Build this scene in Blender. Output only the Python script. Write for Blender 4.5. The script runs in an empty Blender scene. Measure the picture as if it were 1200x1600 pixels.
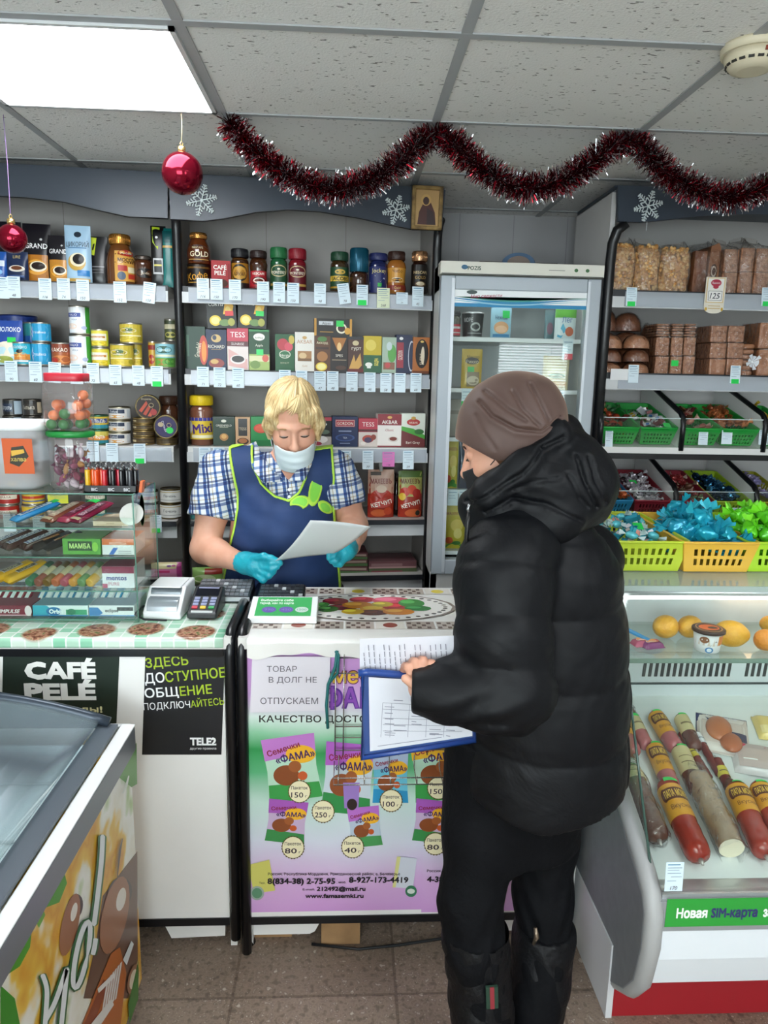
import bpy, math, random
import numpy as np
from math import sin, cos, tan, pi, radians, sqrt, atan2
from mathutils import Vector, Matrix
from mathutils.geometry import delaunay_2d_cdt
random.seed(7)
SC = bpy.context.scene
COL = SC.collection
# ------------------------------------------------------------------ camera
F, TH, RO, YA, EYE = 1120.0, radians(11), radians(1.2), radians(3),1.58
FW = Vector((sin(YA)*cos(TH), cos(YA)*cos(TH),-sin(TH)))
_r = Vector((cos(YA),-sin(YA),0)); _u = _r.cross(FW)
CR = cos(RO)*_r + sin(RO)*_u; CU = -sin(RO)*_r + cos(RO)*_u
CAM = Vector((0,0, EYE))
cam_data = bpy.data.cameras.new('camera'); cam = bpy.data.objects.new('camera', cam_data); COL.objects.link(cam)
cam_data.sensor_fit = 'AUTO'; cam_data.sensor_width = 36.0; cam_data.lens = 36.0*F/1600.0; cam_data.clip_start = 0.02
cam.matrix_world = Matrix(((CR.x, CU.x,-FW.x, CAM.x),(CR.y, CU.y,-FW.y, CAM.y),(CR.z, CU.z,-FW.z, CAM.z),(0,0,0,1)))
SC.camera = cam
# ------------------------------------------------------------------ world, exposure
SC.view_settings.view_transform = 'Standard'; SC.view_settings.look = 'None'
SC.view_settings.exposure = 0.0; SC.view_settings.gamma = 1.0
SC.view_settings.use_curve_mapping = False
w = bpy.data.worlds.new('world'); SC.world = w; w.use_nodes = True
w.node_tree.nodes['Background'].inputs[0].default_value = (0.8,0.85,0.95,1); w.node_tree.nodes['Background'].inputs[1].default_value = 0.3
SKY_POWER = 14.0          # daylight outside the shop windows
LAMP_POWER = 19.0          # emission of the ceiling light diffusers
LAMP_COLOR = (0.93,0.97,1.0)
CASE_LAMP = 2.2
FRIDGE_LAMP = 1.6
SC.cycles.max_bounces = 8; SC.cycles.transparent_max_bounces = 24
SC.cycles.diffuse_bounces = 4; SC.cycles.glossy_bounces = 3
SC.cycles.caustics_reflective = False; SC.cycles.caustics_refractive = False
SC.cycles.use_denoising = True
# ------------------------------------------------------------------ pixel rays (photo 1200x1600)
def ray(px, py): return FW + CR*((px-600)/F) - CU*((py-800)/F)
def at(px, py, Y): d = ray(px, py); return CAM + d*(Y/d.y)
def atz(px, py, z): d = ray(px, py); return CAM + d*((z-EYE)/d.z)
def atx(px, py, x): d = ray(px, py); return CAM + d*(x/d.x)
class Frame:
    """a vertical plane's own axes: u along, w into depth, z up"""
    def __init__(s, x, y, psi): s.o = Vector((x, y,0)); s.psi = psi; s.ux = Vector((cos(psi), sin(psi),0)); s.uw = Vector((-sin(psi), cos(psi),0))
    def hit(s, px, py, w=0.0):
        d = ray(px, py); p0 = s.o + s.uw*w
        t = (p0-CAM).dot(s.uw)/d.dot(s.uw); p = CAM + d*t
        return (p-s.o).dot(s.ux), p.z
    def world(s, u, w, z): v = s.o + s.ux*u + s.uw*w; return Vector((v.x, v.y, z))
# ------------------------------------------------------------------ materials
def lin(h):
    h = h.lstrip('#'); c = [int(h[i:i+2],16)/255 for i in (0,2,4)]
    return tuple(x/12.92 if x <= .04045 else ((x+.055)/1.055)**2.4 for x in c) + (1,)
_mats = {}
def M(h, rough=.45, metal=0.0, spec=.5, coat=0.0):
    k = (h, rough, metal, spec, coat)
    if k in _mats: return _mats[k]
    m = bpy.data.materials.new('paint_%s_%d' % (h.lstrip('#'), int(rough*100))); m.use_nodes = True
    b = m.node_tree.nodes['Principled BSDF']
    b.inputs['Base Color'].default_value = lin(h); b.inputs['Roughness'].default_value = rough
    b.inputs['Metallic'].default_value = metal; b.inputs['Specular IOR Level'].default_value = spec
    if coat: b.inputs['Coat Weight'].default_value = coat; b.inputs['Coat Roughness'].default_value = .1
    _mats[k] = m; return m
def nodes(name):
    m = bpy.data.materials.new(name); m.use_nodes = True; nt = m.node_tree
    return m, nt, nt.nodes['Principled BSDF'], nt.nodes['Material Output']
def N(nt, t,**kw):
    n = nt.nodes.new(t)
    for k, v in kw.items():
        if k.startswith('i_'):
            key = k[2:]; key = int(key) if key.isdigit() else key.replace('_',' ')
            n.inputs[key].default_value = v
        else: setattr(n, k, v)
    return n
def ramp(nt, stops, src, interp='LINEAR'):
    r = N(nt,'ShaderNodeValToRGB'); r.color_ramp.interpolation = interp
    e = r.color_ramp.elements
    e[0].position, e[0].color = stops[0][0], lin(stops[0][1]) ; e[1].position, e[1].color = stops[-1][0], lin(stops[-1][1])
    for p, c in stops[1:-1]:
        x = e.new(p); x.color = lin(c)
    nt.links.new(src, r.inputs[0]); return r
def noise_mat(name, stops, scale=8, rough=.6, detail=4, stretch=(1,1,1), metal=0, bump=0, bscale=None, coords='Object', interp='LINEAR', spec=.5):
    m, nt, b, o = nodes(name)
    tc = N(nt,'ShaderNodeTexCoord'); mp = N(nt,'ShaderNodeMapping'); mp.inputs['Scale'].default_value = stretch
    nt.links.new(tc.outputs[coords], mp.inputs[0])
    n = N(nt,'ShaderNodeTexNoise', i_Scale=scale, i_Detail=detail); nt.links.new(mp.outputs[0], n.inputs['Vector'])
    r = ramp(nt, stops, n.outputs['Fac'], interp); nt.links.new(r.outputs[0], b.inputs['Base Color'])
    b.inputs['Roughness'].default_value = rough; b.inputs['Metallic'].default_value = metal; b.inputs['Specular IOR Level'].default_value = spec
    if bump:
        n2 = N(nt,'ShaderNodeTexNoise', i_Scale=bscale or scale*3, i_Detail=5); nt.links.new(mp.outputs[0], n2.inputs['Vector'])
        bp = N(nt,'ShaderNodeBump', i_Strength=bump, i_Distance=.01); nt.links.new(n2.outputs['Fac'], bp.inputs['Height']); nt.links.new(bp.outputs[0], b.inputs['Normal'])
    return m
def clear_mat(name, tint='ffffff', refl=.06, rough=.03, body=0.0, bodycol='ffffff', bump=0.0, bscale=30, fres=1.45):
    """thin clear sheet: see-through with a fresnel sheen (and optionally a little milky body)"""
    m, nt, b, o = nodes(name); nt.nodes.remove(b)
    t = N(nt,'ShaderNodeBsdfTransparent'); t.inputs[0].default_value = lin(tint)
    g = N(nt,'ShaderNodeBsdfGlossy'); g.inputs['Roughness'].default_value = rough
    lw = N(nt,'ShaderNodeLayerWeight'); fr = N(nt,'ShaderNodeMath', operation='POWER'); fr.inputs[1].default_value = 4.5; nt.links.new(lw.outputs['Facing'], fr.inputs[0])
    ad = N(nt,'ShaderNodeMath', operation='ADD', use_clamp=True); ad.inputs[1].default_value = refl*.6
    nt.links.new(fr.outputs[0], ad.inputs[0])
    mx = N(nt,'ShaderNodeMixShader'); nt.links.new(ad.outputs[0], mx.inputs[0]); nt.links.new(t.outputs[0], mx.inputs[1]); nt.links.new(g.outputs[0], mx.inputs[2])
    last = mx
    if bump:
        tc = N(nt,'ShaderNodeTexCoord'); n2 = N(nt,'ShaderNodeTexNoise', i_Scale=bscale, i_Detail=3); nt.links.new(tc.outputs['Object'], n2.inputs['Vector'])
        bp = N(nt,'ShaderNodeBump', i_Strength=bump, i_Distance=.02); nt.links.new(n2.outputs['Fac'], bp.inputs['Height'])
        nt.links.new(bp.outputs[0], g.inputs['Normal']); nt.links.new(bp.outputs[0], lw.inputs['Normal'])
    if body:
        d = N(nt,'ShaderNodeBsdfDiffuse'); d.inputs[0].default_value = lin(bodycol)
        m2 = N(nt,'ShaderNodeMixShader'); m2.inputs[0].default_value = body
        nt.links.new(mx.outputs[0], m2.inputs[1]); nt.links.new(d.outputs[0], m2.inputs[2]); last = m2
    nt.links.new(last.outputs[0], o.inputs[0]); return m
def glow(name, color, s):
    m, nt, b, o = nodes(name); nt.nodes.remove(b)
    e = N(nt,'ShaderNodeEmission'); e.inputs[0].default_value = tuple(color)+(1,); e.inputs[1].default_value = s
    nt.links.new(e.outputs[0], o.inputs[0]); return m
GLASS = clear_mat('clear_glass','fafdfb',.05)
WRAP = clear_mat('clear_wrap','ffffff',.17,.14, bump=.9, bscale=45)
BAGFILM = clear_mat('bag_film','fdfcfa',.13,.2, body=.14, bodycol='d8d0ca', bump=.8, bscale=28)
JARPLASTIC = clear_mat('jar_plastic','fdfcfc',.07,.06, body=.06, bodycol='e8dde0')
WHITE = M('e9e9e8',.5); BLACK = M('0d0e12',.3); BLACKMATTE = M('121317',.6)
# ------------------------------------------------------------------ mesh builder
class MB:
    def __init__(s): s.v = []; s.f = []; s.m = []; s.sm = []; s.mats = []; s.T = None
    def mi(s, mat):
        if mat not in s.mats: s.mats.append(mat)
        return s.mats.index(mat)
    def add(s, vs, fs, mat, smooth=False):
        b = len(s.v); T = s.T
        for p in vs: s.v.append(tuple(T @ Vector(p)) if T else tuple(p))
        k = s.mi(mat)
        for f in fs: s.f.append(tuple(b+i for i in f)); s.m.append(k); s.sm.append(smooth)
        return s
    def box(s, x0, x1, y0, y1, z0, z1, mat, R=None):
        vs = [(x, y, z) for z in (z0, z1) for y in (y0, y1) for x in (x0, x1)]
        if R is not None:
            c = Vector(((x0+x1)/2,(y0+y1)/2,(z0+z1)/2)); vs = [tuple(c + R @ (Vector(p)-c)) for p in vs]
        return s.add(vs,[(0,2,3,1),(4,5,7,6),(0,1,5,4),(2,6,7,3),(0,4,6,2),(1,3,7,5)], mat)
    def lathe(s, prof, mat, seg=28, sx=1.0, sy=1.0, caps=(True, True), c=(0,0,0), power=2.0):
        """prof [(r,z)..] bottom to top; power>2 squares the section off"""
        vs = []; fs = []
        for r, z in prof:
            for i in range(seg):
                a = 2*pi*i/seg; ca, sa = cos(a), sin(a)
                k = 1.0 if power == 2 else (abs(ca)**power+abs(sa)**power)**(-1/power)
                vs.append((c[0]+r*ca*k*sx, c[1]+r*sa*k*sy, c[2]+z))
        for j in range(len(prof)-1):
            for i in range(seg):
                i2 = (i+1) % seg; fs.append((j*seg+i, j*seg+i2,(j+1)*seg+i2,(j+1)*seg+i))
        s.add(vs, fs, mat, True)
        b = len(s.v)-len(vs); k = s.mi(mat)
        if caps[0]: s.f.append(tuple(b+i for i in reversed(range(seg)))); s.m.append(k); s.sm.append(False)
        if caps[1]: s.f.append(tuple(b+(len(prof)-1)*seg+i for i in range(seg))); s.m.append(k); s.sm.append(False)
        return s
    def tube(s, pts, r, mat, seg=8, closed=False):
        P = [Vector(p) for p in pts]; n = len(P); rr = r if hasattr(r,'__len__') else [r]*n
        vs = []; fs = []; prev = None
        for i, p in enumerate(P):
            if closed: t = (P[(i+1) % n]-P[i-1])
            else: t = P[min(i+1, n-1)]-P[max(i-1,0)]
            t = t.normalized() if t.length > 1e-9 else Vector((0,0,1))
            a = prev if prev is not None else (Vector((0,0,1)) if abs(t.z) < .9 else Vector((1,0,0)))
            x = a - t*a.dot(t); x = x.normalized() if x.length > 1e-6 else t.orthogonal().normalized()
            y = t.cross(x); prev = x
            for k in range(seg):
                q = 2*pi*k/seg; vs.append(tuple(p + (x*cos(q)+y*sin(q))*rr[i]))
        m = n if closed else n-1
        for i in range(m):
            for k in range(seg):
                a, b = i*seg,((i+1) % n)*seg; k2 = (k+1) % seg
                fs.append((a+k, a+k2, b+k2, b+k))
        if not closed: fs.append(tuple(reversed(range(seg)))); fs.append(tuple((n-1)*seg+k for k in range(seg)))
        return s.add(vs, fs, mat, True)
    def grid(s, fn, nu, nv, mat, smooth=True, skip=None, flip=False):
        vs = [tuple(fn(i/nu, j/nv)) for j in range(nv+1) for i in range(nu+1)]; fs = []
        for j in range(nv):
            for i in range(nu):
                if skip and skip(i, j): continue
                a = j*(nu+1)+i; q = (a, a+1, a+nu+2, a+nu+1); fs.append(q[::-1] if flip else q)
        return s.add(vs, fs, mat, smooth)
    def prism(s, poly, d0, d1, mat, axis='y'):
        """2-D outline pushed from d0 to d1 along an axis"""
        n = len(poly)
        mk = {'y': lambda a, b, d: (a, d, b),'x': lambda a, b, d: (d, a, b),'z': lambda a, b, d: (a, b, d)}[axis]
        vs = [mk(a, b, d0) for a, b in poly]+[mk(a, b, d1) for a, b in poly]
        fs = [tuple(range(n)), tuple(reversed(range(n,2*n)))]+[(i, i+n,(i+1) % n+n,(i+1) % n) for i in range(n)]
        return s.add(vs, fs, mat)
    def ell(s, c, r, mat, R=None, nu=16, nv=10):
        def fn(a, b):
            t = pi*(b-.5); p = Vector((r[0]*cos(t)*cos(2*pi*a), r[1]*cos(t)*sin(2*pi*a), r[2]*sin(t)))
            return Vector(c)+(R @ p if R is not None else p)
        return s.grid(fn, nu, nv, mat)
    def build(s, name, parent=None, loc=(0,0,0), rot=0.0, bevel=0.0, solid=0.0, recalc=False):
        me = bpy.data.meshes.new(name); me.from_pydata(s.v,[], s.f); me.update()
        for m in s.mats: me.materials.append(m)
        me.polygons.foreach_set('material_index', s.m); me.polygons.foreach_set('use_smooth', s.sm)
        if recalc:
            import bmesh
            bm = bmesh.new(); bm.from_mesh(me); bmesh.ops.remove_doubles(bm, verts=bm.verts, dist=1e-5); bmesh.ops.recalc_face_normals(bm, faces=bm.faces); bm.to_mesh(me); bm.free()
        o = bpy.data.objects.new(name, me); COL.objects.link(o)
        if parent is not None: o.parent = parent
        o.location = loc
        if isinstance(rot,(int, float)): o.rotation_euler = (0,0, rot)
        else: o.rotation_euler = rot
        if solid:
            md = o.modifiers.new('thickness','SOLIDIFY'); md.thickness = solid; md.offset = 0
        if bevel:
            md = o.modifiers.new('edge','BEVEL'); md.width = bevel; md.segments = 2; md.limit_method = 'ANGLE'; md.angle_limit = radians(50)
        return o
def tag(o, label, cat, group=None, kind=None):
    o['label'] = label; o['category'] = cat
    if group: o['group'] = group
    if kind: o['kind'] = kind
    return o
def struct(o, label=None):
    o['kind'] = 'structure'
    if label: o['label'] = label
    return o
def thing(name, label, cat, loc=(0,0,0), rot=0.0, group=None):
    o = bpy.data.objects.new(name, None); COL.objects.link(o); o.location = loc
    o.empty_display_size = .02
    if isinstance(rot,(int, float)): o.rotation_euler = (0,0, rot)
    else: o.rotation_euler = rot
    return tag(o, label, cat, group)
def copy_tree(o, loc=None, rot=None, label=None, group=None, parent=None):
    c = o.copy(); COL.objects.link(c)
    if parent is not None: c.parent = parent
    if loc is not None: c.location = loc
    if rot is not None: c.rotation_euler = rot
    if label: c['label'] = label
    if group: c['group'] = group
    for ch in list(o.children): copy_tree(ch, parent=c)
    return c
# ------------------------------------------------------------------ lettering and printed shapes
_txt = {}
def wind(Q, Pa, Pb):
    """winding number of the outlines Pa->Pb about each point Q"""
    X, Y = Q[:,0:1], Q[:,1:2]; x0, y0, x1, y1 = Pa[:,0], Pa[:,1], Pb[:,0], Pb[:,1]; side = (x1-x0)*(Y-y0)-(X-x0)*(y1-y0)
    return ((y0 <= Y) & (y1 > Y) & (side > 0)).sum(1)-((y0 > Y) & (y1 <= Y) & (side < 0)).sum(1)
def text_geo(sx, bold=0.0):
    k = (sx, bold)
    if k not in _txt:
        c = bpy.data.curves.new('lettering','FONT'); c.body = sx; c.size = 1.0; c.resolution_u = 2; c.fill_mode = 'NONE'
        o = bpy.data.objects.new('lettering', c); me = o.to_mesh()
        p2 = [v.co.to_2d() for v in me.vertices]; es = [tuple(e.vertices) for e in me.edges]
        o.to_mesh_clear(); bpy.data.objects.remove(o); bpy.data.curves.remove(c)
        vs, fs = [],[]
        if p2:
            E0 = np.array([((min(e), max(e)) if abs(e[0]-e[1]) == 1 else (max(e), min(e))) for e in es]); A = np.array([tuple(p) for p in p2]); Pa, Pb = A[E0[:,0]], A[E0[:,1]]
            if bold:          # heavier weight: push every outline point outwards
                dv = Pb-Pa; nv = np.stack([-dv[:,1], dv[:,0]],1)/(np.linalg.norm(dv, axis=1)[:, None]+1e-9); mid = (Pa+Pb)/2
                nv *= np.where((wind(mid+nv*.004, Pa, Pb) != 0) & (wind(mid-nv*.004, Pa, Pb) == 0),-1,1)[:, None]
                ac = np.zeros_like(A); np.add.at(ac, E0[:,0], nv); np.add.at(ac, E0[:,1], nv); ln = np.linalg.norm(ac, axis=1)[:, None]
                A = A+ac/np.maximum(ln,.8)*bold*1.5; p2 = [Vector(p) for p in A.tolist()]; Pa, Pb = A[E0[:,0]], A[E0[:,1]]
            r = delaunay_2d_cdt(p2, es,[],0,1e-6); vs = [tuple(v) for v in r[0]]; V2 = np.array(vs); T2 = np.array([f for f in r[2] if len(f) == 3])
            Cc = V2[T2].mean(1)
            wn = wind(Cc, Pa, Pb)
            fs = [tuple(int(i) for i in f) for f in T2[wn != 0]]
        if vs:
            x0 = min(p[0] for p in vs); x1 = max(p[0] for p in vs)
            vs = [(a-(x0+x1)/2, b-.364) for a, b in vs]; wd = x1-x0
        else: wd = 1
        _txt[k] = (vs, fs, wd)
    return _txt[k]
def R(u0, v0, u1, v1, c): return ('r', u0, v0, u1, v1, c)
def E(u, v, ru, rv, c): return ('e', u, v, ru, rv, c)
def T(t, u, v, h, c, wmax=.9, bold=.0, rot=0, shear=0, wid=None): return ('t', t, u, v, h, c, wmax, bold, rot, shear, wid)
def PG(pts, c): return ('p', pts, c)
def deco(mb, mapf, W, H, items, curved=False, rough=.45, eps=.0004, step=.00018):
    """items in fractions of W,H (u 0..1 left to right, v 0..1 bottom to top); mapf(u_m, v_m, lift) -> point"""
    lift = eps
    for it in items:
        k = it[0]; lift += step
        if k == 'r':
            _, u0, v0, u1, v1, c = it; nu = 8 if curved else 1; nv = 4 if curved == 2 else 1
            mb.grid(lambda a, b: mapf((u0+(u1-u0)*a-.5)*W,(v0+(v1-v0)*b)*H, lift), nu, nv, c if not isinstance(c, str) else M(c, rough), False)
        elif k == 'e':
            _, u, v, ru, rv, c = it; n = 20; vs = [mapf((u-.5)*W, v*H, lift)]
            for i in range(n): vs.append(mapf((u-.5+ru*cos(2*pi*i/n))*W,(v+rv*sin(2*pi*i/n))*H, lift))
            mb.add(vs,[(0,1+i,1+(i+1) % n) for i in range(n)], c if not isinstance(c, str) else M(c, rough))
        elif k == 'p':
            _, pts, c = it
            mb.add([mapf((u-.5)*W, v*H, lift) for u, v in pts],[tuple(range(len(pts)))], c if not isinstance(c, str) else M(c, rough))
        elif k == 't':
            _, t, u, v, h, c, wmax, bold, rot, shear, wid = it
            vs, fs, wd = text_geo(t, bold); s = h*H/.73; sxx = s
            if wid: sxx = wid*W/wd
            elif wd*s > wmax*W: sxx = wmax*W/wd
            ca, sa = cos(radians(rot)), sin(radians(rot)); pts = []
            for a, b in vs:
                x = a*sxx+b*s*shear; y = b*s
                pts.append(mapf((u-.5)*W+x*ca-y*sa, v*H+x*sa+y*ca, lift))
            mb.add(pts, fs, c if not isinstance(c, str) else M(c, rough))
def flat(y): return lambda u, v, l: (u, y-l, v)
def cyl(rf): # rf(v) radius
    def f(u, v, l):
        r = rf(v); a = u/r; return ((r+l)*sin(a),-(r+l)*cos(a), v)
    return f
# ------------------------------------------------------------------ package makers: (mesh or Empty) thing standing at its base, front to -y
def make_box(name, w, d, h, side, decals, loc, rot, top=None, parent=None):
    mb = MB(); mb.box(-w/2, w/2,-d/2, d/2,0, h, M(side,.4))
    deco(mb, flat(-d/2), w, h, decals, rough=.35)
    if top: mb.add([(-w/2,-d/2, h+.0004),(w/2,-d/2, h+.0004),(w/2, d/2, h+.0004),(-w/2, d/2, h+.0004)],[(0,1,2,3)], M(top,.4))
    return mb.build(name, parent, loc, rot)
def bulge(s, v, kind):
    e = max(0.0,1-abs(s)**2.6)
    if kind == 'stand': g = (1-v**2.2)*(0.55+.45*min(1, v*6)) + .03
    else: g = max(0,1-abs(2*v-1)**4)
    return e**.6*g
def make_pouch(name, w, t, h, col, decals, loc, rot, kind='stand', metal=0.0, rough=.28, mat=None, taper=0.0):
    mb = MB(); base = mat or M(col, rough, metal)
    wf = lambda v: 1-taper*v
    def fr(a, b): s = 2*a-1; return (s*w/2*wf(b),-t/2*bulge(s, b, kind)-.0006, b*h)
    def bk(a, b): s = 2*a-1; return (s*w/2*wf(b), t/2*bulge(s, b, kind)+.0006, b*h)
    mb.grid(fr,12,12, base); mb.grid(bk,12,12, base, flip=True)
    mp = lambda u, v, l: (u*wf(v/h),-t/2*bulge(max(-1, min(1, u/(w/2))), min(1, max(0, v/h)), kind)-.0006-l*2.5, v)
    deco(mb, mp, w, h, decals, curved=2, rough=rough)
    return mb.build(name, None, loc, rot, recalc=False)
def make_can(name, r, h, col, decals, loc, rot, rim='b9b4a8', label=None, cat='can', group=None, lid=True, taper=0.0):
    root = thing(name, label, cat, loc, rot, group); rm = M(rim,.28,.9)
    rf = lambda v: r*(1-taper*(1-v/h))
    b = MB(); b.lathe([(rf(0)*.96,0),(rf(0)*1.02,.0015),(rf(0)*1.02,.004),(rf(0),.006),(rf(h), h-.006),(r*1.02, h-.004),(r*1.02, h-.001),(r*.97, h),(r*.95, h-.003)], rm,32); b.build('tin', root)
    lb = MB(); lb.lathe([(rf(.006)+.0003,.006),(rf(h)+.0003, h-.006)], M(col,.35),32, caps=(False, False))
    deco(lb, cyl(rf), pi*r*.92, h-.012,[], True)
    mp = cyl(rf); deco(lb, lambda u, v, l: mp(u, v+.006, l+.0004), pi*r*.92, h-.012, decals, True,.35); lb.build('paper_label', root)
    return root
def make_jar(name, r, h, body, lid, labelcol, decals, loc, rot, label=None, cat='jar', group=None, lidh=.2, shape='straight', lab=(.1,.62), square=2.0, lidr=.93, lidmetal=0.0, bodymat=None, ribs=True):
    root = thing(name, label, cat, loc, rot, group); hb = h*(1-lidh)
    if shape == 'straight': prof = [(.9,0),(1,.03),(1,.86),(.97,.92),(.8,.97),(.78,1)]
    elif shape == 'waist': prof = [(.9,0),(1,.04),(.99,.2),(.86,.45),(.9,.62),(1,.8),(.9,.92),(.72,1)]
    elif shape == 'hips': prof = [(.92,0),(1,.05),(1,.55),(.9,.75),(.7,.95),(.66,1)]
    else: prof = [(.85,0),(1,.1),(1,.8),(.85,1)]
    pf = [(a*r, b*hb) for a, b in prof]
    b = MB(); b.lathe(pf, bodymat or M(body,.12,0,.5,.6),32, power=square); b.build('glass_body', root)
    def rf(v):
        v = max(0, min(hb, v))
        for (r0, z0),(r1, z1) in zip(pf, pf[1:]):
            if z0 <= v <= z1: return r0+(r1-r0)*(v-z0)/max(1e-6, z1-z0)
        return pf[-1][0]
    l = MB(); lr = r*lidr; lm = M(lid,.25 if lidmetal else .4, lidmetal)
    pr = [(lr*.98, hb),(lr, hb+.003)]
    l.lathe([(lr*.97, hb),(lr, hb+.002),(lr, h-.005),(lr*.95, h-.001),(lr*.8, h),(0.0005, h)], lm,36, caps=(True, False), power=square)
    if ribs:
        for i in range(36):
            a = 2*pi*i/36; k = 1 if square == 2 else (abs(cos(a))**square+abs(sin(a))**square)**(-1/square)
            x, y = lr*k*cos(a), lr*k*sin(a); l.tube([(x, y, hb+.004),(x, y, h-.006)],.0009, lm,4)
    l.build('lid', root)
    if labelcol or decals:
        q = MB(); z0, z1 = lab[0]*hb, lab[1]*hb
        mp = cyl(rf)
        if labelcol: q.grid(lambda a, c: mp((a-.5)*pi*1.7*r, z0+(z1-z0)*c,.0005),30,6, M(labelcol,.35))
        deco(q, lambda u, v, l: mp(u, v+z0, l+.0006), pi*r*.9, z1-z0, decals,2,.35); q.build('paper_label', root)
    return root
# ================================================================== the room
CZ = 2.30
XL, XR, YB, YF = -2.25,2.7,3.45,-1.9
def ceiling_mat():
    m, nt, b, o = nodes('mineral_ceiling_tile')
    tc = N(nt,'ShaderNodeTexCoord'); mp = N(nt,'ShaderNodeMapping'); mp.inputs['Scale'].default_value = (1,2.2,1)
    nt.links.new(tc.outputs['Object'], mp.inputs[0])
    v = N(nt,'ShaderNodeTexNoise', i_Scale=62, i_Detail=1.5, i_Roughness=.4); nt.links.new(mp.outputs[0], v.inputs['Vector'])
    r = ramp(nt,[(.0,'f0eeeb'),(.675,'f0eeeb'),(.72,'8a8783'),(1,'6a6764')], v.outputs['Fac'])
    nt.links.new(r.outputs[0], b.inputs['Base Color']); b.inputs['Roughness'].default_value = .9
    bp = N(nt,'ShaderNodeBump', i_Strength=.25, i_Distance=.01); n2 = N(nt,'ShaderNodeTexNoise', i_Scale=160, i_Detail=3)
    nt.links.new(tc.outputs['Object'], n2.inputs['Vector']); nt.links.new(n2.outputs['Fac'], bp.inputs['Height']); nt.links.new(bp.outputs[0], b.inputs['Normal'])
    return m
def floor_mat():
    m, nt, b, o = nodes('worn_terrazzo')
    tc = N(nt,'ShaderNodeTexCoord')
    n1 = N(nt,'ShaderNodeTexNoise', i_Scale=2.2, i_Detail=6); n2 = N(nt,'ShaderNodeTexVoronoi', i_Scale=95); n3 = N(nt,'ShaderNodeTexNoise', i_Scale=60, i_Detail=4)
    for n in (n1, n2, n3): nt.links.new(tc.outputs['Object'], n.inputs['Vector'])
    base = ramp(nt,[(.3,'66564a'),(.5,'877668'),(.72,'9f8e7f')], n1.outputs['Fac'])
    fine = ramp(nt,[(.35,'54453a'),(.5,'978473'),(.62,'75645a'),(.70,'ddd0c0')], n3.outputs['Fac'])
    mx = N(nt,'ShaderNodeMixRGB', blend_type='MIX'); mx.inputs[0].default_value = .55
    nt.links.new(base.outputs[0], mx.inputs[1]); nt.links.new(fine.outputs[0], mx.inputs[2])
    chip = ramp(nt,[(0,'ffffff'),(.1,'ffffff'),(.17,'000000'),(1,'000000')], n2.outputs['Distance'])
    cm = N(nt,'ShaderNodeMixRGB'); cm.inputs[2].default_value = lin('b9ad9e'); k = N(nt,'ShaderNodeMath', operation='MULTIPLY'); k.inputs[1].default_value = .7
    nt.links.new(chip.outputs[0], k.inputs[0]); nt.links.new(k.outputs[0], cm.inputs[0]); nt.links.new(mx.outputs[0], cm.inputs[1])
    br = N(nt,'ShaderNodeTexBrick', offset=0.0, i_Scale=1.0); br.inputs['Brick Width'].default_value = .42; br.inputs['Row Height'].default_value = .42
    br.inputs['Mortar Size'].default_value = .004; br.inputs['Color1'].default_value = (1,1,1,1); br.inputs['Color2'].default_value = (.86,.85,.84,1); br.inputs['Mortar'].default_value = (.58,.55,.52,1)
    mp = N(nt,'ShaderNodeMapping'); mp.inputs['Location'].default_value = (.28,.1,0); nt.links.new(tc.outputs['Object'], mp.inputs[0]); nt.links.new(mp.outputs[0], br.inputs['Vector'])
    ml = N(nt,'ShaderNodeMixRGB', blend_type='MULTIPLY'); ml.inputs[0].default_value = 1
    nt.links.new(cm.outputs[0], ml.inputs[1]); nt.links.new(br.outputs['Color'], ml.inputs[2]); nt.links.new(ml.outputs[0], b.inputs['Base Color'])
    b.inputs['Roughness'].default_value = .5
    return m
def panel_wall_mat():
    m, nt, b, o = nodes('grey_wall_panels')
    tc = N(nt,'ShaderNodeTexCoord'); br = N(nt,'ShaderNodeTexBrick', offset=0.0, i_Scale=1.0)
    br.inputs['Brick Width'].default_value = .25; br.inputs['Row Height'].default_value = 5.0; br.inputs['Mortar Size'].default_value = .002
    br.inputs['Color1'].default_value = lin('a5a4a6'); br.inputs['Color2'].default_value = lin('a9a8aa'); br.inputs['Mortar'].default_value = lin('8b8a8c')
    mp = N(nt,'ShaderNodeMapping'); mp.inputs['Rotation'].default_value = (radians(-90),0,0); mp.inputs['Location'].default_value = (0,.5,0)
    nt.links.new(tc.outputs['Object'], mp.inputs[0]); nt.links.new(mp.outputs[0], br.inputs['Vector']); nt.links.new(br.outputs['Color'], b.inputs['Base Color'])
    b.inputs['Roughness'].default_value = .5; return m
WALL = noise_mat('painted_wall',[(.3,'b9b7b4'),(.7,'c4c2bf')],6,.7)
struct(MB().box(XL-.1, XR+.1, YF-.1, YB+.1,-.1,0, floor_mat()).build('floor'),'brown terrazzo tiled floor')
struct(MB().box(XL-.1, XR+.1, YF-.1, YB+.1, CZ, CZ+.08, ceiling_mat()).build('ceiling'),'white speckled suspended ceiling tiles')
struct(MB().box(XL, XR, YB, YB+.1,0, CZ, panel_wall_mat()).build('wall_back'),'grey panelled back wall')
struct(MB().box(XL-.1, XL, YF, YB,0, CZ, WALL).build('wall_left')); struct(MB().box(XR, XR+.1, YF, YB,0, CZ, WALL).build('wall_right'))
mb = MB()
WX0, WX1, WZ0, WZ1 = 1.48,2.3,.85,1.95       # the window behind the camera, mirrored in the fridge door
WL0, WL1, WQ0, WQ1 = -1.95,.35,.75,2.12        # unseen wide window beside it, added to light the ceiling and shelf fronts
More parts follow.
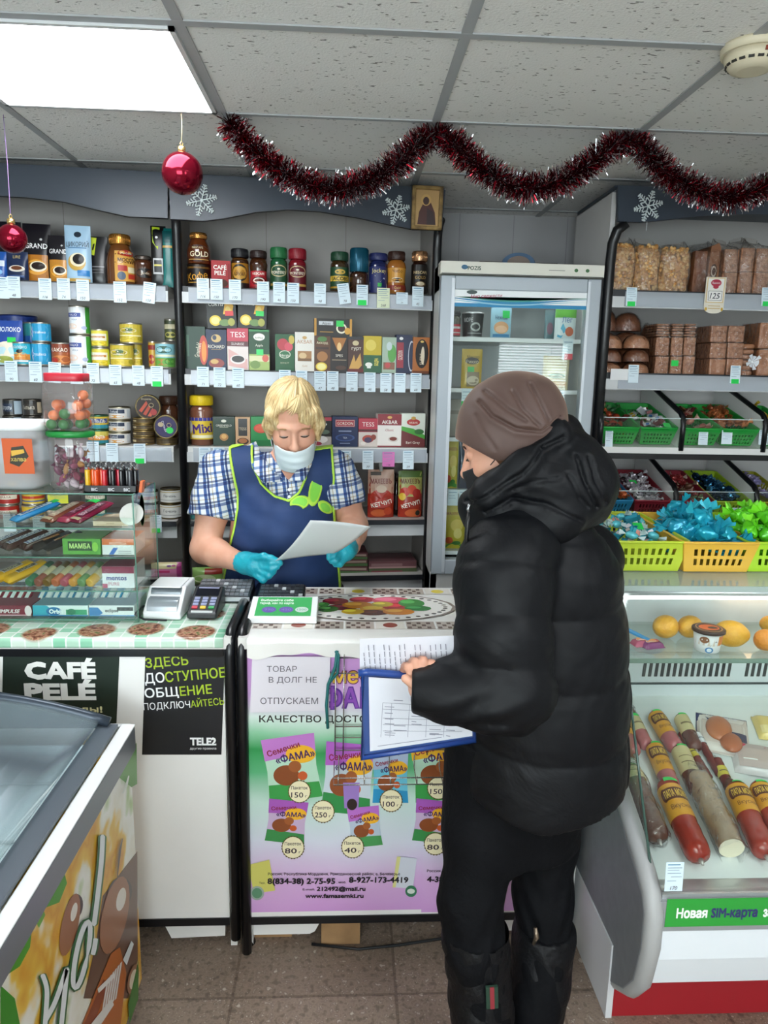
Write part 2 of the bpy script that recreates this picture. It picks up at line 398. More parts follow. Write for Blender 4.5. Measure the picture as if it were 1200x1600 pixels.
for a in ((XL, WL0,0, CZ),(WL1, WX0,0, CZ),(WX1, XR,0, CZ),(WX0, WX1,0, WZ0),(WX0, WX1, WZ1, CZ),(WL0, WL1,0, WQ0),(WL0, WL1, WQ1, CZ)): mb.box(a[0], a[1], YF-.1, YF, a[2], a[3], WALL)
struct(mb.build('wall_front'))
# ceiling grid
GX = [-.98+.6125*k for k in range(-2,7)]; GY = [2.25+.545*k for k in range(-7,3)]
mb = MB(); TB = M('a9abad',.5)
for x in GX: mb.box(x-.012, x+.012, YF, YB, CZ-.004, CZ-.0005, TB)
for y in GY: mb.box(XL, XR, y-.012, y+.012, CZ-.0042, CZ-.0006, TB) if y not in (2.25,) else mb.box(XL, XR, y-.008, y+.008, CZ-.0042, CZ-.0006, TB)
struct(mb.build('trim_1'),'metal grid strips between the ceiling tiles')
# window behind the camera with its blind
mb = MB(); wf = M('e8e8e6',.4)
for a in ((WX0, WX1, WZ0, WZ0+.05),(WX0, WX1, WZ1-.05, WZ1),(WX0, WX0+.05, WZ0, WZ1),(WX1-.05, WX1, WZ0, WZ1)): mb.box(a[0], a[1], YF-.08, YF-.03, a[2], a[3], wf)
wo = struct(mb.build('window_1'),'window with a white slatted blind')
MB().box(WX0, WX1, YF-.07, YF-.065, WZ0, WZ1, GLASS).build('pane', wo)
mb = MB(); z = WZ0+.03
while z < WZ1-.03:
    mb.box(WX0+.03, WX1-.03, YF-.022, YF-.006, z, z+.0012, M('f2f2f0',.4), Matrix.Rotation(radians(38),3,'X')); z += .028
mb.box(WX0+.02, WX1-.02, YF-.025, YF+.003, WZ1-.03, WZ1, wf); mb.build('blind', wo)
mb = MB()
for a in ((WL0, WL1, WQ0, WQ0+.05),(WL0, WL1, WQ1-.05, WQ1),(WL0, WL0+.05, WQ0, WQ1),(WL1-.05, WL1, WQ0, WQ1),(-.83,-.77, WQ0, WQ1)): mb.box(a[0], a[1], YF-.08, YF-.03, a[2], a[3], wf)
w2 = struct(mb.build('added_window'),'wide unseen window added to light the room'); MB().box(WL0, WL1, YF-.07, YF-.065, WQ0, WQ1, GLASS).build('pane', w2)
struct(MB().box(XL-.6, XR+.3, YF-.82, YF-.8,.3,2.6, glow('daylight_outside',(.88,.94,1), SKY_POWER)).build('sky_outside'))
# ceiling lights
DIFF = glow('light_diffuser', LAMP_COLOR, LAMP_POWER)
def ceiling_light(x0, x1, y0, y1, label):
    t = thing('ceiling_light', label,'ceiling light',((x0+x1)/2,(y0+y1)/2, CZ), group='square ceiling lights')
    a, b = (x1-x0)/2,(y1-y0)/2; m = MB(); fm = M('dcdedf',.4)
    for q in ((-a, a,-b,-b+.012),(-a, a, b-.012, b),(-a,-a+.012,-b, b),(a-.012, a,-b, b)): m.box(q[0], q[1], q[2], q[3],-.010,-.001, fm)
    m.build('frame', t)
    MB().box(-a+.012, a-.012,-b+.012, b-.012,-.008,-.002, DIFF).build('diffuser', t)
ceiling_light(GX[2]+.014, GX[3]-.014,1.705+.014,2.25-.014,'bright square ceiling light above the sales counter by the red bauble')
ceiling_light(GX[5]+.014, GX[6]-.014,.07+.014,.615-.014,'square ceiling light over the aisle beside the ice cream freezer')  # this and the next two are out of view, added for general room light
ceiling_light(GX[2]+.014, GX[3]-.014,-1.02+.014,-.475-.014,'square ceiling light by the shop entrance on the freezer side')
ceiling_light(GX[5]+.014, GX[6]-.014,-1.02+.014,-.475-.014,'square ceiling light in front of the blind-covered window')
# smoke detector
p = atz(1178,72, CZ); t = thing('smoke_detector','round cream smoke detector on the ceiling beside the tinsel garland','smoke detector',(p.x, p.y, CZ))
cr = M('d9cfb4',.5); m = MB(); m.lathe([(.066,-.018),(.068,-.006),(.068,0)], cr,36); m.build('base', t)
m = MB(); m.lathe([(.030,-.052),(.044,-.048),(.056,-.034),(.060,-.018)], cr,36)
for i in range(18):
    a = 2*pi*i/18; q = Matrix.Rotation(a,4,'Z'); m.T = q; m.box(.0505,.0545,-.006,.006,-.040,-.034, M('2c2a26',.6)); m.T = None
m.build('sensor_head', t); MB().box(-.004,.004,-.061,-.055,-.03,-.022, M('8a3a2a',.4)).build('indicator', t)
# ------------------------------------------------------------------ tinsel garland
def garland():
    pts = [(356,186),(385,224),(430,262),(480,288),(530,298),(580,284),(625,252),(655,224),(680,208),(705,222),(740,256),(790,286),(830,296),(880,283),(925,254),(960,226),(985,217),(1010,240),(1050,278),(1100,302),(1150,308),(1200,292),(1250,258),(1292,222)]
    P = [at(a, b,2.28) for a, b in pts]; rnd = random.Random(3)
    for q in P: q.z = min(q.z, CZ-.012)
    L = [0]
    for a, b in zip(P, P[1:]): L.append(L[-1]+(b-a).length)
    def pos(s):
        for i in range(len(P)-1):
            if s <= L[i+1]: return P[i].lerp(P[i+1],(s-L[i])/(L[i+1]-L[i])),(P[i+1]-P[i]).normalized()
        return P[-1],(P[-1]-P[-2]).normalized()
    red = M('8c1020',.22,.85); dark = M('3a0a12',.25,.8); wine = M('5c0c18',.22,.85); bright = M('d8243a',.2,.7); silv = M('d8dade',.18,.9)
    mats = {k: ([],[]) for k in ('red','dark','wine','bright','silv')}; mm = dict(red=red, dark=dark, wine=wine, bright=bright, silv=silv)
    n = 15000
    for i in range(n):
        s = L[-1]*rnd.random(); c, t = pos(s)
        x = t.cross(Vector((0,1,0))).normalized(); y = t.cross(x)
        a = rnd.random()*2*pi; d = (x*cos(a)+y*sin(a)); d = (d + t*rnd.uniform(-.6,.6)).normalized()
        Ln = rnd.uniform(.026,.052); wv = d.cross(Vector((rnd.uniform(-1,1), rnd.uniform(-1,1), rnd.uniform(-1,1)))).normalized()*rnd.uniform(.0007,.0017)
        q = rnd.random()
        k = 'red' if q < .26 else 'wine' if q < .52 else 'dark' if q < .80 else 'bright' if q < .86 else 'silv'
        if k == 'silv': Ln *= 1.08
        p0 = c+d*.004; p1 = c+d*Ln
        if p1.z > CZ-.003: p1.z = CZ-.003
        vs, fs = mats[k]; b = len(vs); vs += [p0-wv, p0+wv, p1+wv, p1-wv]; fs.append((b, b+1, b+2, b+3))
        if rnd.random() < .34 and k != 'silv':
            vs2, fs2 = mats['silv']; b = len(vs2); e = d*.008; p2 = p1+e
            if p2.z < CZ-.002: vs2 += [p1-wv, p1+wv, p2+wv, p2-wv]; fs2.append((b, b+1, b+2, b+3))
    m = MB()
    for k,(vs, fs) in mats.items(): m.add(vs, fs, mm[k])
    m.tube(P,.003, dark,6)
    tag(m.build('tinsel_garland'),'dark red tinsel garland with silver tips looped along the ceiling','garland')
garland()
def bauble(px, py, rad_px, top, Y, label):
    c = at(px, py, Y); r = rad_px*Y*1.02/F; tp = atz(top[0], top[1], CZ)
    t = thing('christmas_bauble', label,'bauble', c, group='hanging christmas baubles')
    m = MB(); m.ell((0,0,0),(r, r, r), M('7c0c24',.12,.75), nu=40, nv=24); m.build('ball', t)
    m = MB(); m.lathe([(.011, r-.003),(.011, r+.012),(.009, r+.014)], M('d9b878',.25,.9),18); m.tube([(0,0, r+.012),(.004,0, r+.022),(0,0, r+.028),(-.004,0, r+.022),(0,0, r+.013)],.0012, M('d9b878',.25,.9),6); m.build('cap', t)
    d = Vector((tp.x-c.x, tp.y-c.y, CZ-c.z-.002)); m = MB(); a = Vector((0,0, r+.026))
    m.tube([a, a.lerp(d,.5)+Vector((.002,0,0)), d],.0011, M('c9b48a' if px > 100 else '9a7ab0',.4),6); m.build('string', t)
bauble(285,271,28.5,(283,171),2.24,'large shiny red bauble hanging from the edge of the ceiling light')
bauble(19,373,20,(5,178),2.28,'small shiny red bauble hanging before the coffee pouches')
# ================================================================== wall shelving, left and middle
o = at(278,600,2.85); PSI = radians(5)
U = Frame(o.x, o.y, PSI)
GREY = noise_mat('grey_laminate',[(.3,'a09c98'),(.7,'aaa6a2')],5,.55)
LIP = M('c9cbcd',.4); RAIL = clear_mat('price_rail_plastic','f2f6fa',.09,.12, body=.35, bodycol='dfe3ea')
NAVY = M('2b3543',.38,0,.6)
ZS = [1.885,1.578,1.277,.975,.735]     # shelf tops
BKW = .33
def uz(px, py, w=0.0): return U.hit(px, py, w)
UL, UM, UR_ = uz(-340,600)[0],0.0, uz(677,600)[0]
def shelving(u0, u1, name, label, posts, arch):
    org = U.world(u0,0,0); t = thing('shelving_unit', label,'shelving unit', org, PSI,'black edged shop shelving units')
    W = u1-u0; ztop = 2.265
    for k, pu in enumerate((0.0, W)):
        if not posts[k]: continue
        m = MB(); s = .012 if k == 0 else -.012
        m.box(pu-.010+s, pu+.010+s,.02, BKW,0, ztop, GREY); pn = m.build('side_panel', t)
        m = MB(); zt = 2.16
        m.tube([(pu+s,.012,0),(pu+s,.012, zt-.10),(pu+s,.008, zt-.05),(pu+s,-.008, zt-.015),(pu+s,-.036, zt)],.018, BLACK,12); m.build('edge_strip', pn)
    m = MB(); m.box(0, W, BKW, BKW+.012,0, ztop, GREY)
    for q in (.33,.66): m.box(W*q-.002, W*q+.002, BKW-.001, BKW+.001,.1, ztop, M('8f8a84',.6))
    m.build('back_panel', t)
    for i, z in enumerate(ZS+[.42]):
        dp = .0
        m = MB(); m.box(.022, W-.022,.012+dp, BKW, z-.018, z, M('bfbcb8',.5)); m.box(.022, W-.022,.006+dp,.012+dp, z-.020, z+.001, M('23252b',.4) if i not in (2,) else M('d5d5d3',.4)); sh = m.build('shelf', t)
        if i < 3:
            m = MB(); m.box(.05, W-.03,-.002,.0, z-.056, z-.004, RAIL); m.box(.022, W-.022,.001,.010, z-.060, z-.020, LIP); m.build('price_rail', sh)
        elif i < 5:
            m = MB(); m.box(.022, W-.022,.02,.03, z-.07, z-.018, LIP); m.build('price_rail', sh)
    pl = [uz(a, b,-.05) for a, b in arch]
    poly = [(0.0,2.265),(W,2.265)]+[(min(W, max(0, a-u0)), b) for a, b in reversed(pl)]
    m = MB(); m.prism(poly,-.052,-.034, NAVY)
    m.box(0, W,-.034, BKW,2.255,2.275, NAVY)
    fa = m.build('fascia', t); m = MB()
    m.tube([(min(W, max(0, a-u0)),-.046, b) for a, b in pl],.0035, BLACK,6); m.build('edge_strip', fa)
    MB().box(.02, W-.02,.04,.055,0,.09, M('2a2b30',.5)).build('plinth', t)
    return t
shelving(UL,-.004,'l','shelving unit with coffee pouches and tins on the left',(1,0),[(-340,335),(-290,336),(-200,320),(-110,308),(0,306),(40,308),(100,315),(150,327),(200,338),(262,341)])
shelving(0.0, UR_+.012,'m','shelving unit with coffee jars and tea boxes behind the shop assistant',(1,1),[(262,342),(318,345),(350,341),(400,331),(450,327),(500,330),(560,340),(620,353),(645,358),(690,359)])

TAGS = []     # (px, pyTop, number, sticker, colour)
ITEMS = []    # (shelf, px centre, short) for naming the price tags
def geo(si, x0, x1, yt, w, yb=None):
    """pixel extent -> u centre, width, height, z base on shelf si"""
    ym = (yt+(yb or yt+60))/2; xc = (x0+x1)/2
    u0, u1 = uz(x0, ym, w)[0], uz(x1, ym, w)[0]
    zb = ZS[si]+.0006 if yb is None else uz(xc, yb, w)[1]
    return (u0+u1)/2, u1-u0, uz(xc, yt, w)[1]-zb, zb
def put(mk, si, x0, x1, yt, name, cat, short, label, group=None, w=.05, yb=None, zst=None, tilt=0.0, on=None,**k):
    uc, W, Hh, zb = geo(si, x0, x1, yt, w, yb)
    if zst is not None: Hh = uz((x0+x1)/2, yt, w)[1]-zst; zb = zst
    d = k.pop('d', None); yaw = PSI+radians(k.pop('yaw',0)); dec = k.pop('dec',[])
    if mk == 'box':
        d = d or min(W*.7,.09); loc = U.world(uc, w+d/2, zb)
        ob = make_box(name, W, d, Hh, k.pop('col'), dec, loc,(0, tilt, yaw), k.pop('top', None)); tag(ob, label, cat, group)
    elif mk == 'pouch':
        d = d or W*.45; loc = U.world(uc, w+d/2, zb)
        ob = make_pouch(name, W, d, Hh, k.pop('col'), dec, loc,(radians(-3), tilt, yaw),**k); tag(ob, label, cat, group)
    elif mk == 'jar':
        loc = U.world(uc, w+W/2, zb); ob = make_jar(name, W/2, Hh, k.pop('col'), k.pop('lid'), k.pop('lab_col', None), dec, loc,(0,0, yaw), label, cat, group,**k)
    elif mk == 'can':
        loc = U.world(uc, w+W/2, zb); ob = make_can(name, W/2*.97, Hh, k.pop('col'), dec, loc,(0,0, yaw), label=label, cat=cat, group=group,**k)
    if short: ITEMS.append((si,(x0+x1)/2, short))
    return ob, zb+Hh, uc
GO = 'c99a3a'; CUP = [E(.5,.3,.34,.12,'d9922e'), E(.52,.31,.26,.085,'f3e7cf'), E(.53,.32,.2,.06,'2a1409')]
# ---- top shelf, left unit
put('pouch',0,-18,9,392,'coffee_pouch','coffee','the bright blue pouch','bright blue foil coffee pouch at the very edge of the top shelf','coffee pouches on the top shelf', col='1f56a8', dec=[R(.1,.5,.9,.7,'dfe8f4'), E(.5,.3,.3,.1,'8cc0e8')], w=.06)
put('pouch',0,-6,30,344,'coffee_pouch','coffee', None,'tall near-black coffee pouch standing behind the small red bauble','coffee pouches on the top shelf', col='14161f', w=.17, dec=[R(.1,.7,.9,.74,'4a4f63')])
put('pouch',0,9,42,392,'coffee_pouch','coffee','the navy pouch with a white cup','navy coffee pouch with a white cup, below the small red bauble','coffee pouches on the top shelf', col='1c2c4f', w=.05, dec=[T('LIRE',.5,.82,.1,'d9c27a',.7), E(.5,.42,.38,.11,'e9e2d6'), E(.5,.44,.26,.07,'6b3a1e'), R(.15,.12,.85,.2,'2f4f86')])
put('pouch',0,32,76,347,'coffee_pouch','coffee','the taller black coffee pouch','taller of two black pouches with a gold coffee cup','coffee pouches on the top shelf', col='16131a', w=.08, dec=[R(.1,.03,.9,.47,'b87420')]+[E(.5,.26,.38,.13,'e8a53c'), E(.55,.27,.3,.09,'f6ead0'), E(.56,.28,.24,.065,'22100a'), T('GRAND',.5,.62,.09,'f2f2f2',.8,.01), E(.68,.73,.05,.02,'cfcfcf')])
put('pouch',0,73,106,366,'coffee_pouch','coffee','the shorter black coffee pouch','shorter of two black pouches with a gold coffee cup','coffee pouches on the top shelf', col='16131a', w=.05, dec=[R(.06,.03,.94,.48,'c4852c'), E(.5,.24,.38,.13,'e8a53c'), E(.55,.25,.31,.095,'f6ead0'), E(.56,.26,.25,.07,'22100a'), T('GRAND',.5,.66,.1,'f2f2f2',.85,.01), E(.68,.78,.05,.02,'cfcfcf')])
put('pouch',0,98,139,350,'chicory_pouch','chicory drink','the light blue pouch','tall light blue chicory pouch with a black coffee cup','coffee pouches on the top shelf', col='a9cbe4', w=.04, dec=[E(.52,.84,.14,.05,'1d2b3a'), T('ЦИКОРИЙ',.5,.67,.085,'223048',.86), R(.15,.6,.85,.615,'4a7aa8'), E(.48,.36,.34,.15,'c9a24a'), E(.52,.4,.3,.12,'f3e7c8'), E(.55,.41,.22,.09,'15100e'), R(.5,.12,.95,.22,'2f7fc0'), R(.1,.03,.95,.08,'d8b060')])
put('pouch',0,137,166,368,'coffee_pouch','coffee','the black pouch with a lime strip','small black coffee pouch with a lime strip beside the light blue one','coffee pouches on the top shelf', col='17171a', w=.07, dec=[PG([(.12,.62),(.32,.6),(.45,.97),(.1,.98)],'c8d63a'), R(.15,.36,.85,.38,'8f8f92'), R(.15,.3,.75,.31,'77777a'), R(.15,.24,.8,.25,'77777a')])
put('jar',0,160,206,363,'coffee_jar','coffee jar','the big coffee jar with a gold lid','big brown coffee jar with a gold lid, left unit','coffee jars on the top shelf', col='6a3f1e', lid='c48a3e', lidmetal=.8, lidh=.2, lidr=.72, shape='hips', lab=(.06,.9), w=.05, dec=[R(.42,.05,1.0,.92,'d8a24a'), E(.72,.86,.22,.09,'b02a26'), T('MacCoffee',.72,.86,.06,'f4f0e0',.4), T('МОССО',.72,.66,.1,'3a1a10',.5,.02), R(.5,.34,.72,.5,'b0322a'), R(.74,.3,.96,.46,'e8d8b0'), E(.58,.2,.1,.12,'4a5a70'), R(.74,.12,.96,.26,'c0392b')])
put('jar',0,206,237,398,'coffee_jar','coffee jar','the squat dark coffee jar','squat dark brown coffee jar with a metal lid','coffee jars on the top shelf', col='4a2a1a', lid='5a524c', lidmetal=.7, lidh=.14, lidr=.85, lab=(.2,.8), w=.07, dec=[E(.62,.5,.34,.3,'14100f'), T('Jardin',.62,.5,.16,'c9b9a0',.5)])
put('pouch',0,234,258,351,'coffee_pouch','coffee','the black pouch with a silver cup','tall black coffee pouch with lime strip and silver cup','coffee pouches on the top shelf', col='121315', w=.05, kind='pillow', dec=[PG([(.15,.72),(.5,.6),(.62,.97),(.12,.98)],'b9cf2e'), R(.15,.2,.8,.46,'c2c4c6'), R(.22,.23,.72,.43,'1d1f22'), R(.22,.33,.72,.36,'d0c460'), E(.42,.8,.09,.02,'e8e8e8')])
put('pouch',0,251,271,355,'coffee_pouch','coffee', None,'teal coffee pouch squeezed against the black post','coffee pouches on the top shelf', col='0f6b68', w=.05, kind='pillow', dec=[R(.1,.75,.9,.95,'0a4a4c'), R(.1,.66,.9,.7,'c29a50')])
# ---- top shelf, middle unit
a, zt, uc = put('can',0,290,328,412,'coffee_tin','coffee tin','the black coffee tin','black coffee tin standing under the gold coffee jar','coffee jars on the top shelf', col='1a1210', rim='4a4038', dec=[T('Кофе',.48,.5,.34,'e0a030',.7,0,8), R(.05,.86,.95,.95,'6a4a1a'), R(.15,.16,.8,.2,'b88a3a')], w=.04)
put('jar',0,290,327,361,'coffee_jar','coffee jar', None,'gold coffee jar with a bronze lid stacked on a black tin','coffee jars on the top shelf', col='5a2c14', lid='b98242', lidmetal=.75, lidh=.2, lidr=.72, shape='hips', lab=(.05,.85), w=.04, zst=zt+.001, dec=[E(.5,.45,.44,.42,'3a180c'), T('GOLD',.55,.42,.26,'f0e2c0',.75,.01), T('NESCAFE',.5,.72,.1,'e8d8b0',.5), R(.2,.12,.85,.16,'c89a50')])
put('box',0,329,359,407,'coffee_packet','coffee packet','the small red coffee packet','small red coffee packet between the black tin and black-lidded jar','coffee jars on the top shelf', col='a81f26', w=.05, dec=[T('CAFÉ',.45,.76,.15,'f2ece4',.7,.02), T('PELÉ',.45,.56,.15,'f2ece4',.7,.02), E(.45,.2,.4,.16,'5a2a18'), R(.85,.1,.97,.9,'8a161c')], yaw=8)
put('jar',0,360,388,387,'coffee_jar','coffee jar','the black-lidded gold coffee jar','gold coffee jar with a wide black lid and round emblem','coffee jars on the top shelf', col='3a2010', lid='15161a', lidh=.22, lidr=.97, lab=(.05,.95), lab_col='a8741e', w=.05, dec=[R(0,.0,1,.18,'1c1512'), E(.5,.52,.34,.3,'1a1410'), E(.5,.52,.26,.23,'c8963a'), T('АРКАБ',.5,.47,.12,'1a1410',.5)])
put('jar',0,389,418,390,'coffee_jar','coffee jar','the red-labelled coffee jar','waisted coffee jar with dark brown lid and red label','coffee jars on the top shelf', col='40200f', lid='2a1a18', lidh=.19, lidr=.9, shape='waist', lab=(.06,.6), lab_col='b32430', w=.05, dec=[T('NESCAFE',.5,.84,.14,'f4ece0',.8,.01), E(.52,.42,.3,.24,'2a0e0c'), E(.52,.44,.22,.16,'e8ddd0'), E(.52,.45,.15,.1,'6a2a18'), R(0,0,1,.1,'7a1820')])
for x0, x1, yt, c, lidc, lb_, sh, lab_ in ((422,449,385,'1d5a35','1f6b3c','174a2c','the green coffee jar','tall green coffee jar with a gold crest, beside a red one'),(451,479,387,'7a1622','8a1626','651220','the dark red coffee jar','tall dark red coffee jar with a gold crest, beside a green one')):
    put('jar',0, x0, x1, yt,'coffee_jar','coffee jar', sh, lab_,'coffee jars on the top shelf', col=c, lid=lidc, lidh=.25, lidr=.98, lab=(.05,.95), lab_col=lb_, w=.05, dec=[E(.5,.62,.36,.2,'cdb98a'), E(.5,.62,.32,.17, lb_), T('MONTEREY',.5,.57,.1,'efe6d0',.62,.01), E(.5,.68,.06,.03,'efe6d0'), R(.1,.12,.9,.2,'c9a050')])
put('jar',0,517,546,392,'coffee_jar','coffee jar','the green-lidded coffee jar','coffee jar with dark green lid and yellow banner label','coffee jars on the top shelf', col='3c2a16', lid='17402a', lidh=.22, lidr=.94, lab=(.12,.8), lab_col='24492f', w=.05, dec=[R(0,.36,1,.6,'d8b23a'), T('JACOBS',.5,.48,.17,'1c2a18',.75,.02), E(.5,.78,.2,.12,'c9a648'), R(0,.04,1,.12,'b58a2a')])
put('jar',0,548,577,386,'coffee_jar','coffee jar','the teal-topped coffee jar','tall coffee jar with a large metallic teal upper half','coffee jars on the top shelf', col='3a2012', lid='14566e', lidmetal=.4, lidh=.52, lidr=1.0, lab=(.6,.95), w=.04, dec=[T('Jardin',.5,1.5,.5,'bcd8e0',.5)])
put('jar',0,578,607,394,'coffee_jar','coffee jar','the dark blue coffee jar','dark blue coffee jar with a snowy mountain picture','coffee jars on the top shelf', col='1c2350', lid='222a60', lidh=.18, lidr=.98, lab=(.05,.95), lab_col='232c66', w=.05, dec=[PG([(.1,.1),(.9,.1),(.9,.3),(.7,.5),(.55,.36),(.35,.56),(.1,.34)],'dfe6ee'), T('Jockey',.5,.72,.14,'e8d88a',.6), R(.45,.2,.6,.32,'2fae4a')])
put('jar',0,606,637,391,'coffee_jar','coffee jar','the waisted gold coffee jar','waisted gold coffee jar with a dark brown lid and white cup','coffee jars on the top shelf', col='a8682a', lid='3a2018', lidh=.2, lidr=.86, shape='waist', lab=(.05,.95), w=.05, dec=[R(.1,.35,.9,.8,'d3963a'), E(.5,.42,.24,.08,'f0e6d0'), E(.5,.43,.17,.05,'3a1c10'), T('Чибо',.5,.7,.1,'5a2a12',.6), R(.1,.1,.9,.26,'8a2a1a'), T('Gold',.5,.18,.08,'f0d890',.4)])
put('jar',0,645,670,391,'coffee_jar','coffee jar','the copper-lidded coffee jar','slim black coffee jar with a copper lid next to the post','coffee jars on the top shelf', col='2a1610', lid='c99a72', lidmetal=.85, lidh=.23, lidr=.95, lab=(.1,.9), lab_col='17110f', w=.05, dec=[T('NESCAFE',.5,.72,.1,'d8c090',.7,.01), T('GOLD',.5,.54,.11,'d8b060',.6), E(.5,.3,.24,.1,'6a4a28'), E(.5,.31,.18,.07,'e0cfb0')])
# ---- second shelf, left unit: tins
put('can',1,-12,50,491,'milk_powder_tin','tin','the large blue tin','large dark blue tin behind the condensed milk','tins on the second shelf', col='1f3c8c', rim='2a3c80', w=.14, dec=[R(0,.82,1,.92,'2f55b0')])
put('pouch',1,-14,32,500,'milk_pouch','milk powder','the blue and white milk pouch','blue and white pouch with green sticker before the large blue tin', None, col='2c4fa4', w=.045, dec=[T('МОЛОКО',.55,.8,.1,'f0f4fa',.8,.01), R(0,.0,1,.4,'bfe0ea'), E(.5,.35,.4,.18,'f2ead8'), R(.52,.5,.8,.62,'2fd05a'), E(.4,.12,.3,.08,'a8b45a')])
CB = [R(0,.0,1,1,'2a9fd0'), PG([(.12,.5),(.25,.85),(.78,.85),(.9,.5),(.78,.14),(.25,.14)],'eef4f8'), PG([(.17,.5),(.28,.78),(.74,.78),(.84,.5),(.74,.22),(.28,.22)],'2374c0'), T('Сгущёнка',.5,.5,.14,'f4f8fa',.5)]
put('can',1,33,62,503,'condensed_milk_can','can', None,'teal and blue can behind the two stacked blue milk cans','condensed milk cans', col='3aa0a8', w=.13, zst=ZS[1]+.001, dec=[R(.1,.3,.9,.7,'2a6ac0')])
a, zt, uc = put('can',1,46,76,535,'condensed_milk_can','can','the stacked blue milk cans','blue and white condensed milk can, lower of its stack','condensed milk cans', col='2a9fd0', w=.045, dec=CB)
put('can',1,45,76,503,'condensed_milk_can','can', None,'blue and white condensed milk can, upper of its stack','condensed milk cans', col='2a9fd0', w=.045, zst=zt+.001, dec=CB)
put('can',1,15,46,534,'condensed_milk_can','can','the cyan milk can','cyan condensed milk can with a cow and orange meadow','condensed milk cans', col='35b5cc', w=.04, dec=[R(.1,.2,.9,.48,'d98a3a'), E(.5,.45,.28,.12,'e8b45a'), E(.5,.62,.1,.09,'2a2420'), E(.58,.66,.05,.06,'2a2420'), R(.2,.1,.8,.18,'f0f4f4'), T('МОЛОКО',.5,.82,.12,'f4f4f4',.7)])
put('can',1,77,108,535,'cocoa_can','can','the brown and orange can','brown and orange cocoa milk can beside the blue ones', None, col='a85a30', w=.045, dec=[R(0,.6,1,1,'8a4028'), PG([(.1,.7),(.3,.95),(.9,.8),(.8,.5),(.2,.5)],'b84a30'), T('КАКАО',.5,.72,.18,'f6ead8',.7,.01), E(.55,.25,.4,.2,'d98a48'), E(.3,.2,.16,.14,'c03a2a')])
VD = [R(0,0,.78,1,'eceff2'), R(.78,0,1,1,'3f9a3a'), R(.08,.62,.62,.78,'2c4494'), T('VALIO',.35,.70,.09,'f4f4f4',.46), T('VIOLA',.4,.52,.06,'5a6a90',.5), E(.3,.25,.2,.12,'f0dcd0'), E(.72,.2,.1,.07,'b8c0e0')]
a, zt, uc = put('can',1,105,139,523,'cheese_tub','tin','the tall white and green tins','tall white and green tin, lower of its stack','tall white and green tins', col='e6eaee', taper=-.0, w=.04, dec=VD)
put('can',1,104,137,477,'cheese_tub','tin', None,'tall white and green tin, upper of its stack','tall white and green tins', col='e6eaee', w=.04, zst=zt+.001, dec=VD)
YD = [R(0,0,1,.34,'d8c028'), R(0,.34,1,.8,'f0ecd8'), E(.45,.55,.36,.2,'f6f4e4'), R(.1,.52,.8,.64,'c07a2a'), T('Кукуруза',.45,.58,.12,'fdf8e8',.6), E(.5,.18,.3,.14,'f0d850'), R(.86,.0,1,1,'c8d040')]
a, zt, uc = put('can',1,141,169,543,'corn_can','can','the small yellow corn cans','small yellow sweetcorn can, lower of its stack','sweetcorn cans', col='e0cf48', w=.045, dec=YD)
put('can',1,140,167,514,'corn_can','can', None,'small yellow sweetcorn can, upper of its stack','sweetcorn cans', col='e8d850', w=.045, zst=zt+.001, dec=YD)
OD = [R(0,0,1,1,'d0b840'), E(.45,.66,.36,.18,'9aa848'), E(.45,.66,.28,.13,'e0dcc8'), E(.5,.7,.12,.08,'4a6a3a'), T('GREEN RAY',.46,.62,.09,'2a4a2a',.5), R(.1,.34,.9,.4,'f0e8b8'), E(.5,.18,.4,.14,'e8d058'), E(.85,.2,.1,.12,'a89a2a')]
put('can',1,203,221,536,'corn_can','can', None,'olive can half hidden behind the wide yellow can','wide olive yellow cans', col='c4b048', w=.11, zst=ZS[1]+.001, dec=OD)
a, zt, uc = put('can',1,169,206,537,'corn_can','can','the wide yellow vegetable cans','wide yellow vegetable can, bottom of a two-can stack','wide olive yellow cans', col='d6c238', w=.04, dec=OD)
put('can',1,184,220,504,'corn_can','can', None,'wide olive vegetable can perched on top of two yellow cans','wide olive yellow cans', col='a89a3c', w=.06, zst=zt+.001, dec=OD)
put('can',1,231,246,533,'bean_can','can', None,'red and yellow bean can behind the green pea can', None, col='c8a040', w=.10, zst=ZS[1]+.001, dec=[E(.4,.3,.25,.2,'a82a22'), R(0,.7,1,.9,'8a2a22')])
put('can',1,240,272,535,'pea_can','can','the light blue and green pea can','light blue and green can of peas next to the post', None, col='8cc4d0', w=.05, dec=[E(.5,.75,.3,.16,'2a5a4a'), T('Горошек',.5,.75,.11,'f4f8f0',.5), R(0,.44,1,.54,'e4e8c8'), R(0,0,1,.4,'6aa84a'), E(.4,.2,.3,.14,'b08848'), E(.72,.24,.2,.16,'4a8a3a')])
put('can',1,255,276,498,'olive_can','can', None,'dark olive can stacked behind the green pea can', None, col='4a5238', w=.12, yb=533, dec=[R(.1,.55,.9,.8,'c8c0a0'), E(.5,.25,.3,.16,'b8b060')])
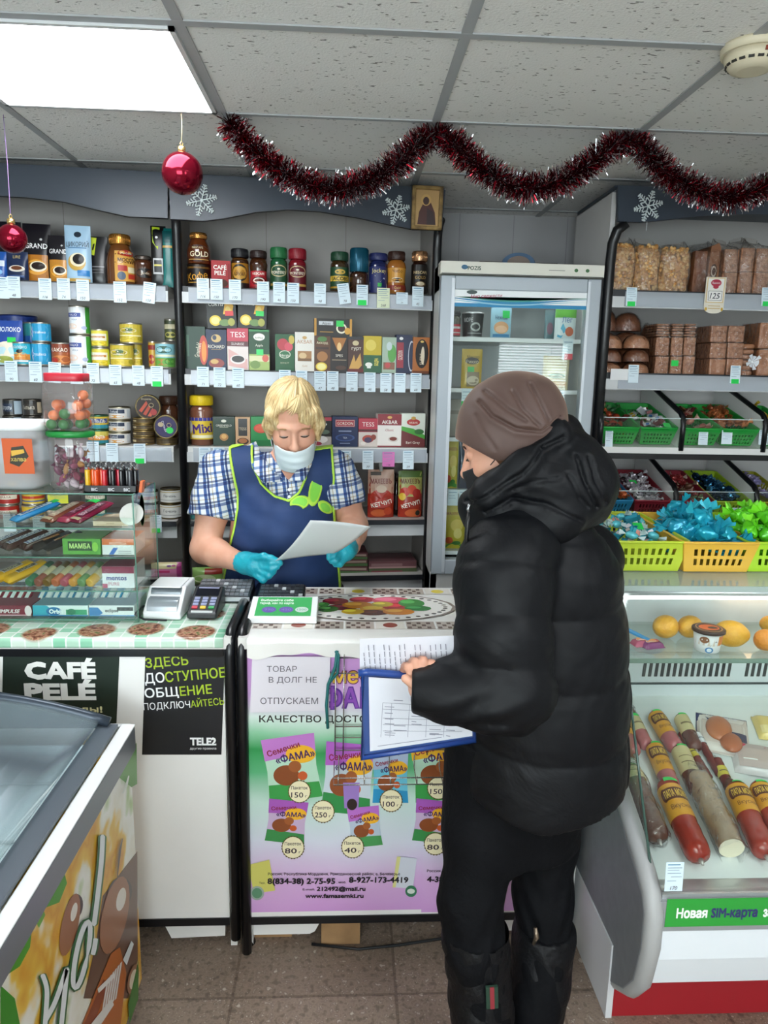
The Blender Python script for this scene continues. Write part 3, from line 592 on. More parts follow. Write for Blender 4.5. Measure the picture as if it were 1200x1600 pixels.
# ---- third shelf, left unit: fish tins
FD = [R(0,0,1,1,'1c2024'), R(.66,0,1,1,'a8b8c4'), R(.1,.2,.6,.8,'26344c'), T('Шпроты',.36,.5,.3,'d8dce0',.42)]
FD2 = [R(0,0,1,1,'2a2622'), R(.78,.1,1,.9,'b8a890'), R(.1,.3,.72,.75,'3a342e'), T('Килька',.42,.52,.3,'c8c0b0',.5)]
for x0, x1, nm, dd, c in ((1,31,'black and blue', FD,'1c2024'),(33,62,'black and brown', FD2,'26211d')):
    zt = ZS[2]
    for k, yt in enumerate((672,650,624)):
        _, zt, _ = put('can',2, x0, x1, yt,'fish_tin','fish tin', None if k else 'the %s fish tins' % nm,'%s fish tin, %s of its three-tin stack' % (nm,('bottom','middle','top')[k]),'stacked fish tins', col=c, w=.05, zst=zt+.0008, rim='5a5650', dec=dd)
zt = ZS[2]
for k,(yt, d_) in enumerate(((672,[R(0,0,1,.25,'2f8a9a'), R(0,.25,1,.6,'e08a2a'), R(0,.6,1,1,'d8c860'), T('СЕЛЬДЬ',.5,.55,.26,'f4f0e0',.7,.01)]),(649,[R(0,0,1,.3,'2f8a9a'), R(0,.3,1,1,'d8b83a'), R(.2,.45,.9,.85,'3a4a8a'), T('СЕЛЬДЬ',.52,.64,.26,'f4f0e0',.6,.01)]))):
    _, zt, _ = put('can',2,134,168, yt,'herring_tin','fish tin', None if k else 'the yellow herring tins','yellow and teal herring tin, %s of its stack' % ('lower','upper')[k],'stacked fish tins', col='d8b040', w=.05, zst=zt+.0008, rim='4a7a60', dec=d_)
zt = ZS[2]; WD = [R(0,0,1,1,'e4e2de'), R(.06,.52,.72,.9,'2c3850'), T('Сайра',.36,.7,.2,'e8ecf0',.4), E(.4,.2,.3,.14,'d89a3a'), R(.8,.1,.96,.9,'c8ccd0')]
for k, yt in enumerate((676,657,636)):
    _, zt, _ = put('can',2,167,202, yt,'saury_tin','fish tin', None if k else 'the white and navy tins','white and navy fish tin, %s of its stack' % ('bottom','middle','top')[k],'stacked fish tins', col='e4e2de', w=.05, zst=zt+.0008, rim='b0a890', dec=WD)
zt = ZS[2]
for k, yt in enumerate((683,673,663,653)):
    _, zt, _ = put('can',2,205,241, yt,'flat_fish_tin','fish tin', None if k else 'the flat bronze tins','flat bronze fish tin, %s of a four-tin stack' % ('lowest','second up','third up','uppermost')[k],'flat bronze tins', col='4a3a28', w=.05, zst=zt+.0006, rim='a08858', dec=[R(.1,.3,.9,.6,'6a5838'), R(.1,.3,.3,.7,'c8b890')])
_, ztb, _ = put('can',2,242,277,684,'flat_fish_tin','fish tin', None,'flat bronze fish tin under the upright dark blue tin','flat bronze tins', col='5a4a30', w=.05, zst=ZS[2]+.0006, rim='a08858', dec=[R(.1,.3,.9,.6,'6a5838')])
def disc_tin(px, py, rpx, w, label, face):
    u, z = uz(px, py, w); u2, _ = uz(px+rpx, py, w); r = u2-u
    t = thing('round_fish_tin', label,'fish tin', U.world(u, w, z), PSI,'round tins standing on edge')
    q = MB(); q.T = Matrix.Rotation(radians(90),4,'X')
    q.lathe([(r*.97,-.022),(r,-.02),(r,-.002),(r*.98,0),(r*.93,0),(r*.92,-.002)], M('8a7850',.3,.8),40); q.T = None; q.build('tin', t)
    q = MB(); deco(q, lambda a, b, l: (a,-l+.002-.0032, b-r),2*r,2*r, face); q.build('printed_lid', t)
    q = MB(); q.T = Matrix.Translation((r*.28,-.004, r*.15)); q.tube([(r*.18*cos(a*pi/6),0, r*.16*sin(a*pi/6)) for a in range(12)],.0015, M('b8a888',.3,.8),6, True); q.T = None; q.build('ring_pull', t)
disc_tin(231,636,20,.06,'round tin with red fish strips standing on the bronze stack',[E(.5,.5,.45,.45,'2a1a18'), PG([(.15,.35),(.45,.75),(.5,.62),(.25,.28)],'c0503a'), PG([(.3,.22),(.55,.6),(.62,.5),(.42,.16)],'b84a38'), PG([(.48,.14),(.68,.46),(.74,.36),(.62,.12)],'c8604a'), T('Форель',.45,.82,.08,'d8c8a8',.5), E(.72,.3,.13,.13,'a83a3a')])
disc_tin(259,667,19,.035,'round dark blue tin with green sticker standing on edge',[E(.5,.5,.45,.45,'2a2448'), E(.5,.5,.41,.41,'362e5c'), T('Сельдь',.45,.52,.1,'d8dce8',.5,0,-70), E(.66,.36,.15,.14,'2fd05a'), E(.3,.6,.12,.1,'b8a888')])
put('jar',2,247,277,619,'caviar_jar','jar', None,'brown jar with lemon label behind the round tins', None, col='5a3420', lid='4a2c1c', lidh=.18, lidr=.98, lab=(.1,.9), w=.11, zst=ZS[2]+.001, dec=[E(.5,.55,.3,.2,'c8c050'), E(.5,.25,.35,.15,'8a4a2a')])
# ---- lower shelves, left unit, seen past the glass display
for k in range(4):
    col_, nm = (('d8d8d6','white pate tins'),('d8d8d6','white pate tins'),('c86a4a','orange tin'),('c86a4a','orange tin'))[k]
zt = ZS[3]
for k, yt in enumerate((788,765)):
    _, zt, _ = put('can',3,248,283, yt,'meat_tin','tin', None,'white tin with black lettering, %s of the stack by the post' % ('lower','upper')[k],'white meat tins on the fourth shelf', col='dcdad6', w=.05, zst=zt+.001, rim='6a5a3a', dec=[T('Печень',.5,.55,.22,'2a2a2a',.6), R(.1,.18,.9,.22,'8a8a88'), R(0,.84,1,.9,'b8a060')])
zt = ZS[3]
for k, yt in enumerate((788,768)):
    _, zt, _ = put('can',3,213,246, yt,'meat_tin','tin', None,'pale tin beside the lettered tins, %s of its stack' % ('lower','upper')[k],'white meat tins on the fourth shelf', col='c8c4bc', w=.08, zst=zt+.001, rim='6a5a3a', dec=[R(.1,.3,.9,.6,'b05a3a')])
for k,(xx, cc, l_) in enumerate(((-8,'a82a24','red'),(70,'2f6a4a','green'),(130,'2f6a4a','dark green'))):
    zt = ZS[3]
    for j, yt in enumerate((790,766)):
        _, zt, _ = put('box' if 0 else 'can',3, xx, xx+34, yt,'meat_tin','tin', None,'%s tin behind the glass display, %s of its stack' % (l_,('lower','upper')[j]),'tins behind the glass display', col=cc, w=.05, zst=zt+.001, dec=[R(.1,.35,.9,.7,'e4dcc8'), T(('БРАВА','ЯМСА','ПАШТЕТ')[k],.5,.53,.2,'7a2018',.7)])
zt = ZS[3]
for j, yt in enumerate((790,766)):
    _, zt, _ = put('can',3,30,66, yt,'meat_tin','tin', None,'yellow striped tin behind the glass display, %s of its stack' % ('lower','upper')[j],'tins behind the glass display', col='d8b83a', w=.05, zst=zt+.001, dec=[R(0,.4,1,.6,'c03a2a'), R(0,.15,1,.25,'3a5aa0')])
put('pouch',4,236,284,880,'pink_packet','packet', None,'pink and cream packet standing by the black post near the printer', None, col='e08ab8', w=.03, kind='pillow', d=.03, dec=[R(.0,.6,1,1,'e8dca8'), R(.12,.34,.62,.48,'d0407a'), E(.6,.78,.08,.06,'8a5a9a'), E(.75,.8,.07,.06,'c05a8a'), R(.84,0,1,1,'b8488a')])
# ---- second shelf, middle unit: tea
TG = 'tea boxes on the second shelf'
put('box',1,289,321,510,'tea_box','tea','the dark green tea box by the post','dark green tea box with a red glow, beside the left post', TG, col='163a2a', w=.04, dec=[E(.9,.45,.22,.35,'b8341e'), E(.92,.42,.12,.25,'e88a2a'), T('Greenfield',.62,.45,.12,'e8e0c8',.7,0,80), R(.08,.3,.2,.8,'2a5a40')])
put('box',1,322,354,515,'tea_box','tea','the navy tea box','navy tea box with a gold lion crest, second shelf', TG, col='1c2a4a', w=.04, dec=[E(.5,.78,.24,.1,'c8a86a'), E(.42,.8,.1,.06,'1c2a4a'), T('RICHARD',.5,.58,.09,'e8e2d0',.8), R(.25,.5,.75,.51,'b89a5a'), E(.5,.16,.38,.12,'8a2a24'), E(.4,.2,.2,.06,'c8a05a')])
put('box',1,355,388,512,'tea_box','tea','the red and white tea box','red and white tea box with a scoop of leaf, second shelf', TG, col='e4d8d4', w=.04, dec=[R(0,.68,1,1,'c03048'), T('TESS',.5,.84,.13,'f8f0f0',.76,.0), R(0,.56,1,.68,'5a1a24'), T('SUNRISE',.5,.62,.06,'e8dcd8',.6), PG([(.05,.5),(.95,.25),(.95,.02),(.05,.1)],'d8a8a4'), E(.5,.25,.36,.11,'e8e0dc'), E(.5,.26,.3,.08,'241c1a')])
put('box',1,389,421,515,'tea_box','tea','the green box with an orchard picture','dark green tea box with an orchard picture and green sticker', TG, col='1f4a2e', w=.04, dec=[E(.5,.82,.28,.09,'f0eee4'), T('AHMAD',.5,.8,.05,'1f3a2a',.4), T('Apple',.5,.62,.06,'e8e8d8',.5), R(0,0,1,.4,'9ab05a'), R(0,.22,1,.36,'d8d8a8'), E(.8,.3,.16,.09,'d05a48'), E(.3,.14,.25,.1,'6a8a3a'), R(.36,.38,.7,.52,'2fd86a'), R(0,.95,1,1,'2f8a4a')])
for x0, x1, yt, tl, lab_, fr in ((324,370,469,-.04,'black lemon tea box with red sticker lying across the navy and red boxes','d83a3a'),(371,416,468,.03,'black lemon tea box with green sticker lying above the orchard box','2fd05a')):
    put('box',1, x0, x1, yt,'tea_box','tea', None, lab_,'black lemon tea boxes', col='1a1c1a', w=.035, d=.07, yb=513, tilt=tl, dec=[T('CURTIS',.32,.86,.13,'f0f0ea',.5,.01), PG([(.55,.5),(.62,.85),(.8,.98),(.92,.8),(.85,.5)],'e8b02a'), E(.72,.62,.1,.16,'f0d060'), E(.28,.28,.2,.19,'e8c83a'), E(.28,.28,.14,.13,'f4e48a'), E(.6,.2,.2,.12,'6a8a4a'), E(.82,.22,.12,.14,'a8a848'), R(.62,.44,.9,.62, fr)])
put('box',1,430,460,522,'tea_box','tea','the green berry tea box','green tea box with red berries, alone in the gap', TG, col='1f5a34', w=.045, dec=[E(.4,.72,.3,.16,'b82a3a'), E(.7,.66,.22,.12,'d0485a'), E(.85,.85,.15,.12,'c8b048'), E(.5,.45,.3,.11,'d8dcc8'), E(.5,.45,.26,.09,'1f6a3c'), T('Nargis',.5,.43,.07,'f0f0e0',.5), T('ROYALTY',.5,.22,.04,'d8d8b8',.6)])
put('box',1,461,491,519,'tea_box','tea','the white tea box','white tea box with a brown landscape on the second shelf', TG, col='e6e2da', w=.045, dec=[T('AKBAR',.5,.76,.1,'b8845a',.8), E(.5,.86,.12,.04,'c8a060'), R(.14,.26,.86,.52,'a87848'), E(.4,.4,.2,.08,'d8b888'), R(.14,.26,.86,.33,'7a5430'), T('Gold',.5,.14,.05,'b8946a',.4)])
put('box',1,491,516,524,'chocolate_box','chocolate','the brown box with lemon','brown box with a lemon slice under the horizontal pack','chocolate boxes on the second shelf', col='5a3418', w=.05, d=.04, dec=[E(.5,.9,.3,.07,'4a7a3a'), T('Аккорд',.5,.8,.07,'e8dcb8',.7), R(.1,.62,.9,.68,'3a1e10'), E(.5,.42,.34,.14,'a8703a'), E(.45,.14,.36,.12,'e8c83a'), E(.45,.14,.28,.09,'f4e898')])
put('box',1,516,544,525,'chocolate_box','chocolate','the black chocolate box','black chocolate box with a golden spotlight','chocolate boxes on the second shelf', col='241a18', w=.05, d=.04, dec=[PG([(.1,.95),(.9,.95),(.62,.62),(.38,.62)],'a86a2a'), E(.5,.7,.12,.12,'e8c080'), T('SPES',.5,.46,.08,'e0d8c8',.6), R(.1,.32,.9,.35,'8a7860'), E(.6,.12,.3,.06,'4a2a1a')])
put('box',1,491,550,498,'chocolate_bar','chocolate', None,'black and gold chocolate bar laid flat across two boxes', None, col='1e1a18', w=.045, d=.05, yb=525, dec=[R(0,0,.06,1,'c8923a'), R(.94,0,1,1,'c8923a'), R(.12,.62,.5,.84,'c8ccd0'), T('Alpen',.32,.73,.16,'1a1a1a',.34), E(.72,.45,.14,.3,'f0e8d0'), E(.72,.45,.1,.2,'3a1a0c'), R(.58,.55,.78,.9,'2fd05a'), E(.88,.3,.08,.2,'d8a03a'), R(.15,.2,.5,.25,'b88a3a')])
put('box',1,543,568,526,'chocolate_box','chocolate','the brown box with wheat','brown box with golden wheat ears, second shelf','chocolate boxes on the second shelf', col='4a2c22', w=.05, d=.04, dec=[T('гурт',.55,.68,.1,'f0e8d8',.7), E(.5,.82,.2,.07,'c8b890'), PG([(.1,.1),(.4,.5),(.5,.3),(.8,.55),(.9,.2),(.6,.05)],'d0a050'), R(0,0,1,.1,'6a1e1a'), R(0,.92,1,1,'2a2a30')])
put('box',1,568,596,525,'coffee_box','coffee','the yellow and green box','yellow and green box with a cup, second shelf', TG, col='c8b02a', w=.05, d=.05, dec=[R(0,0,1,.48,'1f5a38'), T('БОДРА',.72,.3,.1,'e8d858',.4,.02,90), E(.3,.22,.2,.06,'f0f0e8'), R(.2,.12,.42,.2,'f0f0e8'), E(.4,.75,.3,.15,'e0cc5a')])
put('box',1,597,619,527,'tea_box','tea','the pastel green box','narrow pastel green box, second shelf', TG, col='a8bca8', w=.05, d=.05, dec=[E(.7,.55,.3,.25,'5aa04a'), E(.5,.75,.2,.12,'c8d8d8'), R(.1,.1,.9,.3,'8a5a44'), E(.4,.22,.2,.08,'c04a4a')])
put('box',1,619,644,523,'tea_box','tea','the navy box with a maroon panel','narrow navy tea box with a maroon panel, second shelf', TG, col='1d2748', w=.05, d=.05, dec=[R(.04,.14,.46,.8,'9a2a3a'), T('GORDON',.25,.47,.13,'f0e4d8',.56,0,90), E(.95,.45,.2,.4,'c8ccd8'), E(.97,.45,.18,.36,'1d2748'), E(.3,.9,.12,.04,'e8e8e8')])
put('box',1,645,673,527,'tea_box','tea','the orange and black box','orange and black box with a cup beside the right post', TG, col='b8703a', w=.045, d=.05, dec=[E(.5,.55,.36,.4,'1e1612'), T('SHERE',.5,.4,.13,'e8d0b0',.6,0,90), E(.55,.5,.1,.25,'f0e0c8'), E(.5,.88,.1,.03,'e8c878'), R(0,.0,1,.08,'7a4020')])
# ---- third shelf, middle unit
TG3 = 'tea boxes on the third shelf'
put('jar',2,294,332,618,'cocoa_jar','cocoa jar','the yellow-lidded cocoa jar','cocoa powder jar with a bright yellow lid', None, col='7a4c38', lid='e8c81e', lidh=.2, lidr=.96, lab=(.16,.7), lab_col='e2c23a', w=.04, dec=[R(.0,.85,1,1,'3a3a9a'), T('Mixi',.55,.52,.42,'4a2a7a',.62,.03,6), T('Mixi',.55,.54,.40,'f4f0ff',.0,.0) if 0 else E(.12,.55,.12,.3,'e8e4d8'), R(.2,.06,.9,.2,'f4ecc8')])
put('box',2,333,367,651,'tea_box','tea','the dark green teapot box','dark green tea box with a small teapot, third shelf', TG3, col='12321f', w=.05, dec=[E(.5,.85,.12,.05,'d8d8c8'), T('GREENFIELD',.5,.7,.07,'d8d8c8',.8), R(.3,.63,.7,.65,'a8a890'), E(.5,.3,.2,.13,'b07a3a'), E(.5,.32,.12,.08,'d8a85a'), R(.0,.94,1,1,'0c2416')])
put('box',2,368,391,652,'tea_box','tea', None,'beige and black tea box beside the teapot box', TG3, col='c8a078', w=.05, dec=[R(.2,.35,.8,.95,'1c1818'), T('TESS',.5,.6,.1,'c8b898',.5), E(.5,.16,.4,.12,'3a1e14'), E(.5,.18,.3,.08,'a8683a')])
put('box',2,392,424,651,'tea_box','tea', None,'bright green tea box with red oval behind the assistant', TG3, col='1f8a48', w=.05, dec=[E(.5,.6,.36,.16,'c83a2a'), E(.5,.6,.3,.12,'d85a3a'), R(0,.0,1,.2,'17703a')])
put('box',2,488,518,652,'tea_box','tea', None,'dark tea box with a white flower behind the assistant', TG3, col='24221f', w=.05, dec=[R(0,.88,1,1,'b03a4a'), E(.5,.76,.26,.07,'e0e0d8'), R(0,0,1,.34,'b0a8a0'), E(.5,.24,.3,.12,'d8d4d0'), E(.6,.5,.3,.08,'5a6a5a'), E(.3,.1,.2,.06,'8a2a3a')])
put('box',2,519,559,651,'tea_box','tea','the large navy tea box','large navy tea box with a red name panel, third shelf', TG3, col='1a2a52', w=.045, dec=[R(.12,.66,.88,.9,'b03040'), R(.14,.68,.86,.88,'f0e8e0'), R(.15,.69,.85,.87,'a82a3a'), T('GORDON',.5,.78,.11,'f4ece0',.62,.0), R(.25,.5,.75,.54,'8a96b8'), E(.5,.3,.38,.12,'3a5288'), E(.5,.3,.3,.09,'223462'), T('TEA',.5,.3,.06,'c8d0e0',.2), R(.3,.1,.7,.13,'8a96b8')])
put('box',2,560,590,654,'tea_box','tea','the red tea box with berries','red and pale tea box with a bowl of berries, third shelf', TG3, col='b8384a', w=.05, dec=[T('TESS',.5,.8,.16,'f4e4e4',.74), R(0,.54,1,.62,'5a1a22'), R(0,0,1,.52,'d8ccc4'), E(.5,.28,.3,.14,'b0463a'), E(.5,.24,.2,.1,'4a3a5a'), E(.25,.12,.14,.06,'e8e0d8'), E(.78,.34,.14,.1,'8a3a2a')])
put('box',2,590,627,647,'tea_box','tea','the maroon and white tea box','maroon and white tea box with a cup, third shelf', TG3, col='ece6e0', w=.045, dec=[R(0,.66,1,1,'8a2430'), T('AKBAR',.5,.76,.11,'f4ece4',.82,.01), E(.5,.9,.1,.045,'d8a860'), T('Classic',.5,.52,.07,'a8505a',.5,0,0,.3), E(.66,.24,.22,.09,'d8d0c8'), E(.66,.25,.16,.06,'7a3024'), R(0,0,1,.04,'8a2430')])
put('box',2,627,664,646,'tea_box','tea','the tea box with leaves','white, green and maroon tea box with leaves by the right post', TG3, col='dfe4d8', w=.045, dec=[E(.5,.74,.28,.1,'b83a3a'), T('AKBAR',.5,.73,.06,'f4ecd8',.44), E(.5,.86,.1,.05,'c8a050'), PG([(0,.62),(.5,.55),(1,.36),(1,.24),(.4,.4),(0,.5)],'4aa03a'), PG([(0,.5),(.4,.4),(1,.24),(1,0),(0,0)],'6a2024'), E(.75,.46,.2,.08,'2a6a2a'), T('Earl Grey',.5,.14,.08,'f0e4d8',.8)])
# ---- fourth shelf: sauces
KG = 'ketchup pouches on the fourth shelf'
def ketchup(x0, x1, yt, label, sh, top, dec):
    ob, zt, uc = put('pouch',3, x0, x1, yt,'ketchup_pouch','ketchup', sh, label, KG, col='a83220', w=.05, d=.05, dec=dec)
    return ob
ketchup(576,617,735,'ketchup pouch with white spout, red with cream top','the spouted ketchup pouch',1,[R(0,.5,1,1,'c8a08a'), T('МАХЕЕВЪ',.5,.76,.1,'7a2018',.8,.02), R(.1,.88,.5,.95,'3a2a1a'), E(.5,.4,.45,.2,'b8382a'), PG([(.02,.25),(.98,.5),(.98,.34),(.02,.1)],'8a1a1a'), T('КЕТЧУП',.5,.3,.085,'f8f0e0',.8,.02,13), E(.4,.1,.3,.08,'d86a3a'), E(.75,.14,.16,.08,'c84a2a'), E(.5,.6,.2,.08,'d8c0a8')])
ketchup(624,661,737,'ketchup pouch with peppers printed on a green top','the pepper ketchup pouch',0,[R(0,.45,1,1,'b8b86a'), R(0,.86,1,1,'5a7a34'), T('МАХЕЕВЪ',.5,.78,.1,'6a2a1a',.8,.02), E(.25,.55,.2,.1,'c83a2a'), E(.55,.6,.2,.1,'d84a2a'), E(.15,.45,.14,.08,'e8c03a'), E(.75,.52,.18,.1,'b02a22'), PG([(.02,.22),(.98,.52),(.98,.36),(.02,.06)],'8a1a1a'), T('КЕТЧУП',.5,.29,.085,'f8f0e0',.8,.02,16), E(.6,.1,.35,.09,'d86a3a'), E(.8,.1,.1,.06,'2a2a20')])
u, z = uz(597,735,.07); MB().lathe([(.008,0),(.008,.018),(.010,.018),(.010,.034),(.008,.036)], M('e8e8e6',.4),18).build('spout',[o for o in COL.objects if o.name.startswith('ketchup_pouch')][0],(0,0,.26 if 0 else U.hit(597,735,.07)[1]-ZS[3]-.006))
def bottle(px, x0, x1, yt, label, col, cap, w, dec=None):
    uc, W, Hh, zb = geo(3, x0, x1, yt, w); r = W/2
    t = thing('sauce_bottle', label,'sauce bottle', U.world(uc, w+r, zb), PSI,'dark sauce bottles on the fourth shelf')
    MB().lathe([(r*.92,0),(r,.004),(r, Hh*.56),(r*.85, Hh*.66),(r*.42, Hh*.78),(r*.36, Hh*.9)], M(col,.1,0,.5,.5),24).build('glass_body', t)
    MB().lathe([(r*.46, Hh*.86),(r*.46, Hh*.995),(r*.40, Hh)], M(cap,.4),20).build('cap', t)
    q = MB(); deco(q, lambda a, b, l: cyl(lambda v: r)(a, b+Hh*.12, l), pi*r*.9, Hh*.38, dec or [R(0,0,1,1,'3a1a1a')],2); q.build('paper_label', t)
bottle(0,547,565,736,'dark soy sauce bottle with a green sticker beside the assistant','15100e','1a1614',.05,[R(0,0,1,.7,'1e1412'), T('СОУС',.5,.4,.2,'d0c0a8',.7), R(.1,.12,.9,.2,'9a2a2a'), R(.1,.95,.9,1.3,'2fd05a')])
bottle(0,535,549,734,'dark sauce bottle half hidden behind the assistant\'s sleeve','1a120e','3a1a14',.10)
bottle(0,614,627,742,'dark sauce bottle between the two ketchup pouches','241410','2a1a14',.12)
put('pouch',3,296,326,765,'seasoning_packet','packet', None,'pale seasoning packet by the post behind the assistant\'s arm', None, col='c8c0a0', w=.04, kind='pillow', d=.03, dec=[R(0,0,1,.35,'5aa8a8'), E(.5,.6,.35,.2,'b84a3a'), R(0,.8,1,1,'6a7a4a')])
# ---- fifth shelf: flat packs
zt = ZS[4]
for k, yt in enumerate((897,885,874,864)):
    _, zt, _ = put('box',4,528,574, yt,'noodle_pack','noodle pack', None,'maroon and green flat pack, %s of the narrow pile by the apron' % ('lowest','second up','third up','topmost')[k],'flat packs on the lowest shelf', col='5a2e34', w=.06, d=.14, zst=zt+.0006, tilt=.02*(k % 2), dec=[R(.05,.5,.95,.8,'a08a80'), R(0,.0,1,.4,'4a6a40')])
zt = ZS[4]
for k, yt in enumerate((899,888,877)):
    _, zt, _ = put('box',4,576,650, yt,'noodle_pack','noodle pack', None,'wide maroon and green flat pack, %s of the wide pile' % ('lowest','middle','topmost')[k],'flat packs on the lowest shelf', col=('c8bca0','4a5a38','6a4448')[k], w=.06, d=.14, zst=zt+.0006, dec=[R(.05,.3,.7,.7,('6a9a48','7a3a40','8a6a6a')[k]), R(.0,.0,1,.25,'b08a8a')])
put('pouch',4,300,350,889,'salad_packet','packet', None,'crumpled green packet behind the cash register keyboard', None, col='8ab060', w=-.10, kind='pillow', d=.05, dec=[E(.4,.4,.35,.25,'c8d8a8'), R(.4,.66,.95,.95,'8a2a20'), E(.6,.25,.2,.1,'d8c060')])
# ------------------------------------------------------------------ price tags on the shelf rails
def tag_mesh(wd, ht, num, stick, col='dcebf4'):
    m = MB(); m.box(-wd/2, wd/2,0,.0006,0, ht, M(col,.6))
    ln = '8fa3b4'
    it = [R(.1,.90,.8,.935,'3a7a9a'), R(.1,.80,.9,.825, ln), R(.1,.72,.75,.74, ln), R(.1,.62,.85,.64, ln), R(.3,.5,.9,.52, ln), R(.1,.36,.6,.38, ln)]
    if num: it.append(T(num,.5,.13,.13,'3a3c48',.7,0,0,.2))
    if stick: it.append(R(.12,-.02,.86,.24,'22d85a'))
    deco(m, flat(0), wd, ht, it, rough=.6); return m
def price_tags():
    rows = {0: [(3,433,'',0,0),(21,432,'48',0,0),(70,435,'116',0,0),(99,435,'74',0,0),(129,437,'150',0,0),(187,440,'152',0,0),(231,441,'150',0,6),(317,435,'116',0,0),(338,436,'150',0,0),(367,437,'170',0,0),(411,440,'190',0,0),(436,441,'46',0,0),(458,442,'150',0,0),(500,443,'48',0,0),(540,443,'78',0,-9),(566,445,'',1,0),(599,450,'268',2,0),(628,457,'24',3,0),(653,448,'45',0,0)],
            1: [(17,564,'90',0,0),(55,565,'60',0,0),(84,566,'',0,3),(119,568,'',0,0),(145,567,'72',0,0),(180,570,'65',0,0),(216,571,'48',0,0),(245,572,'',1,0),(317,573,'71',0,0),(343,574,'72',0,0),(372,575,'60',0,0),(445,578,'',0,0),(471,579,'',0,0),(500,580,'47',0,0),(520,580,'48',0,0),(550,581,'39',0,0),(578,582,'45',0,0),(603,583,'58',0,0),(625,583,'',0,0),(650,583,'60',0,0)],
            2: [(70,688,'',0,0),(145,690,'',0,0),(175,692,'',0,0),(218,693,'',1,0),(320,699,'101',0,0),(342,699,'',0,0),(540,704,'60',0,0),(575,704,'77',0,0),(607,706,'116',4,0),(638,704,'59',0,0)]}
    used = set()
    for si, lst in rows.items():
        wd0, ht0 = .045,.076
        for px, py, num, st, rz in lst:
            u, z = uz(px, py,-.004)
            c = 'dcebf4'; wd, ht = wd0, ht0; nm = 'pale blue'
            if st == 2: c = 'dfe6c8'; wd = .05; nm = 'wide yellowish'
            if st == 3: ht = .045; wd = .046; nm = 'short pale blue'
            if st == 4: c = 'e07ac0'; wd = .05; ht = .06; nm = 'bright pink'
            m = tag_mesh(wd, ht, num, st == 1, c)
            cand = sorted((abs(x-px), sh) for s, x, sh in ITEMS if s == si)
            lab = None
            for dist, sh in cand:
                if (si, sh) not in used: used.add((si, sh)); lab = '%s price tag%s %s %s' % (nm,' with green sticker' if st == 1 else '','below' if dist < 14 else 'near', sh); break
            if lab is None: lab = '%s price tag on the %s shelf edge' % (nm,('top','second','third')[si])
            tag(m.build('price_tag', None, U.world(u,-.011, z-ht),(radians(-3), radians(rz), PSI)), lab,'price tag','price tags on the shelf edges')
    # tags on the shelf behind the glass display
    for px, py, st, lab in ((14,803,0,'white price tag behind the glass display, beneath the red tins'),(90,770,5,'yellow card on the shelf behind the glass display'),(60,806,0,'white price tag behind the glass display, beside the yellow striped tins'),(243,805,1,'price tag with green sticker by the white meat tins')):
        u, z = uz(px, py,-.004)
        m = tag_mesh(.075 if st == 5 else .045,.042 if st == 5 else .07,'36' if st == 5 else '', st == 1,'d2d43a' if st == 5 else 'dcebf4')
        tag(m.build('price_tag', None, U.world(u,-.004, z-(.042 if st == 5 else .07)),(0,0, PSI)), lab,'price tag','price tags on the shelf edges')
price_tags()
# snowflakes and icon on the fascia
def snowflake(px, py, rpx, fr, w, label, hang=None):
    u, z = fr.hit(px, py, w); r = rpx*3.0/F
    m = MB(); wt = M('dfe8ea',.4); b = .0022
    for k in range(6):
        a = k*pi/3+.26; d = Vector((cos(a),0, sin(a)))
        m.tube([(0,0,0), tuple(d*r)], b, wt,5)
        for f_ in (.32,.52,.72,.88):
            for sg in (-1,1):
                a2 = a+sg*pi/3; e = Vector((cos(a2),0, sin(a2)))*r*(.34*(1.15-f_)+.06); p = d*r*f_; m.tube([tuple(p), tuple(p+e)], b*.85, wt,5)
                m.tube([tuple(p+e*.6), tuple(p+e*.6+d*r*.07)], b*.8, wt,4)
    if hang: m.tube([(0,0,-r),(0,0,-r-hang)],.0012, wt,4)
    m.ell((0,0,0),(.006,.003,.006), wt, nu=10, nv=6)
    tag(m.build('snowflake_ornament', None, fr.world(u, w, z), fr.psi), label,'ornament','white snowflake ornaments')
snowflake(315,313,21, U,-.058,'white snowflake ornament on the fascia beside the large bauble')
snowflake(619,328,20, U,-.058,'white snowflake ornament next to the small framed picture')
def icon():
    u, z = uz(666,359,-.065); t = thing('framed_picture','small gilt framed picture at the right end of the middle fascia','picture', U.world(u,-.056, z),(radians(3),0, PSI))
    w, h = .118,.155; m = MB(); fm = noise_mat('aged_gilt',[(.3,'5a4426'),(.7,'9a7c48')],40,.4, metal=.3)
    for q in ((-w/2, w/2,0,.014),(-w/2, w/2, h-.014, h),(-w/2,-w/2+.014,0, h),(w/2-.014, w/2,0, h)): m.box(q[0], q[1],-.016,0, q[2], q[3], fm)
    m.build('frame', t, bevel=.002)
    m = MB(); m.box(-w/2+.013, w/2-.013,-.008,-.001,.013, h-.013, M('b08a52',.5))
    deco(m, flat(-.008), w, h,[R(.13,.1,.87,.9,'b8935c'), PG([(.2,.12),(.8,.12),(.76,.4),(.62,.62),(.38,.62),(.24,.4)],'4a2420'), PG([(.5,.12),(.78,.12),(.7,.42),(.5,.5)],'2e1a1c'), E(.46,.68,.16,.13,'c8a060'), E(.46,.66,.1,.09,'3a201c')]); m.build('painted_panel', t)
icon()
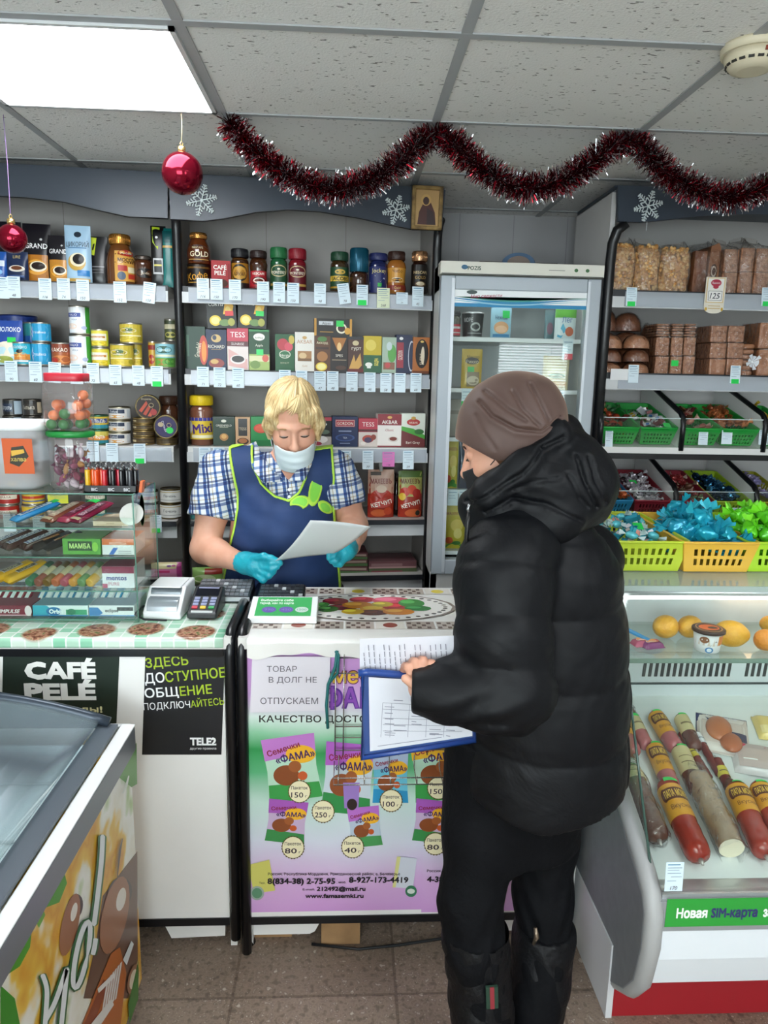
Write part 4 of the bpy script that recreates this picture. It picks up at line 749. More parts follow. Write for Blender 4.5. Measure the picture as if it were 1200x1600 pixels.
# ================================================================== the sales counters
YC, ZT = 1.735,.918
XM = .655      # right end of the middle counter
def px2(px, py, Y=YC): p = at(px, py, Y); return p.x, p.z
def pdeco(mb, items, Y, lift=.0006, step=.00004):
    """flat print on the plane facing the shop at depth Y: items are measured in the picture"""
    for it in items:
        k = it[0]; lift += step
        if k == 'poly': mb.add([(px2(a, b, Y)[0], Y-lift, px2(a, b, Y)[1]) for a, b in it[1]],[tuple(range(len(it[1])))], it[2] if not isinstance(it[2], str) else M(it[2],.4))
        elif k == 'text':
            _, t, x0, y0, x1, hpx, col, bold = it[:8]; sh = it[8] if len(it) > 8 else 0
            vs, fs, wd = text_geo(t, bold); a = px2(x0, y0, Y); b = px2(x1, y0 if len(it) < 10 else it[9], Y); hm = hpx*Y*1.02/F
            sx = (Vector(b)-Vector(a)).length/wd; s = hm/.73; ang = atan2(b[1]-a[1], b[0]-a[0]); c = ((a[0]+b[0])/2,(a[1]+b[1])/2)
            mb.add([(c[0]+(x*sx+y*s*sh)*cos(ang)-y*s*sin(ang), Y-lift, c[1]+(x*sx+y*s*sh)*sin(ang)+y*s*cos(ang)) for x, y in vs], fs, col if not isinstance(col, str) else M(col,.4))
        elif k == 'ell':
            _, x, y, rx, ry, col = it[:6]; n = 24; pts = []
            teeth = it[6] if len(it) > 6 else 0
            n = teeth*2 if teeth else 24
            for i in range(n):
                q = 1.0 if not teeth or i % 2 else .93
                pts.append((x+rx*q*cos(2*pi*i/n), y+ry*q*sin(2*pi*i/n)))
            c = px2(x, y, Y); vs = [(c[0], Y-lift, c[1])]+[(px2(a, b, Y)[0], Y-lift, px2(a, b, Y)[1]) for a, b in pts]
            mb.add(vs,[(0,1+(i+1) % n,1+i) for i in range(n)], col if not isinstance(col, str) else M(col,.4))
WL = noise_mat('white_laminate',[(.3,'e6e5e2'),(.7,'eeedeb')],3,.35)
def counter(name, label, x0, x1, yb, edges):
    t = thing(name, label,'counter',(0,0,0), group='white shop counters')
    zb = .105
    m = MB(); m.box(x0+.02, x1-.02, YC, YC+.018, zb, ZT-.035, WL); m.build('front_panel', t)
    for k, x in enumerate((x0+.004, x1-.022)): m = MB(); m.box(x, x+.018, YC+.018, yb-.01,0, ZT-.02, WL); m.build('side_panel', t)
    m = MB(); m.box(x0, x1, YC-.012, yb, ZT-.03, ZT, M('d8d6d2',.4)); m.build('top', t)
    m = MB(); m.box(x0+.02, x1-.02, YC-.004, YC+.016, zb-.022, zb, BLACK); m.build('black_edging', t);
    if x0 < -.5: m = MB(); m.box(x0+.02, x1-.02, YC-.008, YC, ZT-.052, ZT-.028, BLACK); m.build('black_edging', t)
    for x in edges:
        m = MB(); m.tube([(x, YC-.006,.0 if x > -.29 else .045),(x, YC-.006, ZT-.05),(x, YC-.0, ZT-.02),(x, YC+.02, ZT+.005),(x, yb-.02, ZT+.008)],.0135, BLACK,12); m.build('post_edging', t)
    return t
XJ = px2(373,1200)[0]
cl = counter('sales_counter','white sales counter with coffee and mobile posters on the left', XL+.15, XJ-.012,2.16,(XJ-.016,))
cm = counter('sales_counter','white sales counter with the seed snack poster in the middle', XJ+.006, XM,2.16,(XJ+.014,))
# kick boards under the counters
def kick(pts, label):
    Y = YC+.024; m = MB(); m.prism([px2(a, b, Y) for a, b in pts], Y, Y+.016, WL); tag(m.build('kick_board', None), label,'kick board','white kick boards under the counters')
kick([(247,1437),(352,1437),(352,1462),(268,1466),(257,1445)],'white kick board with a curved end under the left counter')
kick([(392,1432),(506,1430),(492,1455),(484,1459),(392,1461)],'white kick board with a curved end under the middle counter')
kick([(772,1425),(815,1425),(815,1454),(784,1454),(776,1440)],'white kick board seen between the customer\'s legs')
WOOD = noise_mat('bare_fibreboard',[(.3,'8a6a48'),(.7,'a8845c')],12,.7)
def pbox(px0, px1, py0, py1, Y, d, mat):
    a = px2(px0, py1, Y); b = px2(px1, py0, Y); m = MB(); m.box(a[0], b[0], Y, Y+d, max(0, a[1]), b[1], mat); return m
tag(pbox(395,456,1450,1474, YC+.045,.1, WOOD).build('wooden_block'),'low brown wooden block behind the kick board','wooden block','wooden blocks under the counter')
tag(pbox(502,563,1422,1476, YC+.012,.1, WOOD).build('wooden_block'),'tall brown wooden block propping the middle counter','wooden block','wooden blocks under the counter')
tag(pbox(694,703,1425,1456, YC+.06,.03, M('a03a1e',.5)).build('wooden_block'),'orange red block beside the customer\'s leg under the counter','wooden block','wooden blocks under the counter')
m = MB(); p = [atz(487,1475,.006), atz(560,1483,.006), atz(620,1477,.006), atz(720,1462,.006), atz(860,1440,.006)]; m.tube(p,.004, BLACKMATTE,6); tag(m.build('power_cable'),'thin black cable lying on the floor under the counter','cable')
px_, _ = px2(386,1470); m = MB(); m.lathe([(.02,0),(.016,.01),(.012,.02),(.012,.075)], BLACKMATTE,16); tag(m.build('counter_foot', None,(px_, YC+.03,0)),'black adjustable foot at the corner of the middle counter','furniture foot')
# posters on the left counter
def poster(name, label, cat, pts, Y, base, items, d=.001):
    m = MB(); m.add([(px2(a, b, Y)[0], Y-.0008, px2(a, b, Y)[1]) for a, b in pts],[tuple(range(len(pts)))], M(base,.4));
    m.add([(px2(a, b, Y)[0], Y, px2(a, b, Y)[1]) for a, b in pts],[tuple(reversed(range(len(pts))))], M(base,.4)); pdeco(m, items, Y-.0008); return tag(m.build(name), label, cat)
SLAB = .03
poster('coffee_poster','dark green coffee poster with big white block letters','poster',[(5,1019),(187,1018),(182,1130),(3,1136)], YC-.001,'1c2a22',[
    ('text','CAFÉ',38,1047,150,27,'eeeeea',.045),('text','PELÉ',38,1080,150,27,'eeeeea',.045),('text','победы!',77,1108,160,11,'dcd8a8',.02)])
GR = 'a3be2c'; WT = 'ecedee'
poster('mobile_poster','black mobile phone poster with green and white lettering','poster',[(228,1003),(352,1005),(346,1179),(222,1179)], YC-.001,'15171c',[
    ('text','ЗДЕСЬ',227,1036,294,16, GR,.01,0,1031),('text','ДО',226,1060,257,17, WT,.01,0,1058),('text','СТУПНОЕ',258,1058,352,17, GR,.01,0,1050),
    ('text','ОБЩ',226,1083,279,16, WT,.01,0,1080),('text','ЕНИЕ',281,1080,331,16, GR,.01,0,1076),('text','ПОДКЛЮЧ',224,1104,297,12, WT,.004,0,1100),('text','АЙТЕСЬ',298,1100,350,12, GR,.004,0,1095),
    ('text','TELE2',297,1158,338,13, WT,.04),('text','другие правила',297,1169,338,4, WT,.0)])
# the seed snack poster
def grad_mat():
    m, nt, b, o = nodes('printed_poster_wash'); g = N(nt,'ShaderNodeTexCoord'); sp = N(nt,'ShaderNodeSeparateXYZ'); nt.links.new(g.outputs['Object'], sp.inputs[0])
    mr = N(nt,'ShaderNodeMapRange'); mr.inputs[1].default_value = .1; mr.inputs[2].default_value = .88; nt.links.new(sp.outputs['Z'], mr.inputs[0])
    nz = N(nt,'ShaderNodeTexNoise', i_Scale=4); nt.links.new(g.outputs['Object'], nz.inputs['Vector'])
    xa = N(nt,'ShaderNodeMath', operation='MULTIPLY_ADD'); xa.inputs[1].default_value = .12; nt.links.new(nz.outputs['Fac'], xa.inputs[0]); nt.links.new(mr.outputs[0], xa.inputs[2])
    r = ramp(nt,[(.0,'c88ad2'),(.2,'d9b0de'),(.36,'d8dcea'),(.52,'c4e0d4'),(.62,'5cb27c'),(.70,'2f9450'),(.76,'8cc6a0'),(.82,'d4e4dc'),(.9,'d2a8da'),(1,'cb98d4')], xa.outputs[0])
    nt.links.new(r.outputs[0], b.inputs['Base Color']); b.inputs['Roughness'].default_value = .3; return m
GRAD = grad_mat()
def bag(x, y, w, h, tilt, top, mid, low, name, sz, circ=None, gram=''):
    """a printed snack bag: tilted rectangle with title, scene blobs and a weight seal"""
    ca, sa = cos(radians(tilt)), sin(radians(tilt)); q = lambda a, b: (x+(a*w)*ca-(b*h)*sa, y+(a*w)*sa+(b*h)*ca)
    P = lambda pts, c: ('poly',[q(a, b) for a, b in pts][::-1], c)
    it = [P([(-.5,-.5),(.5,-.5),(.46,0),(.5,.5),(-.5,.5),(-.46,0)], mid), P([(-.5,-.5),(.5,-.5),(.48,-.22),(-.48,-.16)], top), P([(-.47,.22),(.47,.26),(.5,.5),(-.5,.5)], low)]
    it += [('ell',*q(.2,-.2), w*.28, h*.14,'f0b428')]
    it += [('ell',*q(-.12,.1), w*.24, h*.16,'8a4a24'),('ell',*q(.06,-.02), w*.12, h*.09,'a05a2c'),('ell',*q(.18,.14), w*.09, h*.07,'c85a2a')]
    a = q(-.42,-.27); b = q(.2,-.36); it.append(('text','Семечки', a[0], a[1], b[0], h*.1,'8a1a3a',.02,0, b[1]))
    a = q(-.28,-.16); b = q(.46,-.2); it.append(('text','«ФАМА»', a[0], a[1], b[0], h*.13,'3a1a5a',.02,0, b[1]))
    if circ: it += seal(circ[0], circ[1], gram)
    return it
def seal(x, y, gram): return [('ell', x, y,18.5,18.5,'5a4a1a',24),('ell', x, y,16.5,16.5,'efe6c0'),('text','Пакеток', x-13, y-6, x+13,6,'2a1a2a',.01),('text', gram, x-13, y+5, x+6,10,'2a1a2a',.01),('text','г', x+9, y+7, x+12,5,'2a1a2a',0)]
YP = YC-.001
def seed_poster():
    m = MB(); L, Rr, Tt, B = px2(381,1200)[0], px2(692,1200)[0], px2(500,1002)[1], px2(500,1423)[1]
    def panel(x0, x1, lift): m.add([(x0, YP-lift, B),(x1, YP-lift, B),(x1, YP-lift, Tt),(x0, YP-lift, Tt)],[(0,1,2,3)], GRAD)
    panel(L, XM-.022,.0006)
    PU = '5a2a8c'
    it = [('text','Семечки',478,1055,612,26,'6a2a6a',.05),('text','Семечки',478,1055,612,26,'e8b83a',.015),('text','«ФАМА»',484,1090,640,34, PU,.05),('text','«ФАМА»',484,1090,640,34,'8a4ab0',.012),('text','КАЧЕСТВО ДОСТОЙНОЕ',405,1123,625,12,'1c2018',.012)]
    it += bag(456,1200,84,100,-8,'c07ac8','b8dcc4','3a9a4a','',1) + bag(544,1216,78,110,5,'b060c0','c8d4dc','2f8a48','',1) + bag(610,1215,56,78,0,'a8b8d0','6ac0d8','2a90c0','',1)
    it += bag(448,1283,62,66,6,'a85ab8','c8b0d0','3a8a4a','',1) + bag(570,1291,50,62,-6,'b870c8','b8c8d8','4a9a58','',1)
    it += [('poly',[(536,1222),(562,1222),(560,1262),(538,1262)][::-1],'9a7ac0'),('ell',550,1256,8,9,'2a1a1a')]
    it += seal(468,1236,'150') + seal(505,1267,'250') + seal(611,1250,'100') + seal(458,1323,'80') + seal(551,1322,'40')
    it += [('poly',[(388,1350),(421,1342),(430,1390),(397,1395)][::-1],'d0cc6a'),('ell',402,1394,11,11,'9aa8a0'),('ell',402,1394,8,8,'5a8a6a'),('poly',[(623,1337),(651,1340),(645,1387),(616,1385)][::-1],'d4d8e4'),('poly',[(620,1337),(626,1337),(618,1385),(613,1385)][::-1],'dcd890'),('ell',642,1391,9,9,'3a7a5a'),('ell',642,1391,6,4,'d8e0d8')]
    it += [('text','Россия, Республика Мордовия, Ромодановский район, с. Белозерье',419,1364,625,5,'1a1420',.012),('text','Тел.',405,1378,415,4,'1a1420',.01),('text','8(834-38) 2-75-95',418,1375,524,11,'1a1420',.03),('text',', моб.',526,1377,541,4,'1a1420',.01),('text','8-927-173-4419',545,1373,638,11,'1a1420',.03),('text','E-mail:',473,1388,492,4,'1a1420',.01),('text','212492@mail.ru',495,1387,571,8,'1a1420',.03),('text','www.famasemki.ru',477,1398,568,8,'1a1420',.03)]
    # the second sheet, overlapping from 665 on
    dx = 217
    it2 = bag(456+dx+13,1200,84,100,-6,'e0b030','b8dcc4','3a9a4a','',1) + bag(448+dx+13,1283,62,66,6,'a85ab8','c8b0d0','3a8a4a','',1) + seal(685,1231,'150') + seal(680,1318,'80') + [('text','Россия, Республика Мордовия',667,1360,760,5,'1a1420',.012),('text','4-38) 2-75-95',667,1373,745,11,'1a1420',.03),('text','8-927-173',757,1372,830,11,'1a1420',.03),('text','mail.ru',757,1385,790,8,'1a1420',.03),('text','semki.ru',748,1396,788,8,'1a1420',.03)]
    pdeco(m, it, YP-.0006)
    a = px2(665,1200)[0]; panel(a, XM-.022,.0140 if 0 else .0115)
    pdeco(m, it2, YP-.0118)
    tag(m.build('seed_poster'),'lilac and green sunflower seed poster on the middle counter front','poster')
seed_poster()
# debt notice
poster('debt_notice','white laminated notice in thin grey capitals on the seed poster','notice',[(394,1026),(516,1026),(514,1110),(391,1113)], YC-.014,'dbd6de',[
    ('text','ТОВАР',417,1045,464,10,'55505a',.0),('text','В ДОЛГ НЕ',420,1062,495,10,'55505a',.0),('text','ОТПУСКАЕМ',407,1095,497,11,'55505a',.0)])
# wire rack hanging on the counter front
def rack():
    Y0, Y1 = YC-.02, YC-.10; m = MB(); st = M('b4b2b0',.25,.9)
    X = lambda p: px2(p,1100, Y0)[0]; Z = lambda q: px2(600, q, Y0)[1]
    for p in (524,537,580,625,670,715): m.tube([(X(p), Y0, Z(1014)),(X(p), Y0, Z(1180))],.0018, st,6)
    for q in (1016,1028,1052,1135,1152,1172): m.tube([(X(523), Y0, Z(q)),(X(722), Y0, Z(q))],.0018, st,6)

    for q in (1189,1199): m.tube([(X(523), Y0, Z(q)),(X(523), Y1, Z(q)),(X(722), Y1, Z(q)),(X(722), Y0, Z(q))],.0018, st,6)
    for p in (530,570,610,650,690): m.tube([(X(p), Y0, Z(1180)),(X(p), Y0, Z(1199)),(X(p), Y1, Z(1199)),(X(p), Y1, Z(1187))],.0015, st,6)
    tag(m.build('wire_rack'),'thin steel wire rack hanging on the seed poster','wire rack')
    m = MB(); g = M('1f6a6a',.5); x = X(526); pts = [(x, Y0-.004, Z(1016)),(x-.004, Y0-.006, Z(1040)),(x-.022, Y0-.006, Z(1068)),(x-.026, Y0-.006, Z(1100)),(x-.022, Y0-.005, Z(1136))]
    m.tube(pts,.004, g,8); m.tube([(x-.004, Y0-.006, Z(1016)),(x+.004, Y0-.006, Z(1022)),(x+.002, Y0-.006, Z(1050)),(x-.02, Y0-.006, Z(1066))],.0035, g,8); tag(m.build('ribbon'),'dark teal ribbon tied to the wire rack corner','ribbon')
rack()
# table coverings
def cloth_left():
    m = MB(); x0, x1 = XL+.16, XJ-.03; z = ZT+.0012
    mat, nt, b, o = nodes('green_tile_oilcloth'); tc = N(nt,'ShaderNodeTexCoord')
    br = N(nt,'ShaderNodeTexBrick', offset=0.0, i_Scale=1.0); br.inputs['Brick Width'].default_value = .033; br.inputs['Row Height'].default_value = .033; br.inputs['Mortar Size'].default_value = .002
    br.inputs['Color1'].default_value = lin('86c8a4'); br.inputs['Color2'].default_value = lin('dce8dc'); br.inputs['Mortar'].default_value = lin('e8eee8')
    sw = N(nt,'ShaderNodeSeparateXYZ'); cb = N(nt,'ShaderNodeCombineXYZ'); ad = N(nt,'ShaderNodeMath', operation='ADD'); nt.links.new(tc.outputs['Object'], sw.inputs[0]); nt.links.new(sw.outputs['Y'], ad.inputs[0]); nt.links.new(sw.outputs['Z'], ad.inputs[1]); nt.links.new(sw.outputs['X'], cb.inputs[0]); nt.links.new(ad.outputs[0], cb.inputs[1]); nt.links.new(cb.outputs[0], br.inputs['Vector'])
    v = N(nt,'ShaderNodeTexVoronoi', i_Scale=7.5); v.inputs['Randomness'].default_value = .3; nt.links.new(cb.outputs[0], v.inputs['Vector'])
    nz = N(nt,'ShaderNodeTexNoise', i_Scale=60, i_Detail=4); nt.links.new(cb.outputs[0], nz.inputs['Vector'])
    fl = ramp(nt,[(.3,'4a2a20'),(.45,'8a5a44'),(.55,'b88a70'),(.65,'5a6a3a'),(.75,'3a2018')], nz.outputs['Fac'])
    k = ramp(nt,[(0,'ffffff'),(.34,'ffffff'),(.40,'000000'),(1,'000000')], v.outputs['Distance'])
    mx = N(nt,'ShaderNodeMixRGB'); nt.links.new(k.outputs[0], mx.inputs[0]); nt.links.new(br.outputs['Color'], mx.inputs[1]); nt.links.new(fl.outputs[0], mx.inputs[2]); nt.links.new(mx.outputs[0], b.inputs['Base Color']); b.inputs['Roughness'].default_value = .25
    def fn(a, c):
        x = x0+(x1-x0)*a
        if c < .4: return (x,2.15-(2.15-(YC-.008))*c/.4, z)
        if c < .6: q = (c-.4)/.2; return (x, YC-.008-.008*sin(q*pi/2), z-.008*(1-cos(q*pi/2)))
        return (x, YC-.016, z-.008-.018*(c-.6)/.4)
    m.grid(fn,30,10, mat); tag(m.build('oilcloth', solid=.001),'green squared oilcloth with brown flowers on the left counter','tablecloth')
cloth_left()
def cloth_mid():
    x0, x1 = XJ+.03, XM-.01; z = ZT+.0012; m = MB(); base = M('e6e4e0',.22)
    def fn(a, c):
        x = x0+(x1-x0)*a
        if c < .4: return (x,2.15-(2.15-(YC-.014))*c/.4, z)
        if c < .6: q = (c-.4)/.2; return (x, YC-.014-.01*sin(q*pi/2), z-.01*(1-cos(q*pi/2)))
        q = (c-.6)/.4; return (x, YC-.024-.003*sin(a*40)*q, z-.01-(.034+.006*sin(a*23+1)+.003*sin(a*61))*q)
    m.grid(fn,80,14, base)
    W = x1-x0; D = 2.14-YC; mp = lambda u, v, l: (x0+W/2+u, YC+v+.01, z+l)
    it = []; n = 11; cw = 1/n; br = ['7a6a60','c8bcb0','5a4a44','d8d0c4']
    rows = [(.0,.12),(.12,.24),(.8,.9),(.9,1.0)]
    for j,(v0, v1) in enumerate(((.10,.24),(.84,.97))):
        for i in range(n):
            u0 = i*cw; it.append(R(u0+.003, v0, u0+cw-.003, v1,('b8aca2','ded8ce','a89a90')[(i+j) % 3]))
            if (i+j) % 3 == 1: it.append(E(u0+cw/2,(v0+v1)/2,.022,.045,('d8c02a','8a3a2a','6a8a3a')[i % 3]))
            else:
                for q in range(5):
                    for w_ in range(3):
                        if (q+w_) % 2 == 0: it.append(R(u0+.006+q*.0145, v0+.01+w_*.04, u0+.006+q*.0145+.012, v0+.01+w_*.04+.034,'5e4c46'))
    for (u0, u1) in ((.0,.09),(.635,.715),(.9,1.0)):
        for i in range(4): it.append(R(u0+.005,.26+i*.145, u1-.005,.26+i*.145+.13,('ded8ce','b8aca2')[i % 2])); it.append(E((u0+u1)/2,.32+i*.145,.025,.04,'d8c02a' if i % 2 == 0 else '8a6a5a'))
    # two printed fruit ovals (one largely under the customer's arm)
    for cx in (.362,):
        it.append(E(cx,.54,.27,.30,'8a7c74')); it.append(E(cx,.54,.258,.285,'efece6'))
        for i in range(40): a = 2*pi*i/40; it.append(E(cx+.235*cos(a),.54+.255*sin(a),.008,.012,'4a3c38'))
        fr = [(-.15,.12,.06,.08,'8a2430'),(-.12,-.02,.07,.07,'6a1a2a'),(-.18,-.06,.05,.07,'3a6a2a'),(-.04,.16,.06,.07,'b83040'),(-.06,.03,.07,.08,'d88a2a'),(.02,-.06,.08,.09,'e0a030'),(.0,-.14,.07,.06,'5a3020'),(.08,.14,.09,.09,'d85a70'),(.1,.0,.07,.09,'b82a30'),(.16,.08,.06,.1,'3a8a3a'),(.18,-.04,.06,.06,'2a7a34'),(.1,-.12,.07,.07,'e08a2a'),(-.08,-.12,.05,.06,'d8b030'),(.04,.05,.05,.06,'c8b03a'),(-.2,.04,.03,.05,'4a8a3a')]
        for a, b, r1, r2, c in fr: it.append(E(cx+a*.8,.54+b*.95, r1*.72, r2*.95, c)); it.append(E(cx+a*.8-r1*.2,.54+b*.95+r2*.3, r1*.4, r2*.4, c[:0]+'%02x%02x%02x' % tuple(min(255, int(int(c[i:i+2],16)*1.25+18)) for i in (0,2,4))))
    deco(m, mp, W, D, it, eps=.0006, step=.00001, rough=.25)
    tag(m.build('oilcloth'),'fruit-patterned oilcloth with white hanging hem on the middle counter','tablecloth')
cloth_mid()
# ================================================================== glass display with sweets on the left counter
Z0 = ZT+.004
DX0, DX1, DY0, DY1, DZ = -1.02,-.545,1.825,2.035,1.262
TIER = [Z0+.008,1.008,1.098,1.175]     # tier floors (front edge)
def display():
    t = thing('glass_display','clear glass tiered display box full of sweets on the left counter','display case',((DX0+DX1)/2,(DY0+DY1)/2, Z0))
    ox, oy = (DX0+DX1)/2,(DY0+DY1)/2; g = clear_mat('greenish_glass','f8fdfa',.05,.03); ge = M('5f8f80',.15,0,.6)
    def bx(n,*a): m = MB(); m.box(a[0]-ox, a[1]-ox, a[2]-oy, a[3]-oy, a[4]-Z0, a[5]-Z0, g); return m.build(n, t)
    bx('side_pane', DX1-.004, DX1, DY0, DY1, Z0, DZ); bx('side_pane', DX0, DX0+.004, DY0, DY1, Z0, DZ)
    bx('front_pane', DX0, DX1, DY0, DY0+.004, Z0, DZ-.06); bx('top_pane', DX0, DX1, DY0, DY1, DZ-.004, DZ)
    for k, z in enumerate(TIER): bx('glass_shelf', DX0+.005, DX1-.005, DY0+.006 , DY1-.004, z-.005, z-.001)
    m = MB()
    for (x, y) in ((DX1, DY0),(DX1, DY1)): m.tube([(x-ox, y-oy,0),(x-ox, y-oy, DZ-Z0)],.0016, ge,6)
    for z in [DZ]+[q-.003 for q in TIER]:
        m.tube([(DX0-ox, DY0+.003-oy, z-Z0),(DX1-ox, DY0+.003-oy, z-Z0)],.0018, ge,6)
    m.tube([(DX1-ox, DY0-oy, DZ-Z0),(DX1-ox, DY1-oy, DZ-Z0)],.0016, ge,6); m.build('glass_edge', t)
display()
def dpos(px, py, z, Y): p = at(px, py, Y); return p.x
def tier_box(x0, x1, y0, y1, k, name, cat, label, col, dec, d=.10, Y=1.85, group=None, top=None, zb=None):
    zb = TIER[k] if zb is None else zb; a = at(x0,(y0+y1)/2, Y).x; b = at(x1,(y0+y1)/2, Y).x; h = max(.012, at((x0+x1)/2, y0, Y).z-zb)
    o_ = make_box(name, b-a, d, h, col, dec,((a+b)/2, Y+d/2, zb),0, top); return tag(o_, label, cat, group), zb+h
def bar(px, py, k, w, ln, th, yaw, name, cat, label, col, dec, group, Y=1.85, slope=14, roll=0):
    """a wrapped bar lying on a tier, its length running back and up"""
    x = at(px, py, Y).x; m = MB(); c = M(col,.25)
    def up(a, b): s = 2*a-1; return ((a-.5)*w,(b-.5)*ln, th*(.5+.5*max(0,1-abs(s)**3)**.5*(1 if .06 < b < .94 else .1))-th*.5)
    def dn(a, b): s = 2*a-1; return ((a-.5)*w,(b-.5)*ln,-th*.5*max(0,1-abs(s)**3)**.5*(1 if .06 < b < .94 else .1))
    m.grid(up,10,16, c); m.grid(dn,10,16, c, flip=True)
    mp = lambda u, v, l: (v-ln/2,0,0)
    # print runs along the bar
    def top(u, v, l): return (v-w/2, u, th*(.5+.5*max(0,1-abs((v-w/2)/(w/2))**3)**.5)-th*.5+l*2)
    deco(m, lambda u, v, l: (w/2-v, u, th*.5*max(0,1-abs((v-w/2)/(w/2))**3)**.5+l*2), ln, w, dec,2,.3)
    zc = TIER[k]+th*.55+sin(radians(slope))*ln/2
    o_ = m.build(name, None,(x, Y+cos(radians(slope))*ln/2*.95, zc),(radians(slope), radians(roll), radians(yaw)), recalc=False); return tag(o_, label, cat, group)
SB = 'chocolate bars in the glass display'
for i,(px, py, lab, col, tx, tc, yaw) in enumerate(((42,832,'white and blue bar with green sticker on the display\'s upper tier','2a8ac8','BOUNTY','f0f4f4',-38),(88,835,'brown and cream bar beside the blue one on the upper tier','8a4a3a','Алёнка','e8d8c0',-25),(112,835,'maroon bar with a green end on the upper tier','a02a4a','РОТ','e8a0b8',-25),(132,835,'pink and maroon bar on the display\'s upper tier','8a2444','ВИШНЯ','e8b8c8',-25))):
    bar(px, py,3,.042 if i else .034,.13,.016, yaw,'chocolate_bar','chocolate bar', lab, col,[R(.15,.2,.85,.8,('d8ecf4','c8a890','7a1838','6a1a3a')[i]), T(tx,.5,.5,.4, tc if i else '2a6ab8',.6,.03), R(.86 if i in (0,2) else .0,.1,1.0 if i in (0,2) else .1,.9,'2fd05a' if i in (0,2) else 'c8b090')], SB)
tier_box(146,200,824,836,3,'pale_packet','packet','pale beige flat packet at the right of the upper tier','d8c0a4',[R(.1,.2,.9,.3,'b89878'), T('печенье',.5,.6,.3,'8a6a4a',.5)],.10)
m = MB(); p = at(206,815,1.86); m.T = Matrix.Rotation(radians(60),4,'X'); m.lathe([(.030,0),(.031,.0012),(.030,.002)], M('e4e2dc',.5),28); m.T = None; tag(m.build('round_price_card', None,(p.x, p.y,1.205)),'white round price card leaning inside the display corner','price card')
m = MB(); deco(m, lambda u, v, l: (0, u, v),.05,.085,[E(.5,.5,.45,.5,'2f7a3a'), E(.5,.5,.42,.47,'3a8a44'), T('СКИДКА',.5,.36,.08,'b8d8a8',.6), T('%',.5,.62,.16,'b8d8a8',.3)]); tag(m.build('oval_sticker', None,(DX1+.0006,1.90,1.165)),'green oval sticker on the display\'s right glass side','sticker')
# second tier
for i,(px, yaw, lab, tx) in enumerate(((0,-42,'dark brown chocolate bar with white lettering, leftmost in view on the second tier','SNICKERS'),(26,-42,'dark brown chocolate bar, second from the left on the second tier','SNICKERS'),(54,-42,'dark brown chocolate bar, third from the left on the second tier','SNICKERS'))):
    bar(px,862,2,.04,.12,.02, yaw,'chocolate_bar','chocolate bar', lab,'3a1c18',[R(.12,.2,.88,.8,'e8e8ee'), R(.14,.24,.86,.76,'34407a'), T(tx,.5,.5,.38,'f4f4f8',.66,.03)], SB)
for i, px in enumerate((70,88)):
    bar(px,862,2,.036,.11,.02,-48,'chocolate_bar','chocolate bar','black and orange chocolate bar %s the green box' % ('farther from','touching')[i],'1c1614',[R(.3,.3,.7,.7,'b86a2a'), T('NUTS',.5,.5,.3,'e8c07a',.3)], SB)
tier_box(98,157,842,869,2,'green_sweet_box','sweet box','green chewing sweet box on the second tier','5aa03a',[R(.14,.25,.78,.85,'2a4a24'), T('МАМБА',.46,.55,.3,'c8e890',.56,.02), E(.86,.5,.08,.3,'8ac84a')],.1, top='6ab04a')
tier_box(160,210,842,880,2,'white_sweet_box','sweet box','white and orange sweet box at the right of the second tier','e4e4e6',[R(0,.62,1,1,'d8703a'), T('FRUITTELLA',.5,.72,.14,'f4ece0',.8), PG([(.2,.02),(.35,.02),(.5,.45),(.35,.45)],'3a6ac0'), R(.5,.1,.9,.14,'a8a8b0'), R(.5,.22,.9,.26,'a8a8b0')],.1, zb=TIER[2]-.03 if 0 else None, top='d8703a')
# third tier
for i, px in enumerate((4,27)):
    bar(px,908,1,.046,.12,.022,-40,'chocolate_bar','chocolate bar','bright yellow chocolate bar, %s of two on the third tier' % ('farther left','nearer the rolls')[i],'e0a81e',[R(.3,.25,.75,.75,'e8e0d0'), R(.32,.3,.73,.7,'4a3020'), T('ШОК',.52,.5,.3,'f0e0b0',.3)], SB)
rc = ['3a6a4a','8a4a3a','7a5a2a','b8603a','a84a5a','c88a3a','6a8a5a','d0a040']
for i in range(8):
    px = 46+i*13.5; x = at(px,912,1.85).x; r = .0125; m = MB(); m.T = Matrix.Rotation(radians(-90+16),4,'X')
    m.lathe([(r*.8,0),(r,.003),(r,.095),(r*.8,.098)], M(rc[i],.3),18); m.lathe([(r*1.01,.03),(r*1.01,.07)], M('d8c8a0' if i % 2 else 'c0b8a8',.4),18, caps=(False, False)); m.T = None
    tag(m.build('sweet_roll', None,(x,1.845, TIER[1]+r+.001),(0,0, radians(-16))),'%s sweet roll in a tube wrapper on the third tier' % ('dark green','brown red','olive brown','orange brown','dusky pink','amber','sage green','golden')[i],'sweet roll','sweet rolls on the third tier')
tier_box(160,210,885,928,1,'mint_box','mint box','white and maroon mint box at the right of the third tier','e2dfe6',[R(0,.68,1,1,'8a2a4a'), T('mentos',.45,.48,.22,'3a3a8a',.72,.02), T('PURE',.36,.2,.16,'c0708a',.4), R(0,0,.16,.2,'b04a6a')],.1, top='8a2a4a')
